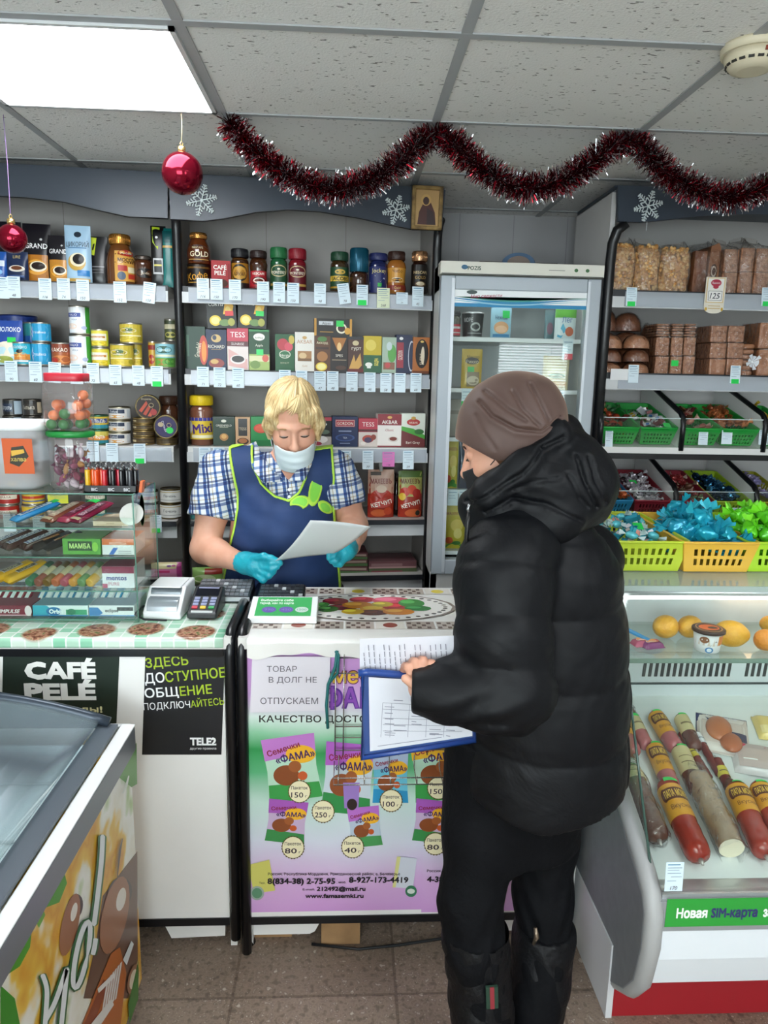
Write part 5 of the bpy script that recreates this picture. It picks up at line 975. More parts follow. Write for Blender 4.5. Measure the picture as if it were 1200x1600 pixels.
# bottom tier
tier_box(-20,49,946,976,0,'gum_box','gum box','maroon gum box on the bottom tier at the photo\'s edge','7a2034',[R(0,0,1,.12,'c8a0a8'), T('IMPULSE',.52,.45,.36,'f0e8ec',.8,.02,0,.3), E(.94,.5,.08,.5,'e0d0d4')],.12, top='94384c')
tier_box(52,138,946,976,0,'gum_box','gum box','cyan and white gum box in the middle of the bottom tier','dfe8ea',[R(0,0,.22,1,'2aa0b8'), E(.22,.5,.1,.5,'2aa0b8'), E(.38,.45,.14,.4,'1f6aa0'), T('Orbit',.42,.45,.4,'f0f8fa',.36,.03), R(.6,.12,.98,.62,'3a9a70'), E(.7,.4,.08,.3,'2a7a5a'), R(0,0,1,.1,'2a7ab0')],.12, top='8fb8cc')
tier_box(140,210,946,976,0,'gum_box','gum box','blue and white gum box at the right of the bottom tier','e2e4e8',[R(0,0,.2,.8,'2a78b8'), PG([(.2,0),(.2,.8),(.3,.3)],'2a78b8'), T('eclipse',.5,.55,.32,'1c2430',.5,.02), R(.62,.5,.98,.85,'23252a'), R(.0,.0,1,.1,'4a90c8')],.12, top='aab8cc')
# packs standing in the open gum boxes
gi = 0
for (x0, n, cols, nm, y) in ((-8,5,('8a2a3a','a84a5a'),'maroon',1.90),(60,7,('4a90b8','c8dce4'),'pale blue',1.90),(146,5,('c8d0d8','3a9ac8'),'silver blue',1.90)):
    for i in range(n):
        x = at(x0+i*11.5,940, y).x; m = MB(); m.box(-.009,.009,-.035,.035,-.004,.004, M(cols[i % 2],.25)); deco(m, lambda u, v, l: (v-.009, u,.004+l),.07,.018,[R(.2,.2,.8,.8,'e8eef0')])
        tag(m.build('gum_pack', None,(x, y+.02,0.957),(radians(38),0, radians(-10)), bevel=.001),'%s gum pack lying in the open %s box' % (nm,('maroon gum','cyan gum','blue gum')[gi]),'gum pack','%s gum packs' % nm)
    gi += 1
# ---- on top of the display
ztop = DZ+.0008
def tub():
    c = at(20,760,1.93); w, d, h = .20,.15,.165; x = at(63,730,1.86).x-w/2
    t = thing('plastic_tub','cloudy white plastic tub with an orange square label','tub',(x,1.935, ztop)); mil = clear_mat('cloudy_plastic','ffffff',.06,.2, body=.5, bodycol='e4e6ea')
    m = MB(); m.lathe([(.075,0),(.086,.01),(.098, h-.012),(.1, h-.01)], mil,40, sx=1, sy=.75, power=5, caps=(True, False)); m.build('tub_body', t)
    m = MB(); m.lathe([(.101, h-.012),(.104, h-.006),(.104, h+.004),(.09, h+.010),(.0005, h+.012)], M('eef0f2',.35),40, sx=1, sy=.75, power=5, caps=(True, False)); m.build('lid', t)
    m = MB(); deco(m, lambda u, v, l: (u+.05,-.079-v*.05-l, v+.045),.075,.09,[R(0,0,1,1,'d05a22'), PG([(.2,.3),(.5,.2),(.85,.5),(.7,.8),(.3,.75)],'2e2a1c'), PG([(.28,.5),(.72,.6),(.7,.7),(.28,.66)],'e0b040'), T('халва',.5,.42,.12,'e8c860',.5)]); m.build('paper_label', t)
    rnd = random.Random(5); m = MB()
    for i in range(26): m.ell((rnd.uniform(-.06,.05), rnd.uniform(-.045,.045),.012+rnd.random()*.05),(.016,.012,.008), M(('c89a3a','a87838','8a4a34')[i % 3],.4), Matrix.Rotation(rnd.random()*3,3,'X'),8,6)
    o_ = m.build('wrapped_sweets', t); o_['kind'] = 'stuff'
tub()
def candy_jar():
    xa, xb = at(68,720,1.88).x, at(139,720,1.88).x; r = (xb-xa)/2; h = .148
    t = thing('candy_jar','clear jar with green lid full of maroon candies','candy jar',((xa+xb)/2,1.92, ztop))
    m = MB(); m.lathe([(r*.9,0),(r*.96,.006),(r, h-.02),(r*.95, h-.008)], JARPLASTIC,36, caps=(True, False), sy=.82); m.build('jar_body', t)
    m = MB(); g = M('1f8a3c',.35); m.lathe([(r*.98, h-.012),(r*1.06, h-.008),(r*1.06, h),(r*1.0, h+.003),(r*.9, h+.004),(.0005, h+.004)], g,40, caps=(True, False), sy=.82); m.build('lid', t)
    rnd = random.Random(8)
    cc = ['5a1a34','7a2440','6a2a4a','c8b8c0','8a3a5a','b07a3a']
    base = {}
    for i in range(46):
        a = rnd.random()*6.28; q = sqrt(rnd.random())*r*.72; z = .012+i/46*.088
        c = cc[rnd.randrange(6)]
        if c not in base:
            m = MB(); m.ell((0,0,0),(.016,.009,.007), M(c,.25), nu=10, nv=8)
            for sg in (-1,1): m.add([(sg*.013,0,0),(sg*.024,.007,.003),(sg*.025,0,-.003),(sg*.024,-.007,.003)],[(0,1,2),(0,2,3)], M(c,.25))
            base[c] = m.build('toffee'); o_ = base[c]
        else: o_ = base[c].copy(); COL.objects.link(o_)
        o_.location = ((xa+xb)/2+q*cos(a),1.92+q*.82*sin(a), ztop+z); o_.rotation_euler = (rnd.random()*6, rnd.random()*6, rnd.random()*6)
        tag(o_,'twist-wrapped maroon candy inside the green-lidded jar','candy','candies in the green-lidded jar')
    return h
hj = candy_jar()
def gum_jar():
    xa, xb = at(63,640,1.88).x, at(133,640,1.88).x; r = (xb-xa)/2; zb = ztop+hj+.006; h = at(98,583,1.88).z-zb
    cx = (xa+xb)/2
    t = thing('gumball_jar','clear square jar with red lid and orange gumballs on top','candy jar',(cx,1.92, zb))
    m = MB(); m.lathe([(r*.88,0),(r,.012),(r, h*.80),(r*.84, h*.87)], JARPLASTIC,40, caps=(True, False), power=4, sy=.85); m.build('jar_body', t)
    m = MB(); m.lathe([(r*.86, h*.86),(r*.88, h*.87),(r*.88, h*.985),(r*.84, h),(.0005, h)], M('c8283a',.35),40, caps=(True, False), power=5, sy=.85); m.build('lid', t)
    m = MB()
    for k in range(5): m.lathe([(r*1.004, h*(.25+k*.1)),(r*1.012, h*(.255+k*.1)),(r*1.004, h*(.26+k*.1))], JARPLASTIC,40, caps=(False, False), power=4, sy=.85)
    m.build('moulded_ridge', t)
    rnd = random.Random(4); b = {}
    pos = []
    for lay in range(3):
        for i in range(9):
            x, y = ((i % 3)-1)*r*.56+rnd.uniform(-.006,.006),((i//3)-1)*r*.46+rnd.uniform(-.005,.005)
            if lay == 2 and i in (0,1,4,7): continue
            pos.append((x, y,.016+lay*.024+rnd.uniform(-.003,.003),'g' if (lay == 0 and i < 6) or (lay == 1 and i == 1) else 'o'))
    pos += [(r*.75,-.01,.09,'o'),(r*.72,.012,.068,'o')]
    for x, y, z, k in pos:
        c = {'o': 'e8804a','g': '2f7a3a'}[k]
        if k not in b: m = MB(); m.ell((0,0,0),(.0135,.0135,.0135), M(c,.3), nu=18, nv=12); o_ = b[k] = m.build('gumball')
        else: o_ = b[k].copy(); COL.objects.link(o_)
        o_.location = (cx+x,1.92+y, zb+z); tag(o_,'%s gumball inside the red-lidded jar' % {'o': 'orange','g': 'dark green'}[k],'gumball','gumballs in the red-lidded jar')
gum_jar()
def lighters():
    Y = 1.845; x0 = at(131,755, Y).x; x1 = at(213,755, Y).x; zt = ztop; w = x1-x0
    t = thing('lighter_tray','black tray holding a row of lighters on the glass display','lighter tray',((x0+x1)/2, Y+.02, zt)); bl = M('101114',.35)
    m = MB(); m.box(-w/2, w/2,-.022,.06,0,.003, bl)
    for q in ((-w/2, w/2,-.022,-.020),(-w/2, w/2,.058,.06),(-w/2,-w/2+.002,-.022,.06),(w/2-.002, w/2,-.022,.06)): m.box(q[0], q[1], q[2], q[3],0,.019, bl)
    deco(m, lambda u, v, l: (u,-.022-l, v), w,.019,[T(s_, u_,.5,.42,'d0d0d4',.18,.02) for s_, u_ in (('BIC',.2),('BIC',.52),('BIC',.82))]); m.build('tray', t)
    cols = [('e0b020','yellow'),('e0621e','orange'),('e0521e','orange'),('d84a1e','orange red'),('c8242e','red'),('15161a','black'),('15161a','black'),('c01e34','crimson'),('15161a','black'),('15161a','black'),('3a3c42','dark grey'),('15161a','black')]
    names = ['yellow lighter at the left end of the row','orange lighter next to the yellow one','orange lighter in the middle of the three orange ones','orange red lighter beside the bright red one','bright red lighter between orange and black ones','black lighter next to the bright red one','black lighter left of the crimson one','crimson lighter standing among black ones','black lighter right of the crimson one','black lighter left of the dark grey one','dark grey lighter near the right end','black lighter at the right end of the front row']
    n = len(cols)
    def body(c):
        m = MB(); m.lathe([(.0058,0),(.0062,.004),(.0062,.052),(.0058,.055)], M(c,.25,0,.5,.3),18, sy=1.7, power=2.6); return m
    def head(): m = MB(); m.lathe([(.0060,.055),(.0060,.064),(.0056,.068)], M('d8dadc',.2,.9),16, sy=1.6, power=2.6); m.box(-.003,.003,-.011,-.004,.062,.071, M('2a2a2c',.5)); return m
    hp = None
    for i,(c, cn_) in enumerate(cols):
        nm = names[i]
        x = x0+.007+(w-.014)*i/(n-1); q = thing('lighter', nm,'lighter',(x, Y+.012+.012*(i % 2), zt+.0035),0,'lighters in the black tray'); body(c).build('lighter_body', q)
        if hp is None: hp = head().build('metal_head', q)
        else: h2 = hp.copy(); COL.objects.link(h2); h2.parent = q
    k = 0
    for i in range(9):   # second row, farther back
        x = x0+.012+(w-.03)*i/8; c = ('15161a','c8242e','e0621e')[i % 3]; q = thing('lighter','%s lighter standing in the back row of the black tray' % ('black','red','orange')[i % 3],'lighter',(x, Y+.052, zt+.0035),0,'lighters in the black tray'); body(c).build('lighter_body', q); h2 = hp.copy(); COL.objects.link(h2); h2.parent = q
    m = MB(); m.box(-.004,.004,-.012,.012,0,.03, M('e0682a',.4)); tag(m.build('orange_clip', None,(x1+.006, Y+.02, zt),(0,.15,0), bevel=.001),'small orange clip beside the lighter tray','clip')
lighters()
# ---- till equipment
def printer():
    Y = 1.87; xa, xb = at(228,960, Y).x, at(287,960, Y).x; w = xb-xa; h = at(255,912,1.93).z-Z0
    t = thing('receipt_printer','white receipt printer with a grey clear cover on the counter','receipt printer',((xa+xb)/2, Y+.02, Z0), radians(-3)); wp = M('e6e7e9',.35)
    m = MB(); prof = [(-.045,.0),(.11,.0),(.11, h),(.02, h),(-.045, h*.25)]; m.prism([(a, b) for a, b in prof],-w/2, w/2, wp,'x'); m.build('printer_body', t, bevel=.004)
    gc = M('8a9298',.12,.2,.6)
    sl = Vector((0,.065, h*.75)).normalized(); nr = Vector((0,-sl.z, sl.y))
    def fp(u, v, l): return Vector((u,-.045, h*.25))+sl*v+nr*l
    L_ = Vector((0,.065, h*.75)).length
    m = MB()
    for (v0, v1, c, b) in ((.06,.60, gc,.012),(.68,.94, M('6a7278',.15,.2),.006)):
        def fn(a, q): return fp((a-.5)*w*.8,(v0+(v1-v0)*q)*L_, b*sin(pi*q)+.001)
        m.grid(fn,4,12, c)
        for sd in (0,1): m.grid(lambda a, q: fp((sd-.5)*w*.8,(v0+(v1-v0)*q)*L_, a*(b*sin(pi*q)+.001)),2,12, c)
    m.build('paper_cover', t)
    m = MB(); m.box(-w*.4, w*.4,.0,.09, h, h+.004, M('eff0f2',.3)); m.build('top_cover', t, bevel=.0015)
    m = MB(); m.tube([(-w/2-.002,-.02,.03),(-w/2-.025,-.04,.012),(-w/2+.01,-.062,.006),(w*.2,-.066,.006)],.003, BLACKMATTE,8); m.build('cable', t)
printer()
def terminal():
    Y = 1.89; xa, xb = at(298,955, Y).x, at(344,955, Y).x; w = xb-xa
    t = thing('card_terminal','black card payment terminal with coloured keys beside the printer','card terminal',((xa+xb)/2, Y, Z0+.002),(radians(0),0, radians(-2))); m = MB(); L_ = .12; a = radians(24)
    m.prism([(-.045,0),(.075,0),(.075,.055),(.06,.06),(-.045,.018)],-w/2, w/2, M('17181c',.35),'x'); m.build('terminal_body', t, bevel=.004)
    s = Vector((0,.105,.042)).normalized(); n_ = Vector((0,-s.z, s.y)); fp = lambda u, v, l: Vector((u,-.045,.018))+s*v+n_*l
    m = MB(); LL = .113; deco(m, fp, w, LL,[R(.1,.62,.9,.95,'0a0d1a'), R(.15,.9,.85,.95,'8a8ca8')], rough=.1); m.build('screen', t)
    m = MB()
    for r_ in range(4):
        for c_ in range(3):
            col = ('c03a4a','e0b83a','3a9a5a')[c_] if r_ == 0 else '8a90b0'
            u, v = (-.28+.28*c_)*w,.020+r_*.0125; q = fp(u, v,.0015); m.box(q.x-.0075, q.x+.0075, q.y-.0042, q.y+.0042, q.z-.002, q.z+.002, M(col,.4), Matrix.Rotation(atan2(s.z, s.y),3,'X'))
    m.build('keypad', t)
    m = MB(); q = fp(0,.006,.001); m.box(-w*.36, w*.36, q.y-.004, q.y+.001, q.z-.004, q.z+.001, M('c8cacc',.3)); m.build('card_slot', t)
terminal()
def keyboard(px0, px1, py, Y, label, d, col, keyc, rows, cols_, rot=0, tilt=8):
    xa, xb = at(px0, py, Y).x, at(px1, py, Y).x; w = xb-xa; t = thing('till_keyboard', label,'till keyboard',((xa+xb)/2, Y, Z0+.001),(0,0, radians(rot)))
    m = MB(); h0, h1 = .016,.016+d*tan(radians(tilt)); m.prism([(0,0),(d,0),(d, h1),(0, h0)],-w/2, w/2, M(col,.4),'x'); m.build('keyboard_body', t, bevel=.002)
    m = MB()
    for r_ in range(rows):
        for c_ in range(cols_):
            y = d*(r_+.6)/(rows+.2); x = (-.5+(c_+.5)/cols_)*w*.94; z = h0+(h1-h0)*y/d; k = M(keyc if (c_*7+r_*3) % 11 else 'b8bcc0',.5)
            m.box(x-w*.42/cols_, x+w*.42/cols_, y-d*.36/rows, y+d*.36/rows, z, z+.004, k, Matrix.Rotation(radians(tilt),3,'X'))
    m.build('keypad', t)
    m = MB(); m.box(-w/2, w/2,-.002,.0,.004,.016, M('c8ccd0',.3,.4)); m.build('front_trim', t)
keyboard(302,390,932,1.99,'grey-keyed till keyboard beside the card terminal',.12,'2a2c30','6a6e74',5,11)
keyboard(400,474,938,1.955,'black till keyboard behind the green leaflet stand',.11,'16171a','3a3c42',5,10)
def leaflets():
    Y = 1.83; xa, xb = at(388,975, Y).x, at(495,975, Y).x; w = xb-xa
    t = thing('leaflet_stand','white leaflet stand with green leaflets and purple circles','leaflet stand',((xa+xb)/2, Y, ZT+.003),0); m = MB(); wp = M('eceeee',.3)
    m.prism([(-.01,0),(.13,0),(.13,.012),(.10,.040),(-.01,.018)],-w/2, w/2, wp,'x'); m.build('stand', t, bevel=.002)
    s = Vector((0,.11,.022)).normalized(); n_ = Vector((0,-s.z, s.y)); fp = lambda u, v, l: Vector((u,-.008,.0184))+s*v+n_*l
    m = MB(); deco(m, fp, w*.82,.105,[R(0,.04,1,1,'3aa85a'), T('Выбирайте себе',.36,.84,.11,'eef6ee',.6,.02), T('тариф, как по карте',.36,.68,.11,'eef6ee',.62,.02), E(.24,.34,.13,.15,'6a5aa8'), E(.55,.34,.13,.15,'6a5aa8'), E(.83,.34,.12,.14,'c8dcd0'), T('990',.24,.34,.12,'8a7ac8',.2), T('450',.55,.34,.12,'8a7ac8',.2), T('1500',.83,.34,.1,'6a9a8a',.2)]); m.build('leaflet', t)
leaflets()
# ================================================================== ice cream chest freezer
FX = -.505   # right side plane
def freezer():
    y0, y1, zt = -.35,1.585,.755
    t = thing('chest_freezer','ice cream chest freezer with arched glass lid and printed side','freezer',(FX-.45,(y0+y1)/2,0)); ox, oy = FX-.45,(y0+y1)/2
    W = .9
    m = MB(); yl = noise_mat('printed_ice_cream_wrap',[(.26,'8fb83a'),(.36,'f0efe6'),(.43,'e8e4d2'),(.47,'e8c04a'),(.54,'d99a2a'),(.58,'e6b848'),(.63,'eeece0'),(.72,'e0b43a')],5.5,.3,3)
    m.box(-W/2, W/2, y0-oy, y1-oy,.06, zt-.075, yl); m.build('cabinet', t, bevel=.006)
    m = MB(); m.box(-W/2+.03, W/2-.03, y0-oy+.03, y1-oy-.03,0,.06, BLACKMATTE); m.build('plinth', t)
    al = M('c9ccd0',.22,.85); gr = M('5a626c',.4)
    # rim: bright top strip, grey outer face, dark inner seal
    m = MB(); b = W/2
    m.box(b-.004, b+.012, y0-oy, y1-oy, zt-.062, zt-.004, M('8c9096',.35,.5)); m.box(b-.020, b+.012, y0-oy, y1+.005-oy, zt-.004, zt, M('f2f3f4',.35))
    m.box(-b, b, y1-oy-.002, y1+.012-oy, zt-.062, zt-.002, M('d8dadc',.35,.3)); m.box(-b-.012,-b+.03, y0-oy, y1-oy, zt-.06, zt, M('f2f3f4',.35)); m.build('rim', t, bevel=.002)
    arch = lambda x: .090*(1-(x/b)**2)
    m = MB(); n = 20
    for yy in (y1-oy-.02,.05, y0-oy+.02): m.tube([(x, yy, zt+arch(x)+.002) for x in [-b+.04+(2*b-.08)*i/n for i in range(n+1)]],.012 if yy > .1 else .009, M('3a4450',.3,.3),10)
    for sg in (1,-1): m.box(sg*(b-.044)-.022, sg*(b-.044)+.022, y0-oy+.02, y1-oy-.015, zt+.001, zt+.010, gr)
    m.build('lid_frame', t)
    gl = clear_mat('freezer_glass','f4fafb',.07,.03, body=.12, bodycol='e0f0f4')
    m = MB(); m.grid(lambda a, c: (-b+.06+(2*b-.12)*a, y0-oy+.03+(y1-y0-.055)*c, zt+arch(-b+.06+(2*b-.12)*a)+.002),24,2, gl); m.build('glass_lid', t, solid=.004)
    m = MB(); n = 16; xs = [-b+.04+(2*b-.08)*i/n for i in range(n+1)]
    m.add([(x, y1-oy-.012, zt-.002) for x in xs]+[(x, y1-oy-.012, zt+arch(x)) for x in xs],[(i, i+1, n+2+i, n+1+i) for i in range(n)], M('46525c',.3)); m.build('end_cap', t)
    # inside: liner, frost, wire basket
    ln = M('eef6f8',.4); m = MB(); iz = zt-.012
    m.box(-b+.05,-b+.055, y0-oy+.05, y1-oy-.05,.12, iz, ln); m.box(b-.075, b-.07, y0-oy+.05, y1-oy-.05,.12, iz, ln); m.box(-b+.05, b-.07, y1-oy-.075, y1-oy-.07,.12, iz, ln); m.box(-b+.05, b-.07, y0-oy+.05, y1-oy-.05, zt-.034, zt-.032, ln) ; m.build('liner', t)
    m = MB(); wr = M('dfe6e8',.35)
    for k in range(9): y = -.75+k*.19; m.tube([(-b+.08, y, zt-.028),(b-.09, y, zt-.028)],.003, wr,6)
    for k in range(5): x = -b+.1+k*.18; m.tube([(x, y0-oy+.08, zt-.03),(x, y1-oy-.08, zt-.03)],.002, wr,6)
    m.build('wire_basket', t)
    # printed artwork on the side facing the aisle
    m = MB(); Q = lambda a, c, l: (lambda p: (FX+l-ox, p.y-oy, p.z))(atx(a, c, FX)); L = [.0004]
    def pol(pts, c, rough=.3): L[0] += .00012; m.add([Q(a, d, L[0]) for a, d in pts],[tuple(range(len(pts)))], M(c, rough))
    def ell_(x, y, rx, ry, c, rot=0): n_ = 20; ca, sa = cos(radians(rot)), sin(radians(rot)); pol([(x+rx*cos(2*pi*i/n_)*ca-ry*sin(2*pi*i/n_)*sa, y+rx*cos(2*pi*i/n_)*sa+ry*sin(2*pi*i/n_)*ca) for i in range(n_)], c)
    def stroke(pts, w_, c):
        L[0] += .00012; P = [Vector((a, d)) for a, d in pts]; vs = []; n_ = len(P)
        for i in range(n_):
            tt = (P[min(i+1, n_-1)]-P[max(i-1,0)]).normalized(); no = Vector((-tt.y, tt.x)); ww = w_*(.45 if i in (0, n_-1) else 1)
            vs += [Q(*(P[i]+no*ww), L[0]), Q(*(P[i]-no*ww), L[0])]
        m.add(vs,[(2*i,2*i+1,2*i+3,2*i+2) for i in range(n_-1)], M(c,.3))
    pol([(213,1160),(205,1175),(186,1215),(205,1230),(214,1225)],'5a9a3a'); pol([(214,1330),(160,1400),(150,1470),(130,1560),(200,1560),(215,1500)],'6a4a3a')
    pol([(98,1355),(104,1380),(92,1410),(66,1420),(62,1400),(78,1375)],'4a9a24'); pol([(62,1405),(70,1430),(60,1450),(48,1425)],'6aa83a'); pol([(0,1500),(28,1470),(50,1440),(46,1480),(30,1510),(0,1530)],'4a9a24'); pol([(0,1540),(22,1560),(30,1600),(10,1640),(0,1640)],'2f8a1c')
    # two chocolate ice-cream sticks
    for (x, y, rot, h_, w_) in ((108,1445,12,50,13),(178,1430,12,62,20)):
        ell_(x+8, y-h_*.55, w_*.95, h_*.42,'4a3c38', rot); ell_(x, y, w_, h_,'a06a48', rot); ell_(x+w_*.5, y-h_*.4, w_*.35, h_*.3,'e6e0d4', rot)
    pol([(122,1612),(172,1490),(186,1480),(196,1520),(186,1612)],'b8621e'); pol([(124,1614),(160,1530),(168,1538),(140,1614)],'8a3a14')
    for k in range(6): pol([(166+k*4,1530-k*5),(169+k*4,1527-k*5),(160+k*4,1580-k*4),(157+k*4,1583-k*4)],'e4e0d8')
    pol([(150,1545),(176,1520),(178,1526),(152,1552)],'ece8e0'); pol([(140,1600),(172,1560),(176,1570),(148,1612)],'e4e0d8')
    pol([(190,1500),(203,1470),(207,1475),(196,1508)],'dfe6e6'); ell_(206,1530,8,24,'9a6a4a',12); ell_(206,1530,5,16,'e0d0b8',12); pol([(198,1570),(214,1500),(214,1560),(200,1600)],'3a7a2a')
    # script lettering "но!"
    def spl(pts, n=8):
        o_ = []; P = [pts[0]]+pts+[pts[-1]]
        for i in range(1, len(P)-2):
            for k in range(n):
                q = k/n; a_, b_, c_, d_ = P[i-1], P[i], P[i+1], P[i+2]; o_.append(tuple(.5*(2*b_[j]+(c_[j]-a_[j])*q+(2*a_[j]-5*b_[j]+4*c_[j]-d_[j])*q*q+(3*b_[j]-a_[j]-3*c_[j]+d_[j])*q**3) for j in (0,1)))
        return o_+[pts[-1]]
    oo = [(124+9*cos(k*pi/10)*.97-52*sin(k*pi/10)*-.2,1492+52*sin(k*pi/10)*-1+9*cos(k*pi/10)*.2) for k in range(21)]
    ST = [spl([(62,1522),(69,1545),(68,1580),(63,1640)]), spl([(66,1596),(82,1566),(97,1524),(101,1516),(98,1545),(88,1640)]), oo, spl([(157,1304),(155,1345),(149,1400),(143,1447)]), spl([(146,1466),(144,1480),(141,1492)])]
    for s_ in ST: stroke(s_,6.6,'2f6a38')
    for s_ in ST: stroke(s_,3.7,'e8ecec')
    stroke([(188,1310),(184,1330),(180,1370)],1.8,'5a4436'); stroke([(198,1212),(194,1228),(188,1240)],2,'e0e4d8')
    m.build('printed_wrap', t)
freezer()
# ================================================================== upright fridge
def fridge():
    x0, x1, Y = .335,.935,2.73; zt = 1.985; cx = (x0+x1)/2; D = .55; zd = .80
    t = thing('display_fridge','tall white glass-door drinks fridge with a grey door frame','fridge',(cx, Y+D/2,0)); oy = Y+D/2; w = (x1-x0)/2
    wb = M('dcdcda',.35); gy = M('a9b1b9',.35,.15); inn = M('c9cfd0',.4)
    m = MB(); B = D/2; F_ = -D/2
    m.box(-w,-w+.03, F_+.045, B,0, zt, wb); m.box(w-.03, w, F_+.045, B,0, zt, wb); m.box(-w, w, B-.03, B,0, zt, wb); m.box(-w, w, F_+.045, B, zt-.10, zt, wb); m.box(-w, w, F_+.045, B,0, zd-.01, wb); m.build('cabinet', t, bevel=.003)
    m = MB(); m.box(-w-.004, w+.004, F_-.006, F_+.07, zt-.045, zt, M('e2dfd4',.4));
    deco(m, lambda u, v, l: (u, F_-.006-l, v+zt-.045),2*w,.045,[T('POZIS',.2,.5,.3,'2a4a3a',.16,.02), E(.14,.55,.02,.18,'3a6a8a'), R(.66,.46,.76,.5,'6a6a68'), E(.83,.52,.012,.14,'3a6a3a'), E(.9,.52,.012,.14,'3a6a3a'), R(0,0,1,.06,'3a3a3a')]); m.build('header', t, bevel=.002)
    zdt = zt-.049
    m = MB(); fwid = .052
    for q in ((-w,-w+fwid, zd, zdt),(w-fwid, w, zd, zdt)): m.box(q[0], q[1], F_, F_+.042, q[2], q[3], gy)
    m.box(-w+fwid, w-fwid, F_, F_+.042, zd, zd+.06, gy); m.box(-w+fwid, w-fwid, F_, F_+.042, zdt-.05, zdt, gy); dr = m.build('door', t, bevel=.004)
    m = MB(); m.box(-w+fwid-.012,-w+fwid, F_-.003, F_, zd+.01, zdt-.01, M('c8ced4',.3,.3)); m.box(w-fwid, w-fwid+.01, F_-.003, F_, zd+.01, zdt-.01, M('c8ced4',.3,.3)); m.build('door_trim', dr)
    MB().box(-w+fwid, w-fwid, F_+.012, F_+.018, zd+.06, zdt-.05, clear_mat('fridge_glass','f8fbfa',.07,.02)).build('glass_pane', dr)
    hz0, hz1 = 1.826,1.887
    m = MB(); m.box(-w+fwid, w-fwid, F_+.004, F_+.010, hz0, hz1, M('eef2f4',.3))
    bl, lb, gn = '1f86b8','8ac4d8','3a9a8a'; wv = lambda x, a, ph: a*sin(x*5+ph)
    H_ = hz1-hz0; W_ = 2*(w-fwid); mp = lambda u, v, l: (u, F_+.004-l, v+hz0)
    def band(y0_, y1_, c, amp, ph):
        n = 14; return PG([(i/n, y0_+amp*sin(i/n*5+ph)) for i in range(n+1)]+[(i/n, y1_+amp*sin(i/n*5+ph)*.6) for i in range(n,-1,-1)], c)
    deco(m, mp, W_, H_,[band(.0,.22, bl,.0,0), band(.28,.34, lb,.16,2.6), band(.38,.46, bl,.18,2.6), band(.5,.53, gn,.16,2.6), T('Мир свежести',.24,.66,.2,'b0405a',.34,0,3,.25), E(.13,.86,.04,.12,'3a4a4a')]); m.build('header_sign', dr)
    zs = [1.718,1.525,1.335,1.128,.878]
    for z in zs:
        m = MB(); m.box(-w+.035, w-.035, F_+.07, B-.04, z-.012, z, M('cfd6d8',.35)); m.box(-w+.035, w-.035, F_+.062, F_+.07, z-.014, z+.002, M('eef2f2',.3)); m.build('shelf', t)
    m = MB(); m.box(-w+.032, w-.032, B-.036, B-.031, zd, zt-.1, inn); m.build('liner', t)
    m = MB(); m.box(-w+.06, w-.06, F_+.08, F_+.10, zt-.128, zt-.112, glow('fridge_tube',(.92,.98,1), FRIDGE_LAMP*2.5)); m.build('fridge_lamp', t)
    m = MB();
    for k in range(9): m.box(-w+.05, w-.05, F_+.036, F_+.046,.08+k*.03,.095+k*.03, M('b8babc',.4))
    m.build('vent_grille', t)
    return F_+oy
fridge()
FY = 2.73+.10
def fridge_pouch(x0, x1, y0, y1, zi, label, name, cat, col, dec, kind='stand', Y=FY, group=None, mk='pouch'):
    z = [1.718,1.525,1.335,1.128,.878][zi]+.001; a, b = at(x0,(y0+y1)/2, Y).x, at(x1,(y0+y1)/2, Y).x; h = at((x0+x1)/2, y0, Y).z-z; w = b-a
    if mk == 'pouch': o_ = make_pouch(name, w, w*.35, h, col, dec,((a+b)/2, Y+w*.2, z),0, kind)
    elif mk == 'can':
        return make_can(name, w/2*.98, h, col, dec,((a+b)/2, Y+w/2, z),(0,0,0), label=label, cat=cat, group=group, taper=.14, rim='d8d8d8')
    elif mk == 'jar': return make_jar(name, w/2, h, col,'2a2a2c','c8404a', dec,((a+b)/2, Y+w/2, z),(0,0,0), label, cat, group)
    else: o_ = make_box(name, w, w*.5, h, col, dec,((a+b)/2, Y+w*.25, z),0)
    return tag(o_, label, cat, group)
fridge_pouch(702,721,485,522,0,'small dark jar with red label at the fridge\'s left, top shelf','sauce_jar','jar','5a5a50',[R(.1,.2,.9,.8,'e0dcd8'), R(.3,.3,.9,.6,'c83a44')], mk='jar')
fridge_pouch(724,759,487,522,0,'black cup with a white emblem on the fridge\'s top shelf','yogurt_cup','cup','1c2022',[T('МОРЕ',.3,.72,.18,'d0d0d0',.3), E(.55,.42,.16,.2,'b8bcb8'), E(.55,.42,.1,.12,'2a2e30'), R(.3,.12,.8,.16,'a8a8a8')], mk='can')
fridge_pouch(768,800,480,522,0,'blue and orange pouch with green sticker on the fridge\'s top shelf','mayonnaise_pouch','pouch','9cc4d4',[E(.5,.35,.36,.2,'d8a070'), E(.5,.3,.28,.12,'e8b890'), T('Нежный',.5,.68,.14,'2a3a5a',.6), R(.55,.66,.9,.9,'2fc05a'), R(.1,.05,.9,.14,'4a8ab8')])
fridge_pouch(852,868,484,522,0,'dim teal pouch at the back of the fridge\'s top shelf','mayonnaise_pouch','pouch','6a8a90',[E(.5,.4,.3,.2,'8a6a7a')], Y=FY+.1)
fridge_pouch(869,902,478,522,0,'white pouch with green top and blue wave in the fridge','mayonnaise_pouch','pouch','d8e4e4',[R(.0,.66,1,1,'6ab04a'), T('Лёг',.55,.6,.16,'2a5a9a',.5), PG([(.1,.1),(.35,.5),(.5,.3),(.3,.05)],'3aa0c0'), E(.66,.25,.2,.14,'c86a4a')])
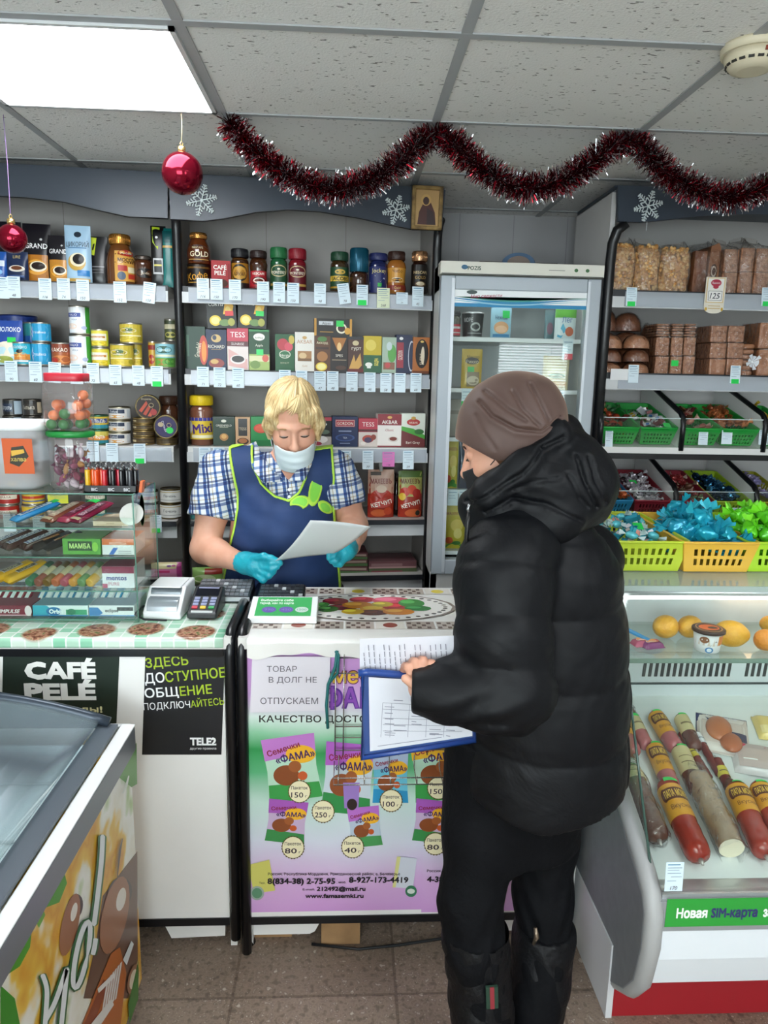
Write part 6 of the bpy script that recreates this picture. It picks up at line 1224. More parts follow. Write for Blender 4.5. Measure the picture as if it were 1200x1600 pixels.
fridge_pouch(722,754,545,605,1,'gold mayonnaise pouch with a brown window, second fridge shelf','mayonnaise_pouch','pouch','d0b048',[T('Мистер',.55,.8,.08,'2a241a',.6), E(.5,.7,.34,.09,'2a2a22'), T('Рикко',.5,.68,.09,'f0e8c8',.6), R(.25,.05,.85,.42,'8a7a60'), E(.55,.2,.3,.12,'d8ccb0'), R(.28,.42,.6,.55,'2fc05a')])
fridge_pouch(850,891,556,608,1,'pale yellow cheese packet on the right of the second fridge shelf','cheese_packet','packet','d8cc98',[R(.0,.7,1,1,'c8b878'), E(.5,.5,.36,.14,'f0e8c0'), E(.5,.42,.3,.08,'6a8a4a'), R(.1,.1,.9,.25,'d8a850')], kind='pillow')
fridge_pouch(700,727,624,660,2,'grey carton at the left of the third fridge shelf','carton','carton','a8a498',[R(.0,.6,1,.7,'8a8478')], mk='box', Y=FY+.03)
fridge_pouch(855,880,640,662,2,'pinkish carton at the right of the third fridge shelf','carton','carton','b89890',[R(.0,.6,1,.7,'9a7a72')], mk='box', Y=FY+.08)
MY = lambda: [T('МАХЕЕВЪ',.5,.82,.06,'8a2a2a',.8,.01), E(.6,.55,.3,.14,'e8d070'), E(.65,.36,.2,.12,'f0e08a'), PG([(.05,.05),(.4,.18),(.95,.08),(.95,.02),(.05,.02)],'4a8a3a'), E(.25,.2,.18,.08,'c8502a'), E(.6,.14,.2,.05,'3a7a30')]
fridge_pouch(697,716,688,758,3,'yellow mayonnaise pouch on the fridge\'s fourth shelf','mayonnaise_pouch','pouch','c8b848', MY(), group='yellow mayonnaise pouches')
fridge_pouch(718,735,688,758,3,'dark blue pouch beside the yellow one, fourth fridge shelf','sauce_pouch','pouch','2a3448',[R(.1,.4,.9,.5,'4a5a78')])
fridge_pouch(694,727,791,868,4,'large yellow mayonnaise pouch with vegetables on the bottom fridge shelf','mayonnaise_pouch','pouch','c8b83a', MY(), group='yellow mayonnaise pouches')
fridge_pouch(733,765,800,868,4,'white pouch with maroon lettering on the bottom fridge shelf','mayonnaise_pouch','pouch','dedccc',[T('Провансаль',.5,.55,.07,'8a3a48',.8), T('Ю',.3,.75,.14,'9a2a3a',.3,.02), R(.1,.4,.9,.42,'a86a70'), E(.5,.2,.4,.16,'7aa84a')])
for i,(px, py, wpx, hpx, st, lab) in enumerate(((728,608,15,27,1,'price tag with green sticker inside the fridge below the gold pouch'),(720,664,14,25,0,'price tag inside the fridge above the yellow mayonnaise'),(707,764,16,26,0,'price tag inside the fridge over the large yellow pouch'),(722,764,11,26,0,'narrow price tag inside the fridge by the customer\'s hat'),(886,530,16,32,5,'price tag with a red sticker inside the fridge above the cheese'),(873,610,13,28,0,'price tag inside the fridge under the cheese packet'))):
    p = at(px, py+hpx,2.787); sc_ = 2.8/F; m = MB(); m.box(-wpx*sc_/2, wpx*sc_/2,0,.0006,0, hpx*sc_, M('dcebf0',.6)); deco(m, flat(0), wpx*sc_, hpx*sc_,[R(.1,.8,.9,.84,'7a9ab0'), R(.1,.6,.7,.63,'9ab0c0'), R(.1,.45,.8,.48,'9ab0c0')]+([R(.0,.0,.9,.3,'2fd05a')] if st == 1 else [R(.2,0,1,.28,'d83a4a')] if st == 5 else []), rough=.6)
    tag(m.build('price_tag', None, tuple(p)), lab,'price tag','price tags in the fridge')
def topper():
    Y = 2.95; a = at(750,400, Y); b = at(872,400, Y); z0 = 1.986; m = MB(); c = (a.x+b.x)/2; w = (b.x-a.x)/2
    m.box(c-w, c+w, Y, Y+.02, z0, z0+.035, M('5a5250',.5)); n = 20; r = w*.42
    for R_, r0, col in ((r, r*.72,'3a5a7a'),(r*.7,0,'7a6a62')):
        vs = []
        for i in range(n+1): q = pi*i/n; vs += [(c+R_*cos(q), Y-.001, z0+.03+R_*.62*sin(q)),(c+r0*cos(q), Y-.001, z0+.03+r0*.62*sin(q))]
        m.add(vs,[(2*i,2*i+1,2*i+3,2*i+2) for i in range(n)], M(col,.5)); m.add([(x, Y+.015, z) for x, y, z in vs],[(2*i,2*i+2,2*i+3,2*i+1) for i in range(n)], M(col,.5))
    tag(m.build('arched_sign', None, bevel=.0),'dim brown sign with a blue arch lying on top of the fridge','sign')
topper()
# ================================================================== right-hand wall unit with bread and sweets
RX, RY, RB = .957,2.735,3.17
ZR = [1.90,1.597]
FR = Frame(RX, RY,0.0)
def right_unit():
    t = thing('shelving_unit','black edged bread and sweets shelving unit on the right','shelving unit',(RX, RY,0), group='black edged shop shelving units'); W = 1.5; D = RB-RY; wl = noise_mat('pale_laminate',[(.3,'c8c6c6'),(.7,'d0cecd')],4,.5)
    m = MB(); m.box(0,.018,.02, D,0,2.25, wl); pn = m.build('side_panel', t)
    m = MB(); zt = 2.135; m.tube([(.008,.01,0),(.008,.01, zt-.14),(.010,.008, zt-.07),(.022,.0, zt-.025),(.05,-.012, zt)],.019, BLACK,12); m.build('edge_strip', pn)
    m = MB(); m.box(W-.018, W,.02, D,0,2.25, wl); m.build('side_panel', t)
    m = MB(); m.box(0, W, D, D+.012,0,2.25, M('b2b0ae',.55)); m.build('back_panel', t)
    for z in ZR:
        m = MB(); m.box(.02, W-.02,.012, D, z-.018, z, M('c2c0be',.5)); m.box(.02, W-.02,.004,.012, z-.022, z+.002, M('26282e',.4)); sh = m.build('shelf', t)
        m = MB(); m.box(.07, W-.03,-.004,-.001, z-.058, z-.004, RAIL); m.box(.02, W-.02,0,.01, z-.062, z-.022, LIP); m.build('price_rail', sh)
    poly = [(.0,2.255)]+[(W,2.255)]+[(a, b) for a, b in reversed([(0.012,2.135),(.10,2.135),(.16,2.142),(.30,2.16),(.45,2.172),(.7,2.178),(1.0,2.165),(1.3,2.14),(W,2.135)])]
    m = MB(); m.prism(poly,-.03,-.012, NAVY); m.box(0, W,-.012, D,2.245,2.262, NAVY); m.build('fascia', t)
    # two sweet racks: sloping floor, dividers with black edges, front ledge and clear strip
    for z0 in (1.305,1.02):
        m = MB(); m.grid(lambda a, c: (.02+(W-.04)*a,.005+(D-.02)*c, z0+.012+.085*c),1,1, M('d8d6d4',.5)); m.box(.02, W-.02,-.012,.012, z0-.012, z0+.012, M('e6e5e3',.4)); m.box(.0, W,-.016,.008, z0-.034, z0-.012, BLACK); sh = m.build('sweet_rack', t)
        m = MB(); m.box(.02, W-.02, D-.004, D, z0+.09, z0+.29, wl); m.build('back_board', sh)
        for k in range(5):
            x = .328*k; x = max(x,.006)
            q = [(-.01, z0),(-.012, z0+.10),(-.004, z0+.125),(.02, z0+.145),(.29, z0+.235),(.40, z0+.26),(.40, z0+.05)]
            m = MB(); m.prism([(a, b) for a, b in q], x, x+.016, WHITE,'x'); m.tube([(x+.008, a, b) for a, b in q[:6]],.0105, BLACK,8); m.build('divider', sh)
        for k in range(4):
            m = MB(); m.box(.328*k+.018,.328*(k+1)-.002,-.008,-.005, z0+.012, z0+.125, clear_mat('rack_strip','f4f8f8',.05,.03) if 0 else GLASS); m.box(.328*k+.018,.328*(k+1)-.002,-.0085,-.0045, z0+.123, z0+.126, M('c8d4d4',.2)); m.build('clear_front', sh)
right_unit()
snowflake(1013,322,20, FR,-.036,'white snowflake ornament on the right unit\'s fascia',.03)
rnd = random.Random(11)
# ---- bags of puffed corn
def puff_mesh(w, d, h, seed, n=520):
    r = random.Random(seed); m = MB(); cols = [M(c,.5) for c in ('e0ac68','d49c58','eac080','c88c4a')]
    for i in range(n):
        a = r.random()*2*pi; v = r.random(); k = (1-.25*max(0, v-.8)/.2)*(1 if v > .06 else .85)
        x, y = w/2*k*cos(a)*.97, d/2*k*sin(a)*.97; x = max(-w/2, min(w/2, x*1.12)); z = .012+v*h*.9
        m.ell((x, y, z),(.0105,.0068,.0068), cols[r.randrange(4)], Matrix.Rotation(r.random()*6,3,'Y') @ Matrix.Rotation(r.random()*6,3,'Z'),7,5)
    for i in range(60): m.ell((r.uniform(-.4,.4)*w, r.uniform(-.4,.4)*d, h*.88+r.random()*.012),(.0105,.0068,.0068), cols[r.randrange(4)], Matrix.Rotation(r.random()*6,3,'Y'),7,5)
    m.ell((0,0, h*.46),(w*.44, d*.42, h*.45), cols[1], None,14,10)
    return m
def wrap_shell(name, w, d, h, parent, peak=.12, mat=None, seed=0):
    r = random.Random(seed); m = MB(); n = 28; rows = []
    ph = r.random()*6
    def fn(a, c):
        q = 2*pi*a; k = 1.03 if c < .8 else 1.03-(c-.8)/.2*.15
        sx, sy = abs(cos(q))**.5*(1 if cos(q) >= 0 else -1), abs(sin(q))**.5*(1 if sin(q) >= 0 else -1)
        flat_ = max(0,(c-.82)/.18); j = .004*sin(q*7+ph+c*9)
        return ((w/2*k+j)*sx,(d/2*k+j)*sy*(1-flat_*.93)+flat_*d*.2, c*h*(1+peak)+ (.012*sin(q+ph)*flat_))
    m.grid(fn, n,14, mat or BAGFILM); return m.build(name, parent)
def pasta_bag(x0, x1, yt, label, seed):
    Y = RY+.06; a, b = at(x0,410, Y).x, at(x1,410, Y).x; h = at((x0+x1)/2, yt, Y).z-ZR[0]; w = (b-a)*.96; d = .10
    t = thing('corn_puff_bag', label,'bag of corn puffs',((a+b)/2, Y+d/2+.01, ZR[0]+.002),0,'clear bags of corn puffs'); o_ = puff_mesh(w*.95, d*.9, h, seed).build('corn_puffs', t); o_['kind'] = 'stuff'; wrap_shell('clear_bag', w, d, h, t,.10, None, seed)
pasta_bag(951,997,378,'clear bag of golden corn puffs nearest the left side panel',1); pasta_bag(998,1036,380,'clear bag of golden corn puffs between two others',2); pasta_bag(1037,1084,384,'clear bag of golden corn puffs beside the brown loaves',3)
# ---- bread, biscuits
CR_ = noise_mat('biscuit_brown',[(.3,'8c5c40'),(.55,'b88060'),(.75,'c89a76')],70,.6, bump=.6)
CRD = noise_mat('dark_crust',[(.3,'6a402c'),(.6,'885438'),(.8,'9c6846')],30,.45, bump=.3)
CRL = noise_mat('gingerbread',[(.3,'a46a48'),(.6,'be8460'),(.8,'cc9470')],40,.5, bump=.3)
def block(name, cat, x0, x1, y0, y1, si, label, group, mat, d=.14, Y=None, wrap=True, slices=0, zb=None, zt=None):
    Y = Y or RY+.06; a, b = at(x0,(y0+y1)/2, Y).x, at(x1,(y0+y1)/2, Y).x; zb = zb if zb is not None else (at((x0+x1)/2, y1, Y).z if y1 < (450 if si == 0 else 578) else ZR[si]+.001); h = (zt or at((x0+x1)/2, y0, Y).z)-zb; w = b-a-.002
    t = thing(name, label, cat,((a+b)/2, Y+d/2, zb),0, group); m = MB()
    if slices:
        for k in range(slices): m.box(-w/2+.003*(k % 2), w/2-.003*((k+1) % 2),-d/2, d/2, h*k/slices+.001, h*(k+1)/slices-.002, mat)
    else: m.box(-w/2, w/2,-d/2, d/2,0, h*.97, mat)
    m.build('loaf' if 'loaf' in name else 'biscuit', t, bevel=.004)
    if wrap:
        m = MB(); n = 10; j = random.Random(hash(label) % 999)
        for (p, q) in (((-w/2,-d/2),(w/2,-d/2)),((w/2,-d/2),(w/2, d/2)),((-w/2, d/2),(-w/2,-d/2))):
            m.grid(lambda a_, c: (p[0]+(q[0]-p[0])*a_ + (.0015 if p[0] > 0 else -.0015 if q[0] < 0 and p[0] < 0 else 0), p[1]+(q[1]-p[1])*a_-(.002 if p[1] < 0 and q[1] < 0 else 0), h*c),4,4, WRAP)
        m.build('clear_wrap', t)
    return zb+h
BG = 'wrapped biscuit blocks on the bread shelf'
for ci,(x0, x1, nm) in enumerate(((1023,1045,'column beside the round loaves'),(1047,1066,'column with the green sticker'),(1067,1086,'third column from the loaves'))):
    zt = ZR[1]
    for k,(y0, sl) in enumerate(((556,0),(526,0),(505,5))):
        zt = block('wrapped_biscuits','biscuits', x0, x1, y0,583,1,'wrapped brown biscuits, %s of the %s' % (('bottom','middle','top')[k], nm), BG, CR_,.12, zb=zt+.001, slices=sl)
    block('wrapped_biscuits','biscuits', x0+2, x1+2,509,583,1,'tall dark wrapped biscuits at the back of the %s' % nm, BG, CRD,.14, Y=RY+.20, zb=ZR[1]+.001)
for ci,(x0, x1, nm) in enumerate(((1108,1134,'left column of the right biscuit stack'),(1135,1161,'right column of the right biscuit stack'))):
    zt = ZR[1]
    for k, y0 in enumerate((560,535,508)):
        zt = block('wrapped_biscuits','biscuits', x0, x1, y0,583,1,'wrapped brown biscuits, %s in the %s' % (('bottom','middle','top')[k], nm), BG, CRL if k == 0 else CR_,.12, zb=zt+.001)
    block('wrapped_biscuits','biscuits', x0-18, x1-18,512,583,1,'dark wrapped biscuits behind the %s' % nm, BG, CRD,.14, Y=RY+.20, zb=ZR[1]+.001)
zt = ZR[1]
for k, y0 in enumerate((545,503)):
    zt = block('wrapped_biscuits','biscuits',1184,1212, y0,583,1,'wrapped brown biscuits, %s of the column at the photo\'s right edge' % ('lower','upper')[k], BG, CRL,.13, zb=zt+.001)
block('wrapped_biscuits','biscuits',1165,1186,505,583,1,'dark biscuits behind the tied bag', BG, CRD,.12, Y=RY+.2, zb=ZR[1]+.001)
m = MB(); p = at(1049+4,573, RY+.055); m.box(-.014,.014,0,.0006,0,.022, M('28d858',.5)); tag(m.build('green_price_sticker', None,(at(1054,572, RY+.055).x, RY+.055, at(1054,572, RY+.055).z)),'bright green price sticker on the middle biscuit column','sticker')
def tied_bag():
    Y = RY+.05; a, b = at(1161,560, Y).x, at(1185,560, Y).x; w = b-a; z = ZR[1]+.002; h = at(1172,536, Y).z-z; t = thing('tied_biscuit_bag','clear tied bag of round biscuits by the right stack','bag of biscuits',((a+b)/2, Y+.04, z))
    m = MB()
    for k in range(6): m.lathe([(w*.40, h*k/6),(w*.47, h*k/6+h*.04),(w*.47, h*k/6+h*.1),(w*.40, h*k/6+h*.14)], CRL,20)
    m.build('biscuits', t); m = MB(); m.lathe([(w*.5,0),(w*.52, h*.3),(w*.5, h*.9),(w*.2, h*1.02)], WRAP,24, caps=(False, False)); m.build('clear_bag', t)
    m = MB(); c = Vector((w*.1,-.045, h*.42)); m.ell(c,(.006,.005,.005), M('e8eaee',.3), None,10,8)
    for q in range(9):
        an = 2*pi*q/9; d = Vector((cos(an),-.3, sin(an)))*.022*(1+.4*(q % 2)); s = Vector((-sin(an),0, cos(an)))*.008; m.add([c, c+d+s, c+d-s],[(0,1,2)], M('dfe2e8',.25))
    m.build('knot', t)
tied_bag()
def round_loaf(x0, x1, y0, y1, label, mat, Y, zb=None):
    Yc_ = Y; a, b = at(x0,(y0+y1)/2, Y).x, at(x1,(y0+y1)/2, Y).x; w = b-a; zb = zb if zb is not None else ZR[1]+.002; h = at((x0+x1)/2, y0, Y).z-zb; d = .09
    t = thing('round_loaf', label,'loaf',((a+b)/2, Y+d/2, zb),0,'round brown loaves in clear wrap')
    m = MB(); m.grid(lambda u, v: (w/2*.96*cos(2*pi*u)*max(0,1-v**2.6)**.5, d/2*sin(2*pi*u)*max(0,1-v**2.6)**.5, h*v*.97),28,10, mat); m.add([(w/2*.96*cos(2*pi*i/28), d/2*sin(2*pi*i/28),0) for i in range(28)],[tuple(reversed(range(28)))], mat); m.build('loaf', t)
    m = MB(); m.grid(lambda u, v: ((w/2+.001)*cos(2*pi*u)*max(0.02,1-v**2.9)**.5,(d/2+.002)*sin(2*pi*u)*max(0.02,1-v**2.9)**.5+.001*sin(u*50+v*20), h*v*1.0),36,10, WRAP); m.build('clear_wrap', t)
    return zb+h
for ci,(x0, x1, nm) in enumerate(((940,977,'left front pile'),(979,1021,'right front pile'))):
    zt = ZR[1]+.001
    for k, y0 in enumerate((565,544,521)): zt = round_loaf(x0, x1, y0,583,'brown loaf in clear wrap, %s of the %s' % (('bottom','middle','top')[k], nm), CRL if k != 1 else CRD, RY+.04, zt+.0005)
for ci,(x0, x1, nm) in enumerate(((938,966,'left back pile'),(962,1006,'right back pile'))):
    zt = ZR[1]+.001
    for k, y0 in enumerate((563,542,517,482+4*ci)): zt = round_loaf(x0, x1, y0,583,'dark brown loaf in clear wrap, %s of the %s' % (('bottom','second up','third up','top')[k], nm), CRD, RY+.17, zt+.0005)
round_loaf(1004,1024,503,583,'dark loaf squeezed at the back beside the biscuit columns', CRD, RY+.17)
# top shelf loaves
def paper_loaf():
    Y = RY+.06; a, b = at(1088,420, Y).x, at(1126,420, Y).x; z = ZR[0]+.001; h = at(1106,378, Y).z-z; t = thing('sponge_cake_packet','dark bread packet with a brown paper front and coffee cup print','bread packet',((a+b)/2, Y+.08, z)); w = b-a
    m = MB(); m.box(-w/2, w*.02,-.06,.08,0, h*.85, CRD); m.build('loaf', t, bevel=.003); m = MB(); m.prism([(w*.02,0),(w/2,0),(w/2, h*.9),(w*.4, h),(w*.1, h*.93)],-.068,.08, M('8a5a3c',.5)); deco(m, lambda u, v, l: (w*.26+u,-.068-l, v), w*.46, h*.9,[R(.05,.2,.95,.28,'a8784e'), E(.55,.5,.3,.16,'3a2418'), E(.55,.5,.24,.12,'c8b8a8'), E(.55,.5,.16,.08,'4a2a1c')]); m.build('paper_front', t); wrap_shell('clear_bag', w*1.02,.16, h, t,.06, WRAP,3)
paper_loaf()
for i,(x0, x1, y0) in enumerate(((1131,1156,386),(1157,1180,384),(1181,1206,385))):
    Y = RY+.06; a, b = at(x0,420, Y).x, at(x1,420, Y).x; w = b-a-.003; z = ZR[0]+.001; h = at((x0+x1)/2, y0, Y).z-z
    t = thing('chocolate_loaf','chocolate brown loaf in a clear pointed bag, %s' % ('next to the paper packet','middle of the three','at the photo\'s right edge')[i],'loaf',((a+b)/2, Y+.08, z),0,'chocolate loaves in clear bags')
    m = MB(); m.box(-w/2, w/2,-.07,.08,0, h*.48, CR_); m.box(-w/2+.001, w/2-.001,-.07,.08, h*.49, h*.97, CR_); m.build('loaf', t, bevel=.003); wrap_shell('clear_bag', w*1.04,.155, h, t,.22, None,20+i)
def rprice(px, py, wpx, hpx, Y, label, num='', st=0, col='dcebf4', cat='price tag'):
    sc_ = Y*1.02/F; p = at(px, py+hpx, Y); m = tag_mesh(wpx*sc_, hpx*sc_, num, st, col); tag(m.build('price_tag', None, tuple(p),(radians(-4),0,0)), label, cat,'price tags on the right unit')
YR = RY-.008
rprice(986,451,16,27, YR,'price tag with green sticker under the corn puff bags','',1); rprice(1198,451,18,27, YR,'price tag with green sticker under the chocolate loaves at the photo\'s edge','',1)
rprice(989,571,16,27, YR,'white price tag under the right pile of loaves'); rprice(1148,572,16,27, YR,'price tag with green sticker under the right biscuit stack','',1)
p = at(967,594, YR); m = MB(); m.box(-.034,.034,0,.0006,0,.042, M('e8e8ea',.6)); tag(m.build('blank_card', None, tuple(p)),'blank white card on the shelf edge under the loaves','card')
def big_card():
    Y = YR-.002; sc_ = Y*1.02/F; p = at(1114,490, Y); w, h = 31*sc_,53*sc_; m = MB(); m.box(-w/2, w/2,0,.001, h*.16, h, M('e6dfd0',.5));
    deco(m, flat(0), w, h,[E(.5,.16,.5,.16,'e6dfd0'), R(.06,.3,.94,.98,'d8b878'), R(.1,.32,.9,.96,'ece8e2'), E(.5,.84,.26,.1,'b02a44'), T('Яшкино',.5,.84,.06,'f4e8ec',.4), E(.5,.73,.14,.05,'b02a44'), R(.16,.36,.84,.62,'3a3a3a'), R(.18,.37,.82,.61,'f0eeea'), T('125',.5,.49,.16,'3a3c48',.6,.01,0,.2), R(.2,.2,.8,.22,'c8a868'), R(.2,.13,.8,.15,'c8a868'), E(.1,.12,.06,.05,'d8b04a'), E(.9,.12,.06,.05,'d8b04a')], rough=.5)
    tag(m.build('price_card', None, tuple(p)),'large cream price card reading 125 with a red emblem','price card')
big_card()
# ---- plastic baskets of sweets
def basket_mesh(wb, wt, lb, lt, h, mat, slots='round'):
    m = MB()
    def wall(p00, p10, p01, p11, nu, nv, skip):
        P = [Vector(p) for p in (p00, p10, p01, p11)]
        m.grid(lambda a, c: (P[0]*(1-a)+P[1]*a)*(1-c)+(P[2]*(1-a)+P[3]*a)*c, nu, nv, mat, False, skip)
    def corner(sx, sy, top): return ((wt if top else wb)/2*sx,(lt if top else lb)/2*sy, h if top else 0)
    if slots == 'round': sk = lambda nu: (lambda i, j: 2 <= i < nu-2 and i % 2 == 0 and j in (1,3,5)); nv = 9
    else: sk = lambda nu: (lambda i, j: 3 <= i < nu-3 and i % 2 == 1 and j in (2,3,5,6)); nv = 9
    nw, nl = 21,33
    wall(corner(-1,-1,0), corner(1,-1,0), corner(-1,-1,1), corner(1,-1,1), nw, nv, sk(nw)); wall(corner(1,1,0), corner(-1,1,0), corner(1,1,1), corner(-1,1,1), nw, nv, sk(nw))
    wall(corner(1,-1,0), corner(1,1,0), corner(1,-1,1), corner(1,1,1), nl, nv, sk(nl)); wall(corner(-1,1,0), corner(-1,-1,0), corner(-1,1,1), corner(-1,-1,1), nl, nv, sk(nl))
    m.grid(lambda a, c: ((a-.5)*wb,(c-.5)*lb,.001),8,8, mat, False)
    return m
def rim_mesh(wt, lt, h, mat):
    m = MB(); n = 6; pts = []; r = .012
    for sx, sy, a0 in ((1,1,0),(-1,1,90),(-1,-1,180),(1,-1,270)):
        for k in range(n): a = radians(a0+90*k/(n-1)); pts.append((sx*(wt/2-r)+r*cos(a)*1.15, sy*(lt/2-r)+r*sin(a)*1.15, h))
    m.tube(pts,.0038, mat,8, True); return m
def candy_mesh(kind, col, col2=None, metal=.0, rough=.25, seed=0):
    r = random.Random(seed); m = MB(); a = M(col, rough, metal); b = M(col2 or col, rough, metal)
    if kind == 'twist':
        m.ell((0,0,0),(.0135,.0095,.0085), a, None,10,8)
        for sg in (-1,1):
            vs = [(sg*.011,0,0)]; n = 7
            for i in range(n): q = (i/(n-1)-.5)*2.2; vs.append((sg*(.026+.002*(i % 2)),.011*sin(q),.009*(1 if i % 2 else -1)*.6))
            m.add(vs,[(0, i+1, i+2) if sg > 0 else (0, i+2, i+1) for i in range(n-1)], b)
    elif kind == 'foil':   # crumpled foil
        def fn(u, v):
            t = pi*(v-.5); k = 1+.28*sin(u*6.283*5+v*9+seed)*cos(v*11+seed)
            return (.014*k*cos(t)*cos(2*pi*u),.012*k*cos(t)*sin(2*pi*u),.010*k*sin(t))
        m.grid(fn,12,8, a, False)
        for sg in (-1,1): m.add([(sg*.010,0,.002),(sg*.024,.010,.006),(sg*.026,-.002,.0),(sg*.023,-.011,.004)],[(0,1,2),(0,2,3)], b)
    elif kind == 'puffy':  # large bright wrapper with ruffled ends
        def fn(u, v):
            t = pi*(v-.5); k = 1+.16*sin(u*6.283*4+seed)+.1*cos(v*14+seed*2+u*9)
            return (.024*k*cos(t)*cos(2*pi*u),.017*k*cos(t)*sin(2*pi*u),.016*k*sin(t))
        m.grid(fn,16,10, a, True)
        for sg in (-1,1):
            vs = [(sg*.018,0,0)]; n = 9
            for i in range(n): q = (i/(n-1)-.5)*3.4; vs.append((sg*(.034+.006*(i % 2)+r.random()*.006),.022*sin(q),.02*cos(q)*(1 if i % 2 else .5)))
            m.add(vs,[(0, i+1, i+2) for i in range(n-1)], b)
    elif kind == 'flat':
        m.box(-.013,.013,-.008,.008,-.004,.004, a); m.add([(-.006,-.0085,-.003),(.006,-.0085,-.003),(.006,-.0085,.003),(-.006,-.0085,.003)],[(0,1,2,3)], b); m.add([(-.006,-.006,.0042),(.006,-.006,.0042),(.006,.006,.0042),(-.006,.006,.0042)],[(0,1,2,3)], b)
        for sg in (-1,1): m.add([(sg*.013,-.007,0),(sg*.019,-.009,.001),(sg*.019,.009,.001),(sg*.013,.007,0)],[(0,1,2,3)], a)
    return m
BLK = 0
def basket(cx, y0, z0, w, L, h, col, label, slots, tilt, fill, n, candy_label, group, seed, sticker=None, fr=(.12,.9), heap=.35, bname='sweet_basket', psc=1.0):
    """fill = list of (kind, col, col2, metal)"""
    mat = M(col,.35); R_ = Matrix.Translation((cx, y0, z0)) @ Matrix.Rotation(radians(tilt),4,'X')
    t = thing(bname, label,'basket', R_ @ Vector((0, L/2,0)),(radians(tilt),0,0),'plastic sweet baskets')
    basket_mesh(w*.84, w, L*.9, L, h, mat, slots).build('basket_body', t, solid=.0022); rim_mesh(w, L, h, mat).build('rim', t)
    rnd = random.Random(seed); protos = {}
    for i in range(n):
        f = fill[rnd.randrange(len(fill))]
        q = i/n; v = fr[0]+(fr[1]-fr[0])*rnd.random(); u = rnd.uniform(-.36,.36)*w
        z = h*(.58+.42*q+heap*q*(1-abs(u)/(w*.5))*(1-abs(v-.45)*1.2))
        P = R_ @ Vector((u, L*v, z))
        if f not in protos: o_ = candy_mesh(*f, seed=seed+len(protos)).build('wrapped_candy'); protos[f] = o_
        else: o_ = protos[f].copy(); COL.objects.link(o_)
        o_.location = P; o_.rotation_euler = (rnd.uniform(-.9,.9), rnd.uniform(-.7,.7), rnd.random()*6.28); o_.scale = (psc*1.32,)*3
        tag(o_, candy_label,'candy', group)
    if sticker:
        P = R_ @ Vector((sticker[0]*w, L*sticker[1], h*sticker[2])); m = MB(); m.box(-.016,.016,-.012,.012,0,.0006, M('24d458',.5)); tag(m.build('green_price_sticker', None, P,(radians(40),.1,.2)),'bright green price sticker on the candies of the ' + sticker[3],'sticker','green price stickers')
# upper rack
z1 = 1.322; yb = RY+.006; GRN = '1f9a3c'
for i,(cx, lab, fill, n, cl, stk) in enumerate((
    (RX+.095,'green basket of mixed red and green candies, first from the left side panel',(('twist','b84a2a','c8683a',.3,.25),('twist','2a5a34','3a6a3a',.3,.25),('flat','6a2a24','c8b890',.2,.3)),14,'small red or green wrapped candy in the leftmost green basket', None),
    (RX+.245,'green basket of silver, blue and yellow candies with a green sticker',(('flat','c8ccd0','3a70b0',.3,.25),('flat','d0d4d8','d8b83a',.3,.25),('flat','6a2a2a','d8d4d0',.2,.3)),22,'silver wrapped candy with blue and yellow print in a green basket',(.3,.12,1.0,'silver and blue green basket')),
    (RX+.42,'green basket of dark red and pink candies, third from the left',(('flat','7a2a30','c89a90',.2,.3),('twist','b06a5a','d8b0a0',.2,.3),('flat','5a3a24','d8a060',.2,.3)),16,'dark red and pink wrapped candy in the third green basket', None),
    (RX+.57,'green basket of orange bronze candies, fourth from the left',(('foil','b8683a','c87a44',.5,.3),('foil','c8794a','d88a50',.5,.3),('twist','8a4a2a','a05a34',.4,.3)),20,'orange bronze foil candy in the fourth green basket', None),
    (RX+.745,'green basket of yellow candies at the right edge',(('twist','d8c82a','e4d83a',.1,.25),('twist','c8a020','d8b83a',.1,.25)),12,'yellow wrapped candy in the rightmost green basket', None))):
    basket(cx, yb, z1,.142,.31,.072, GRN, lab,'round',15, fill, n, cl,'candies ' + cl.split(' in ')[-1] if 0 else cl.replace('candy','candies'),30+i, stk)
rprice(951,672,12,26, RY-.011,'price tag on the clear strip under the leftmost green basket'); rprice(1098,672,15,23, RY-.011,'price tag on the clear strip under the third green basket'); rprice(1135,672,17,22, RY-.011,'price tag on the clear strip under the orange candy basket'); rprice(1192,672,15,23, RY-.011,'price tag on the clear strip under the yellow candies')
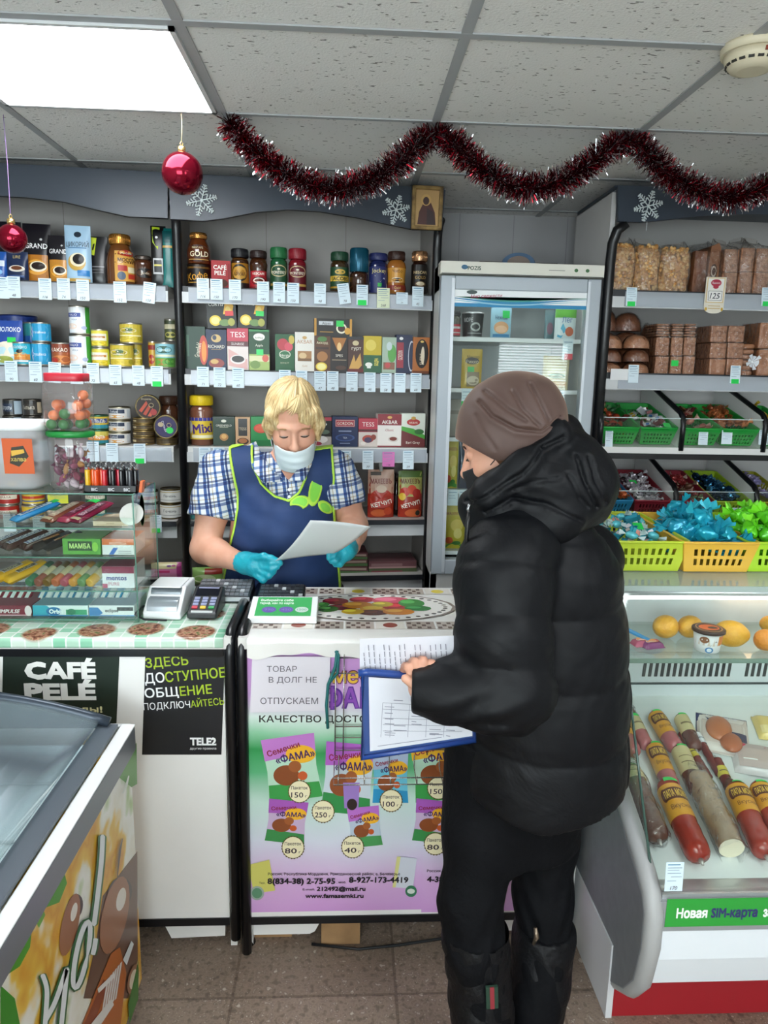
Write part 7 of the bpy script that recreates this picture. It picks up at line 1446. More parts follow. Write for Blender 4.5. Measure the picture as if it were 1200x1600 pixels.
# lower rack
z2 = 1.037
for i,(cx, col, cn, lab, fill, n, cl, stk) in enumerate((
    (RX+.095,'2a8ab8','blue','bright blue basket of orange candies beside the customer\'s hood',(('foil','c85a2a','d8703a',.4,.3),('foil','b84a24','d06a34',.4,.3)),18,'orange foil candy in the bright blue basket', None),
    (RX+.245,'8a2030','dark red','dark red basket heaped with silver white candies',(('foil','d0ccd2','e0dce4',.5,.25),('twist','3a2a30','c8c4cc',.3,.25),('foil','b8b2bc','d8d4dc',.5,.25)),34,'silver white twist candy in the dark red basket',(-.18,.5,1.15,'silver white dark red basket')),
    (RX+.42,'8a2030','dark red','dark red basket half full of brown and green candies',(('twist','6a4a3a','a8907a',.3,.25),('twist','5a6a4a','8a9a70',.3,.25),('foil','8a2a2a','c8b0a0',.3,.3)),16,'brown or green wrapped candy in the half full dark red basket',(-.1,.2,.8,'half full dark red basket')),
    (RX+.57,'9ab82a','lime','lime green basket heaped with dark blue foil candies',(('foil','1f4a6a','3a78a0',.75,.2),('foil','17344e','2a5a80',.75,.2),('foil','4a8ab0','6aa8c8',.75,.2)),34,'dark blue foil candy in the lime green basket', None),
    (RX+.745,'9a9a24','olive','olive yellow basket with a few pale lilac candies',(('foil','a8a0c8','c0b8d8',.4,.3),('foil','8a84b0','a8a0c8',.4,.3)),12,'pale lilac foil candy in the olive yellow basket', None))):
    basket(cx, yb, z2,.142,.31,.072, col, lab,'slot',15, fill, n, cl, cl.replace('candy','candies'),50+i, stk, fr=(.08,.85))
rprice(1058,790,15,18, RY-.011,'price tag on the lower clear strip under the half full red basket'); rprice(1150,793,18,18, RY-.011,'price tag on the lower clear strip by the blue foil candies')
# ================================================================== refrigerated meat display
KX0, KX1 = .665,2.15; KT = 1.05
def bedz(Y): return .452+(Y-1.42)*.22
def case():
    t = thing('meat_display_case','refrigerated sausage display case with sloping glass and red base','display case',(0,0,0))
    wh = M('dfe5ea',.35); gr = noise_mat('grey_plastic',[(.3,'75787c'),(.7,'7e8185')],30,.5); gl2 = M('a5a6a6',.45); st = M('c4c8cc',.3,.7)
    pr = [(1.41,.478),(1.372,.452),(1.352,.415),(1.350,.33),(1.372,.225),(1.42,.155),(1.52,.085),(1.62,.05),(2.15,.05),(2.15,.60),(1.66,.60),(1.55,.555)]
    m = MB(); m.prism(pr, KX0, KX0+.03, gr,'x'); ep = m.build('end_panel', t, bevel=.006)
    m = MB(); q = pr[:8]; n = len(q)
    m.tube([(KX0+.022, a+.004, b+.004) for a, b in [(1.62,.585),(1.5,.53)]+q],.022, gl2,10); m.build('rim', ep)
    m = MB(); m.prism([(1.372,.44),(1.356,.40),(1.354,.40),(1.354,.30),(1.372,.222),(1.40,.20),(1.5,.20),(1.5,.40),(1.40,.44)], KX0+.03, KX1, wh,'x'); m.build('front_panel', t)
    m = MB(); m.box(KX0+.03, KX1,1.352,1.366,.375,.45, M('9a9da0',.4,.2)); m.box(KX0+.04, KX1,1.366,1.44,.425,.452, st); m.box(KX0+.04, KX1,1.36,1.366,.45,.462, M('d8dade',.25,.6)); m.build('front_rail', t)
    m = MB(); m.box(KX0+.01, KX1,1.50,2.1,0,.17, M('a01e28',.4)); m.build('base', t); m = MB(); m.box(KX0-.004, KX0+.012,1.495,2.1,0,.21, M('d8dadc',.4)); m.build('base_side', t)
    m = MB(); bd = M('dfe6e6',.35); m.grid(lambda a, c: (KX0+.03+(KX1-KX0-.03)*a,1.42+.66*c, bedz(1.42+.66*c)),1,1, bd); m.box(KX0+.03, KX1,1.42,2.1,.20,.42, bd); m.build('display_bed', t)
    # back wall with air slots
    m = MB(); Yb = 2.07; zb0, zb1 = bedz(2.07)-.02,1.03; sl = M('2c3032',.6)
    m.box(KX0+.03, KX1, Yb, Yb+.04, zb0, zb1, M('cfd6da',.4))
    x = .93; k = 0
    while x < KX1-.05:
        if k % 17 < 15: m.prism([(x,.660),(x+.010,.660),(x+.013,.712),(x+.003,.712)], Yb-.0015, Yb+.01, sl)
        x += .0195; k += 1
    m.box(KX0+.03, KX1, Yb-.012, Yb,.735,.742, M('b8bec2',.3)); m.box(KX0+.03, KX1, Yb-.004, Yb,.634,.640, M('3a4448',.5)); m.build('back_wall', t)
    # top glass shelf and inner glass shelf
    tg = clear_mat('case_glass','f6fbf8',.06,.03, body=.05, bodycol='c8d4d0')
    m = MB(); m.box(KX0+.01, KX1,1.76,2.42, KT-.012, KT-.002, clear_mat('case_top_glass','eef4f0',.08,.05, body=.35, bodycol='b4bcb8')); m.build('top_shelf', t)
    m = MB(); m.box(KX0+.01, KX1,1.756,1.76, KT-.014, KT, M('a8b8b2',.2)); m.tube([(KX0+.02,1.80, KT-.03),(KX1,1.80, KT-.03)],.010, M('d8dcde',.3,.3),10); m.build('top_edge', t)
    m = MB(); m.box(KX0+.035, KX1,1.775,2.07,.832,.840, tg); m.box(KX0+.035, KX1,1.772,1.776,.830,.842, M('7a9288',.2)); m.build('glass_shelf', t)
    m = MB(); a, b = (1.735,1.036),(1.385,.455); nx = (b[1]-a[1]); nrm = Vector((a[1]-b[1], b[0]-a[0])).normalized()
    th = .005; P = [(a[0], a[1]),(b[0], b[1]),(b[0]-nrm.x*0+.005, b[1]),(a[0]+.005, a[1])]
    m.prism(P, KX0+.03, KX1, GLASS,'x'); m.build('front_glass', t)
    m = MB(); m.tube([(KX0+.03, a[0], a[1]),(KX0+.03, b[0], b[1])],.0032, M('3f5850',.15),8); m.build('glass_edge', t)
    m = MB(); m.prism([(a[0]+.01, a[1]-.01),(b[0]+.03, b[1]+.03),(1.66,.60),(2.07,.62),(2.07,1.03)], KX0+.026, KX0+.031, GLASS,'x'); m.build('side_glass', t)
    m = MB(); m.box(1.15, KX1,2.025,2.05,.935,.955, glow('warm_case_tube',(1.0,.62,.36), CASE_LAMP*2)); m.build('warm_lamp', t)
    m = MB(); m.box(KX0+.08, KX1,1.80,1.82, KT-.05, KT-.035, glow('case_tube',(.95,.98,1), CASE_LAMP*3)); m.build('case_lamp', t)
    # banner
    m = MB(); Yb = 1.3515; p0 = at(1038,1448, Yb); p1 = at(1330,1405, Yb); xx0, zz0, zz1 = p0.x, p0.z, at(1038,1405, Yb).z
    m.box(xx0, xx0+.9, Yb-.001, Yb, zz0, zz1, M('2f9a3c',.4)); h = zz1-zz0
    deco(m, lambda u, v, l: (xx0+.45+u, Yb-.001-l, zz0+v),.9, h,[T('Новая',.065,.5,.34,'eef4ee',.9,.03,0,0,.078), T('SIM-карта',.172,.5,.34,'33306a',.9,.03,0,0,.118), T('за 0 рублей',.31,.5,.34,'eef4ee',.9,.03,0,0,.13)]); m.build('banner', t)
case()
def bedhit(px, py, lift):
    d = ray(px, py); # plane z = .452+.22(Y-1.42)+lift
    k = (.452-.22*1.42+lift-EYE)/(d.z-.22*d.y); return CAM+d*k
SK = {'red': ('8a2418','a03222'),'dark': ('4a241c','5e2e24'),'pink': ('a0545a','b86a6c'),'brown': ('54342c','6a463a'),'pale': ('9a8068','b09a80'),'wine': ('5a1a1c','6e2626')}
_sk = {k: noise_mat('sausage_skin_%s' % k,[(.35, a),(.65, b)],14,.22, bump=.05) for k,(a, b) in SK.items()}
def sausage(f, bk, r, kind, label, band=None, sticker=None, name='sausage', cut=None, wrap=False, cat='sausage', tie=True, lines=None, clip=None):
    A = bedhit(f[0], f[1], r); B = bedhit(bk[0], bk[1], r); ax = (B-A); L = ax.length; ax.normalize(); t = thing(name, label, cat, A-Vector((0,0, r)),0,'sausages in the display case')
    o0 = A-Vector((0,0, r)); up = Vector((0,-.22,1)).normalized(); sd = ax.cross(up).normalized(); up = sd.cross(ax)
    def fr(s, a, rr): return (A-o0)+ax*s+(sd*cos(a)+up*sin(a))*rr
    def rad(s):
        e = min(1, min(s+r*.55, L+r*.5-s)/(r*.9)); return r*max(0,1-(1-max(0, min(1, e)))**2)**.5
    m = MB(); s0, s1 = -r*.55, L+r*.5
    if cut: s0 = 0
    m.grid(lambda a, c: fr(s0+(s1-s0)*c,2*pi*a,(rad(s0+(s1-s0)*c) if not cut or c > .2 else r*.96)+.0006*sin(c*40+a*12)),22,26, _sk[kind], True); m.build('sausage_body', t)
    if cut: m = MB(); n = 24; m.add([fr(-.001,2*pi*i/n, r*.96) for i in range(n)],[tuple(range(n))], M('e6dcc4',.5)); m.build('cut_face', t)
    if tie:
        m = MB()
        for s in ((s1,) if cut else (s0, s1)): m.tube([fr(s-.004*(1 if s > 0 else -1),0,0), fr(s+.012*(1 if s > 0 else -1),0,0)],[r*.22, r*.1], M('b8b4b0',.3,.5),8)
        m.build('end_clip', t)
    if band:
        c, b0, b1, tx = band; m = MB(); m.grid(lambda a, q: fr(L*(b0+(b1-b0)*q),2*pi*a, rad(L*(b0+(b1-b0)*q))+.0012),26,4, M(c,.35))
        W_ = pi*r*.9; Hh = L*(b1-b0); mp = lambda u, v, l: fr(L*b0+v, pi/2-u/r, rad(L*b0+v)+.0014+l)
        deco(m, mp, W_, Hh, lines or [R(.12,.5,.88,.86,'5a2a1c'), E(.14,.68,.1,.2,'5a2a1c'), E(.86,.68,.1,.2,'5a2a1c'), T(tx,.5,.68,.22,'e8c050',.7,.02), T('Вкусная',.5,.28,.14,'5a2a1c',.6)],2); m.build('paper_band', t)
    if sticker: m = MB(); s = L*sticker; m.grid(lambda a, q: fr(s+(q-.5)*.018, pi/2+(a-.5)*1.1, rad(s+(q-.5)*.018)+.0026),5,2, M('22d85a',.5)); m.build('price_sticker', t)
    if wrap: m = MB(); m.grid(lambda a, c: fr(-r*.5+(L+r*1.6)*c,2*pi*a,(rad(max(s0+.01, min(s1-.01,-r*.5+(L+r*1.6)*c)))+.003+.003*sin(a*31+c*17))),30,16, WRAP); m.build('clear_wrap', t)
    return t
OR = 'd89a24'
sausage((1091,1335),(1042,1228),.031,'red','thick red sausage with an orange band, front left in the case',(OR,.42,.9,'ПАПА МОЖЕТ'),.98)
sausage((1143,1325),(1090,1215),.031,'pale','pale wrapped sausage with a cream cut end', None, None, cut=True, wrap=True)
sausage((1194,1330),(1150,1232),.029,'red','thick red sausage with an orange band, right of the cut one',(OR,.5,.95,'ПАПА МОЖЕТ'),1.02)
sausage((1228,1318),(1186,1230),.027,'red','red sausage with an orange band at the photo\'s right edge',(OR,.5,.95,'ПАПА МОЖЕТ'),1.0)
sausage((1027,1306),(985,1205),.029,'brown','dark brown wrapped sausage at the left end with a beige label',('c8bc8c',.78,1.1,''),1.05, wrap=True, lines=[R(.2,.3,.8,.34,'7a6a4a'), R(.2,.55,.8,.58,'7a6a4a')])
sausage((1050,1232),(1022,1168),.024,'pink','pink sausage with an orange band in the middle row',(OR,.3,.95,'ПАПА МОЖЕТ'),1.0)
sausage((1090,1236),(1062,1172),.024,'dark','dark red sausage with a beige label in the middle row',('c8bc8c',.35,.95,''),1.0, lines=[R(.2,.3,.8,.34,'7a6a4a'), R(.2,.55,.8,.58,'7a6a4a')])
sausage((1055,1168),(1024,1118),.024,'pink','salami with an orange band in the back row',(OR,.3,.95,'ПАПА МОЖЕТ'),1.0)
sausage((1108,1216),(1064,1146),.011,'wine','thin dark sausage with a yellow label, left of the thin pair',('c8b83a',.42,.66,''), None, lines=[R(.2,.4,.8,.5,'5a4a2a')])
sausage((1124,1210),(1088,1146),.011,'wine','thin dark sausage with a white tag, right of the thin pair',('d8dce0',.7,.96,''), None, lines=[R(.2,.4,.8,.5,'6a7a8a')])
sausage((990,1175),(968,1128),.022,'pink','pink sausage with an orange band behind the case\'s left glass',(OR,.4,.95,''),.9, lines=[R(.2,.4,.8,.6,'5a2a1c')])
sausage((1010,1165),(988,1122),.020,'pink','pink sausage with a beige label by the left glass',('c8bc8c',.4,.95,''),.95, lines=[R(.2,.4,.8,.5,'7a6a4a')])
sausage((985,1118),(968,1092),.02,'brown','small wrapped sausage at the far back left of the case', None,.9, wrap=True)
sausage((1086,1168),(1064,1122),.021,'dark','dark red sausage with a beige label in the back row',('c8bc8c',.4,.95,''),1.0, lines=[R(.2,.4,.8,.5,'7a6a4a')])
sausage((1142,1236),(1120,1188),.014,'wine','short thin dark sausage beside the clear plastic pack',('c8b83a',.4,.7,''), None, lines=[R(.2,.4,.8,.5,'5a4a2a')])
sausage((1176,1300),(1138,1222),.016,'dark','slim dark sausage between the cut one and the red one', None, None)
def flat_pack(c, wpx, ang, w, L, th, label, name, cat, col, dec, lumps=()):
    P = bedhit(c[0], c[1],.004); t = thing(name, label, cat, P,(radians(12),0, radians(ang))); m = MB()
    m.grid(lambda a, q: ((a-.5)*w,(q-.5)*L,.003+th*max(0,1-abs(2*a-1)**4)**.5*max(0,1-abs(2*q-1)**4)**.5),12,12, M(col,.25)); m.box(-w/2, w/2,-L/2, L/2,0,.003, M(col,.3))
    deco(m, lambda u, v, l: (u, v-L/2,.003+th*max(0,1-abs(2*u/w)**4)**.5*max(0,1-abs(2*v/L-1)**4)**.5+l*3), w, L, dec,2,.25); m.build('pack', t)
    for (x, y, r1, r2, r3, cc) in lumps: q = MB(); q.ell((x, y,.018),(r1, r2, r3), M(cc,.3)); q.build('meat', t)
    return t
flat_pack((1128,1150),0,-24,.14,.17,.012,'navy and clear pack of smoked chicken at the back','smoked_chicken_pack','meat pack','d8d2cc',[R(0,.0,1,1,'c8bcb4'), PG([(0,.35),(0,1),(1,1),(1,.84),(.3,.78)],'28305c'), T('Куриное',.5,.9,.09,'d8dce8',.6), R(.62,.3,.95,.52,'2a3054'), R(.72,.14,.98,.28,'c03a5a')],[(-.01,.01,.036,.055,.018,'b06a44'),(.02,-.045,.03,.04,.015,'a85f3c')])
flat_pack((1180,1190),0,-20,.12,.12,.02,'clear plastic pack with a pink corner at the right','clear_meat_pack','meat pack','c8c4c4',[R(.1,.1,.9,.9,'b8a8a4'), PG([(.7,.8),(1,.7),(1,1)],'c0405a'), R(.2,.3,.5,.34,'f0f0f0')])
flat_pack((1202,1140),0,-15,.08,.1,.02,'pale yellow cheese pack at the photo\'s right edge','cheese_pack','cheese pack','e0c87a',[R(.1,.1,.9,.4,'e8d89a')])
p = at(1051,1391,1.352); m = tag_mesh(.040,.068,'170',0,'d4e6f0'); tag(m.build('price_tag', None,(p.x,1.349, p.z),(radians(-4),0,0)),'pale blue price tag reading 170 on the sausage case rail','price tag')
# ---- fruit and tub on the glass shelf
LEM = noise_mat('lemon_peel',[(.3,'d69a2a'),(.7,'e0aa3a')],60,.4, bump=.35, bscale=120); ORG = noise_mat('orange_peel',[(.3,'d8842a'),(.7,'e2943a')],60,.4, bump=.35, bscale=120)
zsf = .8405
def fruit(px, py, rpx, name, label, mat, elong=1.0, ang=0):
    Y = 1.9
    for _ in range(4):
        r = rpx*Y*1.02/F; d = ray(px, py); k = (zsf+r-EYE)/d.z; Y = (CAM+d*k).y
    P = CAM+d*k; t = thing(name, label,'fruit',(P.x, P.y, zsf),(0,0, radians(ang)),'citrus fruit on the glass shelf')
    def fn(u, v):
        q = pi*(v-.5); x = sin(q); rr = cos(q)**.9 if cos(q) > 0 else 0; nip = (1+.10*max(0, abs(x)-.85)/.15) if elong > 1.05 else 1
        return (r*elong*x*nip, r*rr*cos(2*pi*u), r+r*rr*sin(2*pi*u))
    m = MB(); m.grid(fn,26,20, mat); m.build('fruit', t, recalc=True)
    m = MB(); m.ell((r*elong*1.02,0, r),(.003,.004,.004), M('7a7a3a',.6), None,8,6); m.build('stem_end', t)
fruit(1040,979,19,'lemon','yellow lemon on the glass shelf, nearest the small packs', LEM,1.1,200); fruit(1078,979,18.5,'lemon','yellow lemon behind the ice cream tub', LEM,1.12,30); fruit(1142,990,22,'lemon','largest yellow lemon right of the ice cream tub', LEM,1.2,-20); fruit(1196,1000,18,'orange','small orange at the photo\'s right edge on the glass shelf', ORG,1.0); fruit(1203,975,14,'lemon','lemon behind the small orange', LEM,1.1)
def tub2():
    P = atz(1113,1022, zsf); sc_ = P.y*1.02/F; r1, r0, h = 26*sc_,20*sc_,41*sc_; t = thing('ice_cream_tub','small dessert tub with dark brown lid and orange print','tub',(P.x, P.y+r0, zsf)); rf = lambda v: r0+(r1*.92-r0)*v/h
    m = MB(); m.lathe([(r0*.95,0),(r0,.002),(r1*.92, h*.86)], M('e6e6e8',.35),36); mp = cyl(rf); deco(m, mp, pi*r0, h*.8,[R(0,.42,1,1,'d8c8b8'), R(.62,.45,.95,.95,'d8803a'), E(.25,.72,.12,.18,'8a5a3a'), PG([(.4,.42),(.55,.7),(.7,.42)],'2a2024'), E(.4,.2,.1,.16,'3a7ab0'), E(.4,.2,.06,.1,'e0e8f0')],2); m.build('tub_body', t)
    m = MB(); m.lathe([(r1*.96, h*.80),(r1*1.03, h*.82),(r1*1.03, h*.92),(r1*.96, h*.95)], M('3a241c',.4),40); n = 24
    deco(m, lambda u, v, l: (u, v-r1*.9, h*.95+l), r1*1.8, r1*1.8,[E(.5,.5,.46,.46,'b88a60'), E(.5,.5,.42,.42,'3a281e'), E(.5,.5,.36,.3,'d8642a'), E(.62,.46,.18,.12,'2a2420')]); m.build('lid', t)
tub2()
for i,(px, py, c, lab, an) in enumerate(((1004,1003,'a8506a','purple snack pack at the left end of the glass shelf',10),(1019,1006,'7a3a6a','purple and orange snack pack in front of another',14))):
    P = atz(px, py, zsf+.008); m = MB(); m.grid(lambda a, q: ((a-.5)*.062,(q-.5)*.04,.016*max(0,1-abs(2*a-1)**4)**.5*max(0,1-abs(2*q-1)**4)**.5),10,8, M(c,.25)); m.box(-.031,.031,-.02,.02,0,.001, M(c,.3)); deco(m, lambda u, v, l: (u, v-.02,.017*max(0,1-abs(u/.031)**4)**.5+l),.062,.04,[E(.5,.5,.34,.3,'e0904a'), T('Сырок',.4,.4,.3,'f0e0e8',.5), E(.8,.5,.12,.25,'c03a5a')],2); tag(m.build('snack_pack', None,(P.x, P.y, zsf+.0006),(0,0, radians(an))), lab,'snack pack','snack packs on the glass shelf')
m = MB(); P = atz(990,993, zsf+.02); m.box(-.008,.008,-.035,.035,0,.006, M('3a8ac0',.4)); tag(m.build('blue_clip', None,(P.x+.012, P.y+.0, zsf+.019),(radians(10),0, radians(38)), bevel=.001),'light blue plastic strip lying across the snack packs','clip')
# ---- baskets on the case
z3 = KT+.0
basket(at(1010,890,1.9).x,1.885, z3,.215,.36,.088,'b4c832','yellow green basket of small teal candies beside the customer','slot',2,(('flat','3aa8b8','d89a8a',.2,.25),('flat','2a8aa0','e0d8d8',.2,.25),('twist','58b8c4','c8e0e0',.2,.25)),36,'small teal candy in the yellow green basket','small teal candies in the yellow green basket',71,(.12,.45,1.05,'yellow green basket'), fr=(.1,.8))
basket(at(1110,893,1.9).x+.012,1.880, z3,.215,.36,.088,'dcae3e','amber basket heaped with large bright teal candies','slot',2,(('puffy','1ea2bc','2fb4c8',.25,.2),('puffy','168aa8','2aa6c0',.25,.2)),33,'large bright teal candy heaped in the amber basket','large bright teal candies in the amber basket',72,(.1,.2,1.15,'amber basket'), fr=(.08,.9), heap=.8)
basket(at(1212,892,1.9).x+.012,1.885, z3,.215,.36,.088,'a4d02a','lime basket heaped with large bright green candies','slot',2,(('puffy','5cc81e','7ade2a',.1,.2),('puffy','48b018','6ad024',.1,.2)),33,'large bright green candy heaped in the lime basket','large bright green candies in the lime basket',73, None, fr=(.08,.9), heap=.8)
# ================================================================== people: smooth bodies and clothes grown from blended round shapes
class Field:
    def __init__(s, lo, hi, h):
        s.lo = np.array(lo, float); s.h = h; n = np.ceil((np.array(hi)-s.lo)/h).astype(int)+1
        s.ax = [s.lo[i]+h*np.arange(n[i]) for i in range(3)]; s.d = np.full(n,.3, np.float32)
    def sub(s, lo, hi):
        i0 = [max(0, int((lo[k]-s.lo[k])/s.h)-1) for k in range(3)]; i1 = [min(len(s.ax[k]), int((hi[k]-s.lo[k])/s.h)+3) for k in range(3)]
        sl = tuple(slice(i0[k], max(i0[k]+1, i1[k])) for k in range(3))
        X = s.ax[0][sl[0]][:, None, None]; Y = s.ax[1][sl[1]][None,:, None]; Z = s.ax[2][sl[2]][None, None,:]
        return sl, X, Y, Z
    def put(s, e, k=.01, op='add'):
        fn, lo, hi = e; m = .03+k; sl, X, Y, Z = s.sub([a-m for a in lo],[a+m for a in hi]); v = fn(X, Y, Z); d = s.d[sl]
        if op == 'add':
            h = np.clip(.5+.5*(d-v)/k,0,1); s.d[sl] = d*(1-h)+v*h-k*h*(1-h)
        else:
            h = np.clip(.5-.5*(d+v)/k,0,1); s.d[sl] = d*(1-h)+(-v)*h+k*h*(1-h)
    def cap(s, a, b, ra, rb=None, k=.015, op='add'):
        a, b = Vector(a), Vector(b); rb = ra if rb is None else rb; ab = b-a; L2 = max(ab.length_squared,1e-9); R_ = max(ra, rb)
        def fn(X, Y, Z):
            px, py, pz = X-a.x, Y-a.y, Z-a.z; t = np.clip((px*ab.x+py*ab.y+pz*ab.z)/L2,0,1)
            return np.sqrt((px-ab.x*t)**2+(py-ab.y*t)**2+(pz-ab.z*t)**2)-(ra+(rb-ra)*t)
        s.put((fn,[min(a[i], b[i])-R_ for i in range(3)],[max(a[i], b[i])+R_ for i in range(3)]), k, op)
    def chain(s, pts, rs, k=.015):
        for i in range(len(pts)-1): s.cap(pts[i], pts[i+1], rs[i], rs[i+1], k)
    def ell(s, c, r, R=None, k=.015, op='add'):
        R = R or Matrix.Identity(3); Rt = R.transposed(); m = max(r)
        def fn(X, Y, Z):
            x, y, z = X-c[0], Y-c[1], Z-c[2]; q = [(Rt[i][0]*x+Rt[i][1]*y+Rt[i][2]*z) for i in range(3)]
            k0 = np.sqrt(sum((q[i]/r[i])**2 for i in range(3))); k1 = np.sqrt(sum((q[i]/r[i]**2)**2 for i in range(3)))+1e-9
            return k0*(k0-1)/k1
        s.put((fn,[c[i]-m for i in range(3)],[c[i]+m for i in range(3)]), k, op)
    def loft(s, zs, cx, cy, a, b, ang=0.0, k=.02, power=2.0):
        ca, sa = cos(ang), sin(ang); m = max(max(a), max(b))
        def fn(X, Y, Z):
            I = lambda v: np.interp(Z, zs, v)
            x, y = X-I(cx), Y-I(cy); u = x*ca+y*sa; v = -x*sa+y*ca; A, B = I(a), I(b)
            q = (np.abs(u/A)**power+np.abs(v/B)**power)**(1/power); d = (q-1)*np.minimum(A, B)
            return np.maximum(d, np.maximum(zs[0]-Z, Z-zs[-1]))
        s.put((fn,[min(cx)-m, min(cy)-m, zs[0]],[max(cx)+m, max(cy)+m, zs[-1]]), k)
    def whole(s): return s.ax[0][:, None, None], s.ax[1][None,:, None], s.ax[2][None, None,:]
    def mesh(s, name, mat, parent, origin=(0,0,0)):
        d = s.d; ins = d < 0; n = d.shape
        c = np.zeros([q-1 for q in n], np.int8)
        for i in (0,1):
            for j in (0,1):
                for k in (0,1): c += ins[i:n[0]-1+i, j:n[1]-1+j, k:n[2]-1+k]
        act = np.argwhere((c > 0) & (c < 8)); idx = np.full(c.shape,-1, np.int32); idx[tuple(act.T)] = np.arange(len(act))
        acc = np.zeros((len(act),3)); cnt = np.zeros(len(act))
        cor = [(i, j, k) for i in (0,1) for j in (0,1) for k in (0,1)]; val = {q: d[act[:,0]+q[0], act[:,1]+q[1], act[:,2]+q[2]].astype(float) for q in cor}
        for q in cor:
            for ax in range(3):
                if q[ax]: continue
                p = list(q); p[ax] = 1; p = tuple(p); a, b = val[q], val[p]; x = (a < 0) != (b < 0); t = np.where(x, a/np.where(x, a-b,1),0)
                pt = np.tile(np.array(q, float),(len(act),1)); pt[:, ax] += t; acc[x] += pt[x]; cnt[x] += 1
        V = s.lo+s.h*(act+acc/cnt[:, None])-np.array(origin); Fc = []
        for ax in range(3):
            o1, o2 = [(1,2),(2,0),(0,1)][ax]; sl0 = [slice(None)]*3; sl1 = [slice(None)]*3; sl0[ax] = slice(0,-1); sl1[ax] = slice(1, None)
            a, b = ins[tuple(sl0)], ins[tuple(sl1)]; E_ = np.argwhere(a != b); E_ = E_[(E_[:, o1] > 0) & (E_[:, o2] > 0) & (E_[:, o1] < n[o1]-1) & (E_[:, o2] < n[o2]-1)]
            if not len(E_): continue
            flip = ~a[tuple(E_.T)]
            def g(d1, d2): e = E_.copy(); e[:, o1] -= d1; e[:, o2] -= d2; return idx[tuple(e.T)]
            q = np.stack([g(1,1), g(0,1), g(0,0), g(1,0)],1); q[flip] = q[flip][:,::-1]; Fc.append(q)
        Fc = np.concatenate(Fc); Fc = Fc[(Fc >= 0).all(1)]
        me = bpy.data.meshes.new(name); me.from_pydata(V.tolist(),[], Fc.tolist()); me.materials.append(mat); me.polygons.foreach_set('use_smooth',[True]*len(me.polygons)); me.update()
        o_ = bpy.data.objects.new(name, me); COL.objects.link(o_); o_.parent = parent; return o_
def poly_sdf(pts):
    P = [(float(a), float(b)) for a, b in pts]
    def fn(X, Z):
        best = None; ins = None
        for i in range(len(P)):
            (x0, z0),(x1, z1) = P[i], P[(i+1) % len(P)]; ex, ez = x1-x0, z1-z0; wx, wz = X-x0, Z-z0; t = np.clip((wx*ex+wz*ez)/(ex*ex+ez*ez+1e-12),0,1)
            q = (wx-ex*t)**2+(wz-ez*t)**2; best = q if best is None else np.minimum(best, q)
            c = ((z0 <= Z) != (z1 <= Z)) & (wx < ex*(Z-z0)/(ez if abs(ez) > 1e-9 else 1e-9)); ins = c if ins is None else ins ^ c
        return np.where(ins,-1,1)*np.sqrt(best)
    return fn
def skin_mat(name, a, b):
    m, nt, bs, o = nodes(name); tc = N(nt,'ShaderNodeTexCoord'); n = N(nt,'ShaderNodeTexNoise', i_Scale=18, i_Detail=3); nt.links.new(tc.outputs['Object'], n.inputs['Vector']); r = ramp(nt,[(.3, a),(.7, b)], n.outputs['Fac']); nt.links.new(r.outputs[0], bs.inputs['Base Color'])
    bs.inputs['Roughness'].default_value = .5; bs.inputs['Subsurface Weight'].default_value = .08; bs.inputs['Subsurface Radius'].default_value = (.02,.008,.005); bs.inputs['Subsurface Scale'].default_value = .3; return m
def head_shapes(f, C_, R):
    """skull, face, nose, lids, lips, ears; local axes x right in view, -y out of the face, z up"""
    h = lambda x, y, z: C_+R @ Vector((x, y, z))
    f.ell(h(0,.018,.032),(.075,.094,.088), R,.02); f.ell(h(0,-.018,-.04),(.061,.070,.078), R,.03); f.ell(h(0,-.060,-.098),(.024,.022,.020), R,.03)
    for s in (-1,1):
        f.ell(h(s*.036,-.052,-.036),(.026,.028,.026), R,.025); f.cap(h(s*.012,-.080,.020), h(s*.044,-.066,.017),.009,.008,.012); f.ell(h(s*.031,-.094,-.002),(.017,.012,.011), R,.010,'cut')
        f.ell(h(s*.031,-.0745,-.002),(.0155,.0095,.0105), R,.004); f.ell(h(s*.0775,.014,-.010),(.009,.020,.030), R.copy() @ Matrix.Rotation(s*.3,3,'Z'),.008); f.ell(h(s*.083,.012,-.006),(.006,.010,.016), R,.004,'cut')
        f.ell(h(s*.0105,-.094,-.043),(.008,.009,.007), R,.008)
    f.cap(h(0,-.080,.010), h(0,-.104,-.034),.0075,.0105,.012); f.ell(h(0,-.105,-.037),(.0105,.010,.0095), R,.008)
    f.ell(h(0,-.083,-.064),(.022,.008,.0055), R,.006); f.ell(h(0,-.080,-.073),(.020,.008,.006), R,.006)
def face_parts(C_, R, t, brow='8a6a48', o0=Vector((0,0,0)), iris='4a5a5a'):
    h = lambda x, y, z: C_+R @ Vector((x, y, z))-o0
    for s in (-1,1):
        m = MB(); m.tube([h(s*(.018+.008*i),-.0845+.0042*abs(i-1)*.8,.0165+.003*(1.5-abs(i-1.5))) for i in range(5)],[.0012,.0022,.0022,.0018,.0008], M(brow,.7),6); m.build('eyebrow', t)
        m = MB(); m.ell(h(s*.031,-.0755,-.0065),(.0115,.0088,.006), M('a89890',.3), R,14,8); m.ell(h(s*.031,-.0822,-.0085),(.0042,.0022,.0042), M(iris,.2), R,10,6); m.build('eye', t)
        m = MB(); m.tube([h(s*(.031+.0145*(i-3)/3),-.0848+.0055*((i-3)/3)**2,-.0065-.0028*(1-((i-3)/3)**2)) for i in range(7)],[.0008,.0017,.0021,.0021,.0021,.0017,.0008], M('3a2a22',.6),6); m.build('eyelashes', t)
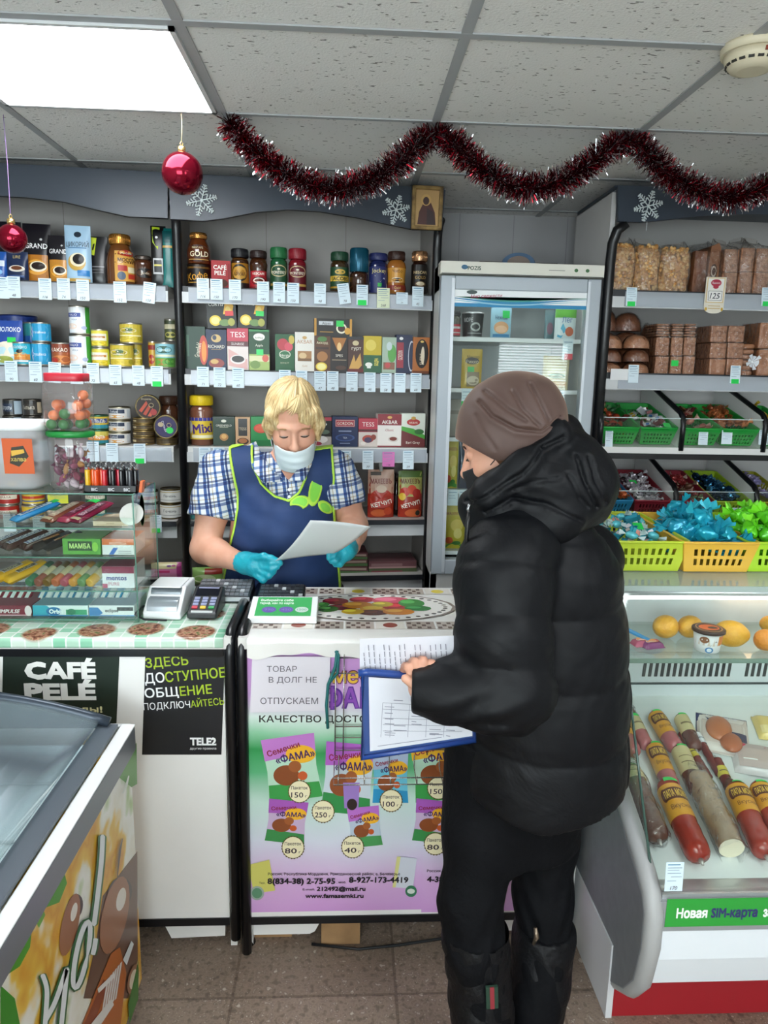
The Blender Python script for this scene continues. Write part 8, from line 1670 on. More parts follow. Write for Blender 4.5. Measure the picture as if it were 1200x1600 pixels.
def mask_mesh(C_, R, t, col, o0, z_top=-.044, name='face_mask'):
    h = lambda x, y, z: C_+R @ Vector((x, y, z))-o0
    mat = noise_mat('mask_cloth_%s' % col,[(.3, col),(.7, col)],10,.7); m = MB()
    def fn(a, c):
        q = (a-.5)*2*radians(68); z = z_top-.012*(1-cos(q))*0-.092*c+.012*(abs(a-.5)*2)**2*(1-2*c)*.4
        rx = .0685-.010*c**2; ry = .092-.020*c**2.2+.004*sin(pi*c); pl = .0016*sin(c*pi*6)*max(0,1-abs(a-.5)*2.1)
        return h((rx+pl)*sin(q),-.016-(ry+pl)*cos(q), z)
    m.grid(fn,28,26, mat); o_ = m.build(name, t, solid=.0014)
    m = MB()
    for s in (-1,1):
        e = (s*.078,.016,.006)
        m.tube([h(s*.066,-.034, z_top-.002), h(s*.076,-.012,-.02), h(*e), h(s*.080,.028,-.012)],.0011, M(col,.6),6); m.tube([h(s*.058,-.030, z_top-.088), h(s*.071,-.006,-.08), h(s*.079,.022,-.035), h(s*.080,.028,-.012)],.0011, M(col,.6),6)
    m.build('ear_loop', o_); return o_
def fingers(f, palm, tips, r=.0085, k=.006):
    for ch in tips: f.chain([Vector(p) for p in ch],[r*1.12]+[r]*(len(ch)-2)+[r*.82], k)
# ------------------------------------------------------------------ shop assistant
def clerk():
    P = lambda a, b, Y: at(a, b, Y)
    C_ = P(458,657,2.27); R = Matrix.Rotation(radians(7),3,'Z') @ Matrix.Rotation(radians(27),3,'X') @ Matrix.Rotation(radians(-3),3,'Y')
    base = Vector((-.21,2.36,0)); t = thing('person','blond shop assistant in navy apron and mask reading a sheet behind the counter','person', base,0)
    sk = skin_mat('assistant_skin','d69c82','e2ae96')
    sL, sR = P(343,735,2.34), P(523,735,2.35); eL, wL = P(321,858,2.27), P(372,877,2.14); eR, wR = P(552,822,2.31), P(548,853,2.16)
    zs = [.80,.90,1.0,1.08,1.15,1.21,1.26]; cx = [-.215,-.215,-.213,-.21,-.206,-.202,-.198]; cy = [2.37,2.365,2.355,2.345,2.35,2.36,2.36]
    A = [.195,.195,.182,.174,.170,.158,.115]; B = [.15,.155,.145,.142,.135,.115,.085]
    def torso(f, g=0.0): f.loft(zs, cx, cy,[q+g for q in A],[q+g for q in B],0,.03); f.cap(sL, sR,.052+g,.052+g,.04)
    nb, nt_ = Vector((-.198,2.365,1.22)), C_+R @ Vector((0,.03,-.06))
    lo, hi = (-.58,2.02,-.0),(.14,2.58,1.62)
    f = Field(lo, hi,.0052); torso(f); f.cap(nb, nt_,.062,.055,.03); f.ell((-.2,2.30,1.17),(.09,.06,.05), None,.04)
    for s_, e_, w_ in ((sL, eL, wL),(sR, eR, wR)): f.chain([s_, s_.lerp(e_,.5), e_],[.055,.050,.046],.02); f.chain([e_, e_.lerp(w_,.35), w_],[.046,.043,.030],.02)
    for s in (-1,1): f.chain([(-.215+s*.09,2.37,.84),(-.215+s*.09,2.36,.46),(-.215+s*.085,2.37,.09)],[.095,.06,.04],.03); f.cap((-.215+s*.085,2.39,.04),(-.215+s*.10,2.24,.035),.036,.03,.02)
    head_shapes(f, C_, R)
    # hands inside the gloves
    def hand(f, g):
        pal = P(399,883,2.10); f.chain([wL, wL.lerp(pal,.45), pal, P(408,885,2.09)],[.029+g,.033+g,.034+g,.028+g],.012)
        fingers(f, pal,[[P(397,872,2.08), P(412,869,2.065), P(424,873,2.06), P(435,877,2.055)],[P(410,878,2.075), P(424,880,2.06), P(438,880,2.055)],[P(410,885,2.072), P(424,889,2.058), P(433,886,2.055)],[P(407,892,2.072), P(420,899,2.06), P(428,893,2.06)],[P(401,898,2.075), P(411,906,2.066), P(419,900,2.066)]],.0105+g)
        pal = P(537,862,2.10); f.chain([wR, wR.lerp(pal,.5), pal],[.028+g,.030+g,.031+g],.012); f.ell(pal,(.036+g,.03,.024+g), None,.012)
        fingers(f, pal,[[P(531,857,2.085), P(522,862,2.065), P(514,866,2.055)],[P(532,862,2.08), P(522,869,2.06), P(514,872,2.055)],[P(534,868,2.08), P(525,876,2.06), P(518,877,2.06)],[P(538,873,2.08), P(531,881,2.065), P(524,882,2.065)],[P(541,852,2.10), P(532,848,2.12), P(521,850,2.12)]],.0102+g)
    hand(f,-.003)
    f.mesh('body', sk, t, base)
    face_parts(C_, R, t,'9a7650', base)
    mask_mesh(C_, R, t,'e2eff3', base,-.046)
    # gloves
    gm = noise_mat('turquoise_nitrile',[(.3,'1896aa'),(.7,'22a9bb')],25,.38, bump=.25)
    for (a, b, w_, p_) in ((355,445, wL,0),(505,562, wR,1)):
        g = Field(tuple(min(P(a,860,2.1)[i], P(b,890,2.1)[i])-.09 for i in range(3)), tuple(max(P(a,845,2.16)[i], P(b,890,2.1)[i])+.08 for i in range(3)),.0026); hand(g,.0)
        X, Y, Z = g.whole(); d = (Vector(P(399,883,2.10)) if not p_ else Vector(P(537,862,2.10)))-w_; d.normalize(); g.d = np.maximum(g.d,-((X-w_.x)*d.x+(Y-w_.y)*d.y+(Z-w_.z)*d.z)-.012).astype(np.float32); g.d += (.0012*np.sin(Z*500+X*300)*np.exp(-(((X-w_.x)**2+(Y-w_.y)**2+(Z-w_.z)**2)/.0012))).astype(np.float32)
        g.mesh('glove', gm, t, base)
    # plaid shirt
    m, ntr, bs, o = nodes('blue_plaid_cotton'); tc = N(ntr,'ShaderNodeTexCoord'); sp = N(ntr,'ShaderNodeSeparateXYZ'); mp = N(ntr,'ShaderNodeMapping'); mp.inputs['Rotation'].default_value = (0, radians(9),0); ntr.links.new(tc.outputs['Object'], mp.inputs[0]); ntr.links.new(mp.outputs[0], sp.inputs[0])
    def stripe(axis, per, stops, off=0.0):
        a = N(ntr,'ShaderNodeMath', operation='MULTIPLY_ADD'); a.inputs[1].default_value = 1/per; a.inputs[2].default_value = off+10; ntr.links.new(sp.outputs[axis], a.inputs[0]); fr = N(ntr,'ShaderNodeMath', operation='FRACT'); ntr.links.new(a.outputs[0], fr.inputs[0]); return ramp(ntr, stops, fr.outputs[0],'CONSTANT')
    st = [(0,'e8eaec'),(.18,'3f5f96'),(.34,'cfd8e2'),(.40,'3a4c78'),(.50,'e4e6e6'),(.62,'b8a888'),(.66,'e8eaec'),(.80,'5a7cb0'),(.92,'e8eaec'),(1,'e8eaec')]
    v, hz = stripe('X',.062, st), stripe('Z',.062, st,.3); mx = N(ntr,'ShaderNodeMixRGB', blend_type='MULTIPLY'); mx.inputs[0].default_value = .85; ntr.links.new(v.outputs[0], mx.inputs[1]); ntr.links.new(hz.outputs[0], mx.inputs[2]); ntr.links.new(mx.outputs[0], bs.inputs['Base Color']); bs.inputs['Roughness'].default_value = .8
    f = Field((-.56,2.1,.80),(.12,2.56,1.36),.0048); torso(f,.010)
    for s_, e_ in ((sL, eL),(sR, eR)):
        d = (e_-s_); n_ = d.normalized(); f.chain([s_, s_+d*.35, s_+d*.62],[.064,.070,.076 if s_ is sL else .068],.02)
        q = s_+d*(.60 if s_ is sL else .66); X, Y, Z = f.whole(); side = (X < q.x+.09) if s_ is sL else (X > q.x-.09)
        f.d = np.where(side, np.maximum(f.d,((X-q.x)*n_.x+(Y-q.y)*n_.y+(Z-q.z)*n_.z)), f.d).astype(np.float32)
    f.cap(nb+Vector((0,.01,0)), nb.lerp(nt_,.35),.078,.07,.02)
    vx, vz = P(450,752,2.24).x, P(450,752,2.24).z; X, Y, Z = f.whole()
    cut = np.maximum(np.maximum(vz+1.25*np.abs(X-vx)-Z, Y-2.36),-.2); f.d = np.maximum(f.d,-cut*.6).astype(np.float32)
    f.put((lambda X, Y, Z: np.sqrt((X-nt_.x)**2+(Y-2.335-.02)**2)*1.0-.068+0*Z,[-.3,2.2,1.24],[-.1,2.5,1.36]),.008,'cut')
    f.d += (.0018*np.sin(X*46+9*np.sin(Z*21))*np.sin(Z*38+5*np.sin(X*17))).astype(np.float32)
    sh = f.mesh('plaid_shirt', m, t, base)
    # collar flaps
    mb = MB()
    for oo, ii in (([(384,697),(389,714),(397,736),(412,754)],[(400,690),(410,712),(424,733),(445,752)]),([(496,703),(490,718),(484,733),(476,750)],[(484,699),(475,716),(465,733),(452,751)])):
        Yf = [2.34,2.29,2.235,2.205]; q = [P(x_, y_, Yf[i])-base for i,(x_, y_) in enumerate(oo)]+[P(x_, y_, Yf[i]+.004)-base for i,(x_, y_) in enumerate(ii)]; mb.add(q,[(i, i+1, i+5, i+4) for i in range(3)], m, True)
    mb.build('collar', sh, solid=.003)
    mb = MB()
    for a, b in ((452,765),(452,776)): q = P(a, b,2.195)-base; mb.T = Matrix.Translation(q) @ Matrix.Rotation(radians(90),4,'X'); mb.lathe([(.0045,0),(.005,.0012),(.004,.002)], M('e8ecf0',.3),14); mb.T = None
    mb.build('button', sh)
    # apron and its piping
    Yq = 2.21; XZ = lambda pts: [(P(a, b, Yq).x, P(a, b, Yq).z) for a, b in pts]
    out = XZ([(351,704),(385,697),(392,733),(405,759),(429,777),(451,783),(467,771),(476,751),(480,709),(517,704),(521,750),(520,785),(522,815),(526,860),(530,915),(532,960),(340,960),(344,915),(352,870),(362,835),(368,800),(366,770),(359,735)])
    ps = poly_sdf(out); navy = noise_mat('navy_apron_cloth',[(.3,'16305c'),(.7,'1d3a6a')],7,.72, bump=.35, bscale=9)
    lf = (-.50,2.10,.82),(.08,2.50,1.36)
    def apron_base(h): f = Field(lf[0], lf[1], h); torso(f,.0165); f.cap(sL+Vector((.02,0,0)), sR-Vector((.004,0,0)),.078,.078,.03); f.ell((-.205,2.26,1.06),(.135,.07,.08), None,.05); return f
    f = apron_base(.0045); X, Y, Z = f.whole(); c = ps(X, Z); wr = (.0022*np.sin(X*38+8*np.sin(Z*11))+.0025*np.sin(Z*19+6*np.sin(X*13))); d0 = (f.d+wr).astype(np.float32)
    f.d = np.maximum(d0, np.maximum(c, Y-2.40)).astype(np.float32); ap = f.mesh('apron', navy, t, base)
    lime = M('b4e04a',.5); f = apron_base(.0032); X, Y, Z = f.whole(); c = ps(X, Z); wr = (.0022*np.sin(X*38+8*np.sin(Z*11))+.0025*np.sin(Z*19+6*np.sin(X*13)))
    f.d = np.maximum(np.sqrt(c**2+(f.d+wr)**2)-.0042, np.maximum(Y-2.38,.84-Z)).astype(np.float32); f.mesh('green_piping', lime, ap, base)
    g = Field((-.25,2.12,1.05),(.02,2.34,1.26),.0026); torso(g,.0165); g.ell((-.205,2.26,1.06),(.135,.07,.08), None,.05); X, Y, Z = g.whole()
    def leaf(cx_, cy_, rx, ry, rot):
        q = P(cx_, cy_, Yq); ca, sa = cos(radians(rot)), sin(radians(rot)); rx, ry = rx*Yq*1.02/F, ry*Yq*1.02/F
        u = (X-q.x)*ca+(Z-q.z)*sa; v = -(X-q.x)*sa+(Z-q.z)*ca; return (np.sqrt((u/rx)**2+(v/ry)**2)-1)*min(rx, ry)
    lv = np.minimum(np.minimum(leaf(492,768,8.5,21,-10), np.maximum(leaf(468,786,13,9,12),-leaf(460,797,16,9,0))), leaf(508,796,11,6,-42)); wr = (.0022*np.sin(X*38+8*np.sin(Z*11))+.0025*np.sin(Z*19+6*np.sin(X*13)))
    d0 = g.d+wr; g.d = np.maximum(np.abs(d0)-.003, lv).astype(np.float32); g.mesh('green_leaf_patch', M('84d44a',.55), ap, base); g.d = np.maximum(np.maximum(np.sqrt(lv**2+d0**2)-.0036,-.02), Y-2.33).astype(np.float32); g.mesh('patch_edging', lime, ap, base)
    # trousers, shoes
    f = Field((-.45,2.2,.0),(.03,2.54,.86),.008); tz = [.72,.82]
    for s in (-1,1): f.chain([(-.215+s*.085,2.37,.80),(-.215+s*.09,2.36,.46),(-.215+s*.085,2.37,.10)],[.115,.075,.06],.03)
    f.loft([.70,.86],[-.215]*2,[2.37]*2,[.20,.205],[.16,.165],0,.03); f.mesh('trousers', M('22242c',.8), t, base)
    for s in (-1,1):
        f = Field((-.215+s*.09-.07,2.17,-.01),(-.215+s*.09+.07,2.48,.14),.005); f.cap((-.215+s*.088,2.40,.046),(-.215+s*.10,2.25,.04),.042,.038,.03); f.cap((-.215+s*.085,2.38,.06),(-.215+s*.085,2.38,.11),.045,.048,.02); X, Y, Z = f.whole(); f.d = np.maximum(f.d,.003-Z).astype(np.float32)+0*X; f.mesh('shoe', BLACKMATTE, t, base)
    # hair: a short blond bob swept across the forehead
    f = Field(tuple(C_[i]-.17 for i in range(3)), tuple(C_[i]+.17 for i in range(3)),.0026); h = lambda x, y, z: C_+R @ Vector((x, y, z))
    f.ell(h(0,.020,.034),(.085,.106,.097), R,.02); f.ell(h(0,.045,-.045),(.083,.076,.060), R,.04)
    for s, zz in ((-1,-.045),(1,-.06)): f.chain([h(s*.072,-.034,.045), h(s*.078,-.026,.0), h(s*.075,-.022, zz)],[.016,.014,.007],.02)
    f.ell(h(-.004,-.125,-.045),(.068,.090,.108), R,.010,'cut'); f.ell(h(0,-.02,-.17),(.09,.09,.085), R,.03,'cut'); f.ell(h(-.022,-.10,.050),(.046,.05,.032), R @ Matrix.Rotation(radians(-14),3,'Y'),.012,'cut'); f.chain([h(.066,-.055,.06), h(.080,-.040,.01), h(.074,-.045,-.045)],[.012,.012,.005],.02)
    X, Y, Z = f.whole(); Rt = R.transposed(); x = Rt[0][0]*(X-C_.x)+Rt[0][1]*(Y-C_.y)+Rt[0][2]*(Z-C_.z); y = Rt[1][0]*(X-C_.x)+Rt[1][1]*(Y-C_.y)+Rt[1][2]*(Z-C_.z); z = Rt[2][0]*(X-C_.x)+Rt[2][1]*(Y-C_.y)+Rt[2][2]*(Z-C_.z)
    th = np.arctan2(y-.05,(x-.02)*1.0); ph = np.arctan2(z+.02, np.sqrt((x-.02)**2+(y-.05)**2)); lockf = .0012*np.sin(th*30+2*np.sin(ph*4))+.0006*np.sin(th*83+np.sin(ph*6)); f.d += lockf.astype(np.float32)
    part = np.exp(-((x-.022)/.005)**2)*(z > .06)*.004; f.d += part.astype(np.float32)
    m, ntr, bs, o = nodes('blond_hair'); tc = N(ntr,'ShaderNodeTexCoord'); v1 = N(ntr,'ShaderNodeVectorMath', operation='SUBTRACT'); v1.inputs[1].default_value = tuple(h(.02,.03,0)-base); vr = N(ntr,'ShaderNodeVectorRotate', rotation_type='EULER_XYZ', invert=True); vr.inputs['Rotation'].default_value = tuple(R.to_euler()); sp = N(ntr,'ShaderNodeSeparateXYZ')
    ntr.links.new(tc.outputs['Object'], v1.inputs[0]); ntr.links.new(v1.outputs[0], vr.inputs['Vector']); ntr.links.new(vr.outputs[0], sp.inputs[0]); az = N(ntr,'ShaderNodeMath', operation='ARCTAN2'); ntr.links.new(sp.outputs['Y'], az.inputs[0]); ntr.links.new(sp.outputs['X'], az.inputs[1]); cb = N(ntr,'ShaderNodeCombineXYZ'); ntr.links.new(az.outputs[0], cb.inputs[0]); zq = N(ntr,'ShaderNodeMath', operation='MULTIPLY'); zq.inputs[1].default_value = 1.6; ntr.links.new(sp.outputs['Z'], zq.inputs[0]); ntr.links.new(zq.outputs[0], cb.inputs[1])
    n1 = N(ntr,'ShaderNodeTexNoise', i_Scale=17, i_Detail=5, i_Roughness=.7); ntr.links.new(cb.outputs[0], n1.inputs['Vector']); r = ramp(ntr,[(.32,'8f7048'),(.45,'c4a472'),(.56,'dfc896'),(.7,'eedfba')], n1.outputs['Fac']); ntr.links.new(r.outputs[0], bs.inputs['Base Color']); bs.inputs['Roughness'].default_value = .42
    bp = N(ntr,'ShaderNodeBump', i_Strength=.5, i_Distance=.004); ntr.links.new(n1.outputs['Fac'], bp.inputs['Height']); ntr.links.new(bp.outputs[0], bs.inputs['Normal'])
    f.mesh('hair', m, t, base)
    # loose fringe strands
    mb = MB(); rnd = random.Random(2); hm = M('d8bf8e',.45)
    for i in range(26):
        u = i/25; x0, x1 = .022+rnd.uniform(-.006,.006),-.066+.142*u; zt = .118
        e = h(x1,-.086+abs(x1)*.72,(.068 if x1 < .01 else .068-(x1-.01)*1.5)-1.0*max(0,-x1-.03)+rnd.uniform(-.006,.006)); mid = h((x0+x1)/2+.006,-.080+abs(x1)*.3,.098)
        p0 = h(x0,-.05, zt); mb.tube([(p0*(1-q)**2+mid*2*q*(1-q)+e*q*q)-base for q in (0,.25,.5,.75,1)],[.0016,.0028,.0032,.0024,.0006], hm,5)
    mb.build('fringe', t)
clerk()
def sheet():
    c = [at(428,878,2.055), at(520,866,2.06), at(579,823,1.90), at(485,813,1.875)]; m = MB()
    m.grid(lambda a, q: (c[0]*(1-a)+c[1]*a)*(1-q)+(c[3]*(1-a)+c[2]*a)*q+Vector((0,0,-.010*sin(pi*q)*(1-.3*a)+.004*sin(pi*a))),14,14, M('dde2e4',.6)); o_ = m.build('paper_sheet', solid=.0004); tag(o_,'blank white paper sheet held by the shop assistant','paper')
sheet()
# ------------------------------------------------------------------ customer
def customer():
    P = lambda a, b, Y: at(a, b, Y)
    base = Vector((.37,1.47,0)); t = thing('person','customer in black hooded puffer jacket and brown cap holding a folder','person', base)
    sk = skin_mat('customer_skin','c89078','d8a288')
    fa = radians(148)       # heading: left and away
    fd = Vector((cos(fa), sin(fa),0)); sd = Vector((-sin(fa), cos(fa),0))*1.0   # sd: towards the left shoulder
    C_ = P(792,690,1.47); R = Matrix.Rotation(radians(-112),3,'Z') @ Matrix.Rotation(radians(22),3,'X')
    h = lambda x, y, z: C_+R @ Vector((x, y, z))
    sh = P(795,868,1.37); el = P(795,1075,1.27); wr = P(662,1074,1.275)
    shr = P(905,880,1.62); elr = P(800,1060,1.66); wrr = P(785,1045,1.54)
    hipz = .78
    fh = P(768,1262,1.43); fk = P(735,1405,1.365); fo = Vector((P(766,1590,1.28).x,1.28,.09))
    rh = P(842,1262,1.53); rk = P(848,1410,1.47); ro = Vector((P(836,1585,1.36).x,1.36,.09))
    # body
    lo, hi = (.02,1.12,-.0),(.72,1.80,1.60); f = Field(lo, hi,.0035)
    ang = fa-pi/2
    f.loft([.68,.78,.95,1.1,1.25,1.33],[.405,.40,.395,.39,.385,.375],[1.47]*6,[.135,.135,.14,.15,.155,.12],[.105,.105,.105,.105,.105,.08], ang,.03)
    f.cap(P(835,850,1.47), h(0,.03,-.05),.06,.052,.03)
    f.chain([sh, sh.lerp(el,.5), el, el.lerp(wr,.4), wr],[.05,.045,.04,.038,.027],.02); f.chain([shr, elr, wrr],[.05,.04,.028],.02)
    for a, b, c in ((fh, fk, fo),(rh, rk, ro)): f.chain([a, b, c],[.065,.05,.036],.03)
    head_shapes(f, C_, R)
    # left hand closing over the folder's edge
    hnd = P(664,1062,1.272); f.chain([wr, hnd],[.027,.024],.012); f.ell(P(660,1056,1.274),(.021,.016,.017), None,.010)
    kn = [(675,1037),(662,1032),(649,1034),(637,1042)]
    for i,(a, b) in enumerate(kn): f.chain([P(670-8*i,1054+2*i,1.272), P(a, b,1.274), P(a-4, b-1,1.293), P(a-8, b+9,1.307)],[.0085,.0086,.0080,.0072],.0012)
    f.chain([P(658,1070,1.263), P(644,1067,1.257), P(633,1060,1.259)],[.0110,.0098,.0082],.003)
    for i in range(4): f.chain([wrr, wrr+fd*.05+Vector((0,0,.012-.012*i)), wrr+fd*.085+Vector((0,0,.010-.013*i))],[.02,.0095,.008],.008)
    f.chain([wrr, wrr+fd*.045+Vector((0,-.025,.01)), wrr+fd*.065+Vector((0,-.025,.01))],[.018,.01,.009],.008)
    f.mesh('body', sk, t, base); face_parts(C_, R, t,'4a3020', base,'3a2a20'); mask_mesh(C_, R, t,'17181c', base,-.030)
    # hair: brown, only wisps below the cap
    f = Field(tuple(C_[i]-.15 for i in range(3)), tuple(C_[i]+.15 for i in range(3)),.004); f.ell(h(0,.03,.0),(.083,.09,.10), R,.02); f.ell(h(0,.05,-.07),(.07,.06,.06), R,.03)
    f.ell(h(0,-.10,-.04),(.075,.085,.12), R,.01,'cut'); f.mesh('hair', noise_mat('brown_hair',[(.3,'4a3020'),(.7,'6a4630')],30,.5, stretch=(1,1,.2)), t, base)
    # velvet cap
    f = Field(tuple(C_[i]-.19 for i in range(3)), tuple(C_[i]+.19 for i in range(3)),.003)
    f.ell(P(795,668,1.475),(.100,.100,.100), None,.02); f.ell(h(0,.022,.025),(.092,.110,.105), R,.03); f.ell(P(795,690,1.475),(.098,.100,.090), None,.02); f.ell(P(838,632,1.48),(.042,.06,.038), Matrix.Rotation(radians(25),3,'Y'),.035); f.ell(P(815,612,1.48),(.055,.07,.03), None,.03)
    f.ell(P(750,690,1.46),(.035,.07,.05), Matrix.Rotation(radians(15),3,'Y'),.03)
    X, Y, Z = f.whole(); q = P(768,716,1.42); cutp = q.z+np.maximum(0, q.x-X)*.5-Z+0*Y; f.d = np.maximum(f.d, cutp).astype(np.float32)
    def fold(pts, depth, wd):
        Pq = [P(a, b,1.40) for a, b in pts]; best = None
        for a, b in zip(Pq, Pq[1:]):
            ex, ez = b.x-a.x, b.z-a.z; tt = np.clip(((X-a.x)*ex+(Z-a.z)*ez)/(ex*ex+ez*ez),0,1); d = (X-a.x-ex*tt)**2+(Z-a.z-ez*tt)**2; best = d if best is None else np.minimum(best, d)
        f.d += (depth*(np.exp(-best/(wd*wd))-.6*np.exp(-best/(wd*wd*5))))*(Y < 1.5)
    for pts, dp in (([(752,628),(768,650),(800,668),(840,672),(872,652)],.012),([(762,612),(790,640),(815,655)],.008),([(800,612),(812,640),(836,664)],.009),([(828,600),(836,622),(850,655)],.010),([(745,650),(752,672),(770,700)],.004)): fold(pts, dp,.0045)
    f.d = f.d.astype(np.float32); m, nt, bs, o = nodes('brown_velvet'); bs.inputs['Base Color'].default_value = lin('4e3a34'); bs.inputs['Roughness'].default_value = .62; bs.inputs['Sheen Weight'].default_value = .7; bs.inputs['Sheen Roughness'].default_value = .4; bs.inputs['Sheen Tint'].default_value = lin('b09484')
    f.mesh('cap', m, t, base)
    # puffer jacket
    m, nt, bs, o = nodes('black_nylon'); tc = N(nt,'ShaderNodeTexCoord'); n1 = N(nt,'ShaderNodeTexNoise', i_Scale=9, i_Detail=4, i_Distortion=.8); nt.links.new(tc.outputs['Object'], n1.inputs['Vector']); bs.inputs['Base Color'].default_value = lin('090b0f'); bs.inputs['Roughness'].default_value = .56; bs.inputs['Specular IOR Level'].default_value = .22
    bp = N(nt,'ShaderNodeBump', i_Strength=.30, i_Distance=.02); nt.links.new(n1.outputs['Fac'], bp.inputs['Height']); nt.links.new(bp.outputs[0], bs.inputs['Normal'])
    f = Field((.02,1.02,.50),(.80,1.92,1.50),.0052)
    def sil(y, l, r, Y=1.47): a, b = P(l, y, Y), P(r, y, Y); return (a.z,(a.x+b.x)/2,(b.x-a.x)/2)
    S = [sil(*q) for q in ((1278,722,945),(1240,718,958),(1140,726,966),(1040,722,968),(950,724,965),(880,735,958),(835,752,935),(795,775,900))]
    f.loft([q[0] for q in S],[q[1] for q in S],[1.462]*4+[1.47]*4,[q[2]*1.03 for q in S],[.185,.188,.18,.17,.16,.15,.125,.09],0,.03,2.2)
    f.chain([shr, shr.lerp(elr,.5), elr],[.10,.10,.095],.04)
    X, Y, Z = f.whole(); zz = Z-.16*np.maximum(0, X-.52)-.06*np.maximum(0,.40-X); sp = .148; z0 = .665; puff = np.abs(np.sin(pi*(zz-z0)/sp)); f.d -= (.0085*np.power(puff,.55)-.004).astype(np.float32)
    vs = np.exp(-((X-.60)/.004)**2)*(Y < 1.5)*.004; f.d += vs.astype(np.float32)
    # left sleeve
    g = Field((.02,1.02,.50),(.80,1.92,1.50),.0052); cf = P(643,1078,1.27)
    sh2 = P(800,862,1.37); g.chain([sh2, P(787,900,1.335), P(786,990,1.295), el, P(762,1082,1.265), P(700,1080,1.265), cf],[.090,.090,.086,.082,.066,.056,.043],.03)
    ax = (el-sh2).normalized(); s_ = (X-sh2.x)*ax.x+(Y-sh2.y)*ax.y+(Z-sh2.z)*ax.z; g.d -= (.007*np.power(np.abs(np.sin(pi*(s_-.035)/.098)),.55)-.0035).astype(np.float32)
    wn = .0035*np.sin(X*55-Z*60+3*np.sin(Z*23))*np.exp(-((X-el.x+.06)/.09)**2-((Z-el.z)/.07)**2); g.d += wn.astype(np.float32)
    d_ = (cf-P(700,1080,1.265)).normalized(); g.d = np.maximum(g.d,(X-cf.x)*d_.x+(Y-cf.y)*d_.y+(Z-cf.z)*d_.z).astype(np.float32)
    k = .018; hh = np.clip(.5+.5*(f.d-g.d)/k,0,1); f.d = (f.d*(1-hh)+g.d*hh-k*hh*(1-hh)).astype(np.float32)
    f.d += (.0008*np.sin(X*60+7*np.sin(Z*23))*np.sin(Z*47+6*np.sin(X*19+Y*17))).astype(np.float32)
    hem = P(832,1283,1.32); f.d = np.maximum(f.d,(hem.z+.045*np.abs(X-.40)/.18-.012)-Z).astype(np.float32)
    ja = f.mesh('puffer_jacket', m, t, base)
    # hood lying open on the shoulders
    f = Field((.05,1.18,1.16),(.75,1.86,1.56),.0046)
    Rh = Matrix.Rotation(radians(22),3,'Y')
    f.ell(P(838,748,1.48),(.125,.15,.085), Rh,.03); f.ell(P(905,752,1.46),(.075,.115,.075), Matrix.Rotation(radians(50),3,'Y'),.04); f.ell(P(885,712,1.47),(.060,.11,.058), Matrix.Rotation(radians(35),3,'Y'),.04)
    f.chain([P(742,792,1.44), P(765,770,1.38), P(815,722,1.37), P(868,676,1.40), P(884,668,1.48), P(880,672,1.58)],[.028,.030,.026,.022,.020,.02],.03); f.chain([P(742,792,1.44), P(758,815,1.42), P(800,825,1.38), P(870,815,1.37), P(925,795,1.42)],[.026,.032,.038,.036,.03],.035)
    f.ell(P(790,690,1.48),(.088,.115,.090), Matrix.Rotation(radians(-38),3,'Y'),.02,'cut')
    X, Y, Z = f.whole()
    def crease(pts, depth, wd, Yd=1.36):
        Pq = [P(a, b, Yd) for a, b in pts]; best = None
        for a, b in zip(Pq, Pq[1:]):
            ex, ez = b.x-a.x, b.z-a.z; tt = np.clip(((X-a.x)*ex+(Z-a.z)*ez)/(ex*ex+ez*ez),0,1); d = (X-a.x-ex*tt)**2+(Z-a.z-ez*tt)**2; best = d if best is None else np.minimum(best, d)
        f.d += depth*(np.exp(-best/(wd*wd))-.5*np.exp(-best/(wd*wd*6)))
    for pts, dp in (([(735,790),(775,762),(812,738),(845,700),(884,684)],.009),([(760,800),(800,778),(850,785),(905,812)],.008),([(900,712),(908,750),(930,792)],.010),([(920,715),(926,748),(946,785)],.009),([(885,740),(900,775),(915,790)],.007),([(790,768),(830,750),(870,745)],.005),([(770,790),(790,778),(806,772)],.006)): crease(pts, dp,.0045)
    f.d = (f.d+.0008*np.sin(X*60+7*np.sin(Z*23))*np.sin(Z*47+6*np.sin(X*19+Y*17))).astype(np.float32); f.mesh('hood', m, ja, base)
    mb = MB(); zp = [P(733,802,1.335), P(731,815,1.33), P(729,840,1.335), P(727,890,1.34)]; mb.tube([p-base for p in zp],[.004,.0045,.004,.0035], M('090a0c',.4),8); q = zp[0]-base; mb.tube([q+Vector((0,0,.018)), q+Vector((-.003,0,.008)), q],.0028, M('9a9ca0',.25,.9),8); mb.build('zip_pull', ja)
    # trousers
    blk = noise_mat('black_trouser_cloth',[(.3,'040508'),(.7,'07080c')],20,.8, bump=.3, spec=.15); f = Field((.12,1.2,.06),(.68,1.78,.82),.006)
    f.chain([P(772,1240,1.44), P(755,1310,1.41), fk, P(742,1480,1.335), fo+Vector((0,0,.08))],[.075,.080,.066,.062,.055],.03); f.chain([P(838,1240,1.52), P(847,1310,1.53), rk, P(850,1480,1.43), ro+Vector((0,0,.08))],[.092,.083,.064,.060,.055],.03)
    f.loft([.53,.80],[.385,.385],[1.47,1.47],[.16,.16],[.125,.125],0,.03)
    X, Y, Z = f.whole(); f.d += (.0028*np.sin(Z*70+6*np.sin(X*30))*np.exp(-((Z-.36)/.12)**2)).astype(np.float32); f.mesh('trousers', blk, t, base)
    # tall boots
    bm_ = noise_mat('black_boot_leather',[(.3,'050609'),(.7,'090a0e')],25,.55, bump=.3, spec=.25)
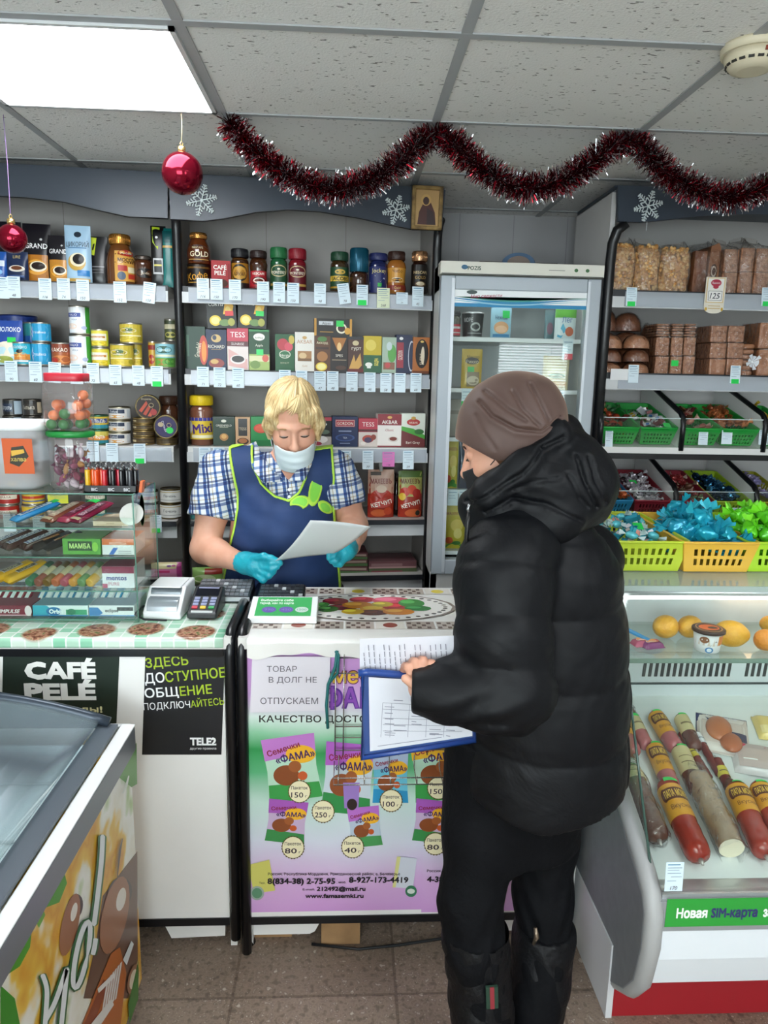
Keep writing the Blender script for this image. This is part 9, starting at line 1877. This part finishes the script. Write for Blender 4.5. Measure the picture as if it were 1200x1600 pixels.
    for k_,(kn_, an) in enumerate(((P(743,1462,1.345), fo),(P(850,1462,1.44), ro))):
        f = Field((an.x-.22, an.y-.16,-.01),(an.x+.16, an.y+.24,.40),.005); top = Vector((kn_.x, kn_.y, kn_.z)); f.chain([top, top.lerp(an,.5), an],[.074,.066,.056],.02)
        toe = an+fd*.155; f.chain([Vector((an.x, an.y,.05))-fd*.045, Vector((an.x, an.y,.05))+fd*.04, Vector((toe.x, toe.y,.042))],[.045,.05,.040],.03)
        X, Y, Z = f.whole(); f.d = np.maximum(f.d, np.maximum(.002-Z, Z-top.z-.03)).astype(np.float32)+0*X; f.d = (f.d+.002*np.sin(Z*90+5*np.sin(X*40))*(Z > .1)).astype(np.float32); b = f.mesh('boot', bm_, t, base)
        if k_ == 0:
            c = P(757,1507,1.335)-base; mb = MB(); Rm = Matrix.Rotation(radians(-4),4,'Y'); mb.T = Matrix.Translation((c.x, c.y-.084, c.z)) @ Rm; w_, hh_ = .0125,.026
            mb.box(-w_, w_,-.002,.004,-hh_, hh_, M('1c3a2c',.6)); mb.box(-w_*.36, w_*.36,-.0028,.0,-hh_, hh_, M('8a2a34',.6)); mb.T = None; mb.build('striped_patch', b)
        else:
            c = P(832,1450,1.40)-base; mb = MB(); mb.tube([c+Vector((0,-.022,.02)), c+Vector((.003,-.026,0)), c+Vector((-.003,-.024,-.022))],[.004,.006,.003], M('8a7a6a',.3,.8),8); mb.build('zip_pull', b)
customer()
def folder():
    n0 = Vector((0,0,0)); Yp = 1.300; bl = M('1c3f86',.3); t = thing('document_folder','blue edged clear document folder held by the customer','folder', at(640,1120, Yp))
    o0 = Vector(t.location); yy = lambda a: Yp+.0004*(a-640)*.25; Q = lambda a, b, l=0: at(a, b, yy(a)-l)-o0
    c = [(566,1050),(566,1184),(742,1157),(742,1062)]
    m = MB(); m.add([Q(a, b,-.006) for a, b in c],[(0,1,2,3)], M('30508c',.4)); m.build('back_cover', t, solid=.003)
    m = MB(); m.tube([Q(a, b) for a, b in c],.0062, bl,10, True); m.tube([Q(560,1052), Q(575,1050), Q(625,1054), Q(700,1060)],.0072, bl,10); m.build('blue_edge', t)
    m = MB(); q = [(576,1058),(578,1174),(738,1150),(738,1068)]; m.add([Q(a, b,.001) for a, b in q],[(0,1,2,3)], M('d9dadd',.5)); ln = M('8c8e98',.6)
    def seg(x0, y0, x1, y1, w_=.5): d = Vector((x1-x0, y1-y0)).normalized(); n = Vector((-d.y, d.x))*w_; m.add([Q(x0+n.x, y0+n.y,.0016), Q(x0-n.x, y0-n.y,.0016), Q(x1-n.x, y1-n.y,.0016), Q(x1+n.x, y1+n.y,.0016)],[(0,1,2,3)], ln)
    for i in range(5): y = 1098+i*10+(i > 1)*4; seg(598, y,722, y+7-i*1.5,.35)
    for x in (598,612,640,668,696): seg(x,1098+(x-598)*.05, x-3,1152,.35)
    rnd = random.Random(6)
    for i in range(34):
        x = 599+rnd.choice((2,16,44,72,98)); y = 1093+rnd.random()*58; seg(x, y, x+rnd.uniform(6,22), y+.8,.6)
    seg(590,1166,690,1152,.5); m.build('paper', t)
    m = MB(); m.add([Q(a, b,.004) for a, b in c],[(0,1,2,3)], clear_mat('folder_film','fbfcff',.06,.08)); m.build('clear_cover', t)
    # top paper
    t2 = thing('paper_form','printed white form sticking out of the top of the blue folder','paper', at(640,1030, Yp)); o2 = Vector(t2.location); Q2 = lambda a, b, l=0: at(a, b, Yp+.012-l-.0009*(1050-b)*.4)-o2
    m = MB(); g = lambda u, v: (562+(714-562)*u+4*(1-v)*0,(1052+6*u)*(1-v)+(998-5*u)*v)
    m.grid(lambda u, v: Q2(*g(u, v),.002*sin(pi*u)),10,6, M('d6d6de',.6)); k = M('7a7a86',.6)
    for i in range(17):
        u = .06+i*.053; v0 = .06+.1*rnd.random(); v1 = .9-.35*rnd.random()*(1 if i % 3 == 0 else .3);
        for j in range(4):
            a, b = v0+(v1-v0)*j/4, v0+(v1-v0)*(j+.8)/4; s = .012*(1-2*a)*0; m.add([Q2(*g(u+s-.004-.03*a, a),.0052+.002*sin(pi*u)), Q2(*g(u+s+.004-.03*a, a),.0052+.002*sin(pi*u)), Q2(*g(u+.004-.03*b, b),.0052+.002*sin(pi*u)), Q2(*g(u-.004-.03*b, b),.0052+.002*sin(pi*u))],[(0,1,2,3)], k)
    m.build('sheet', t2)
folder()
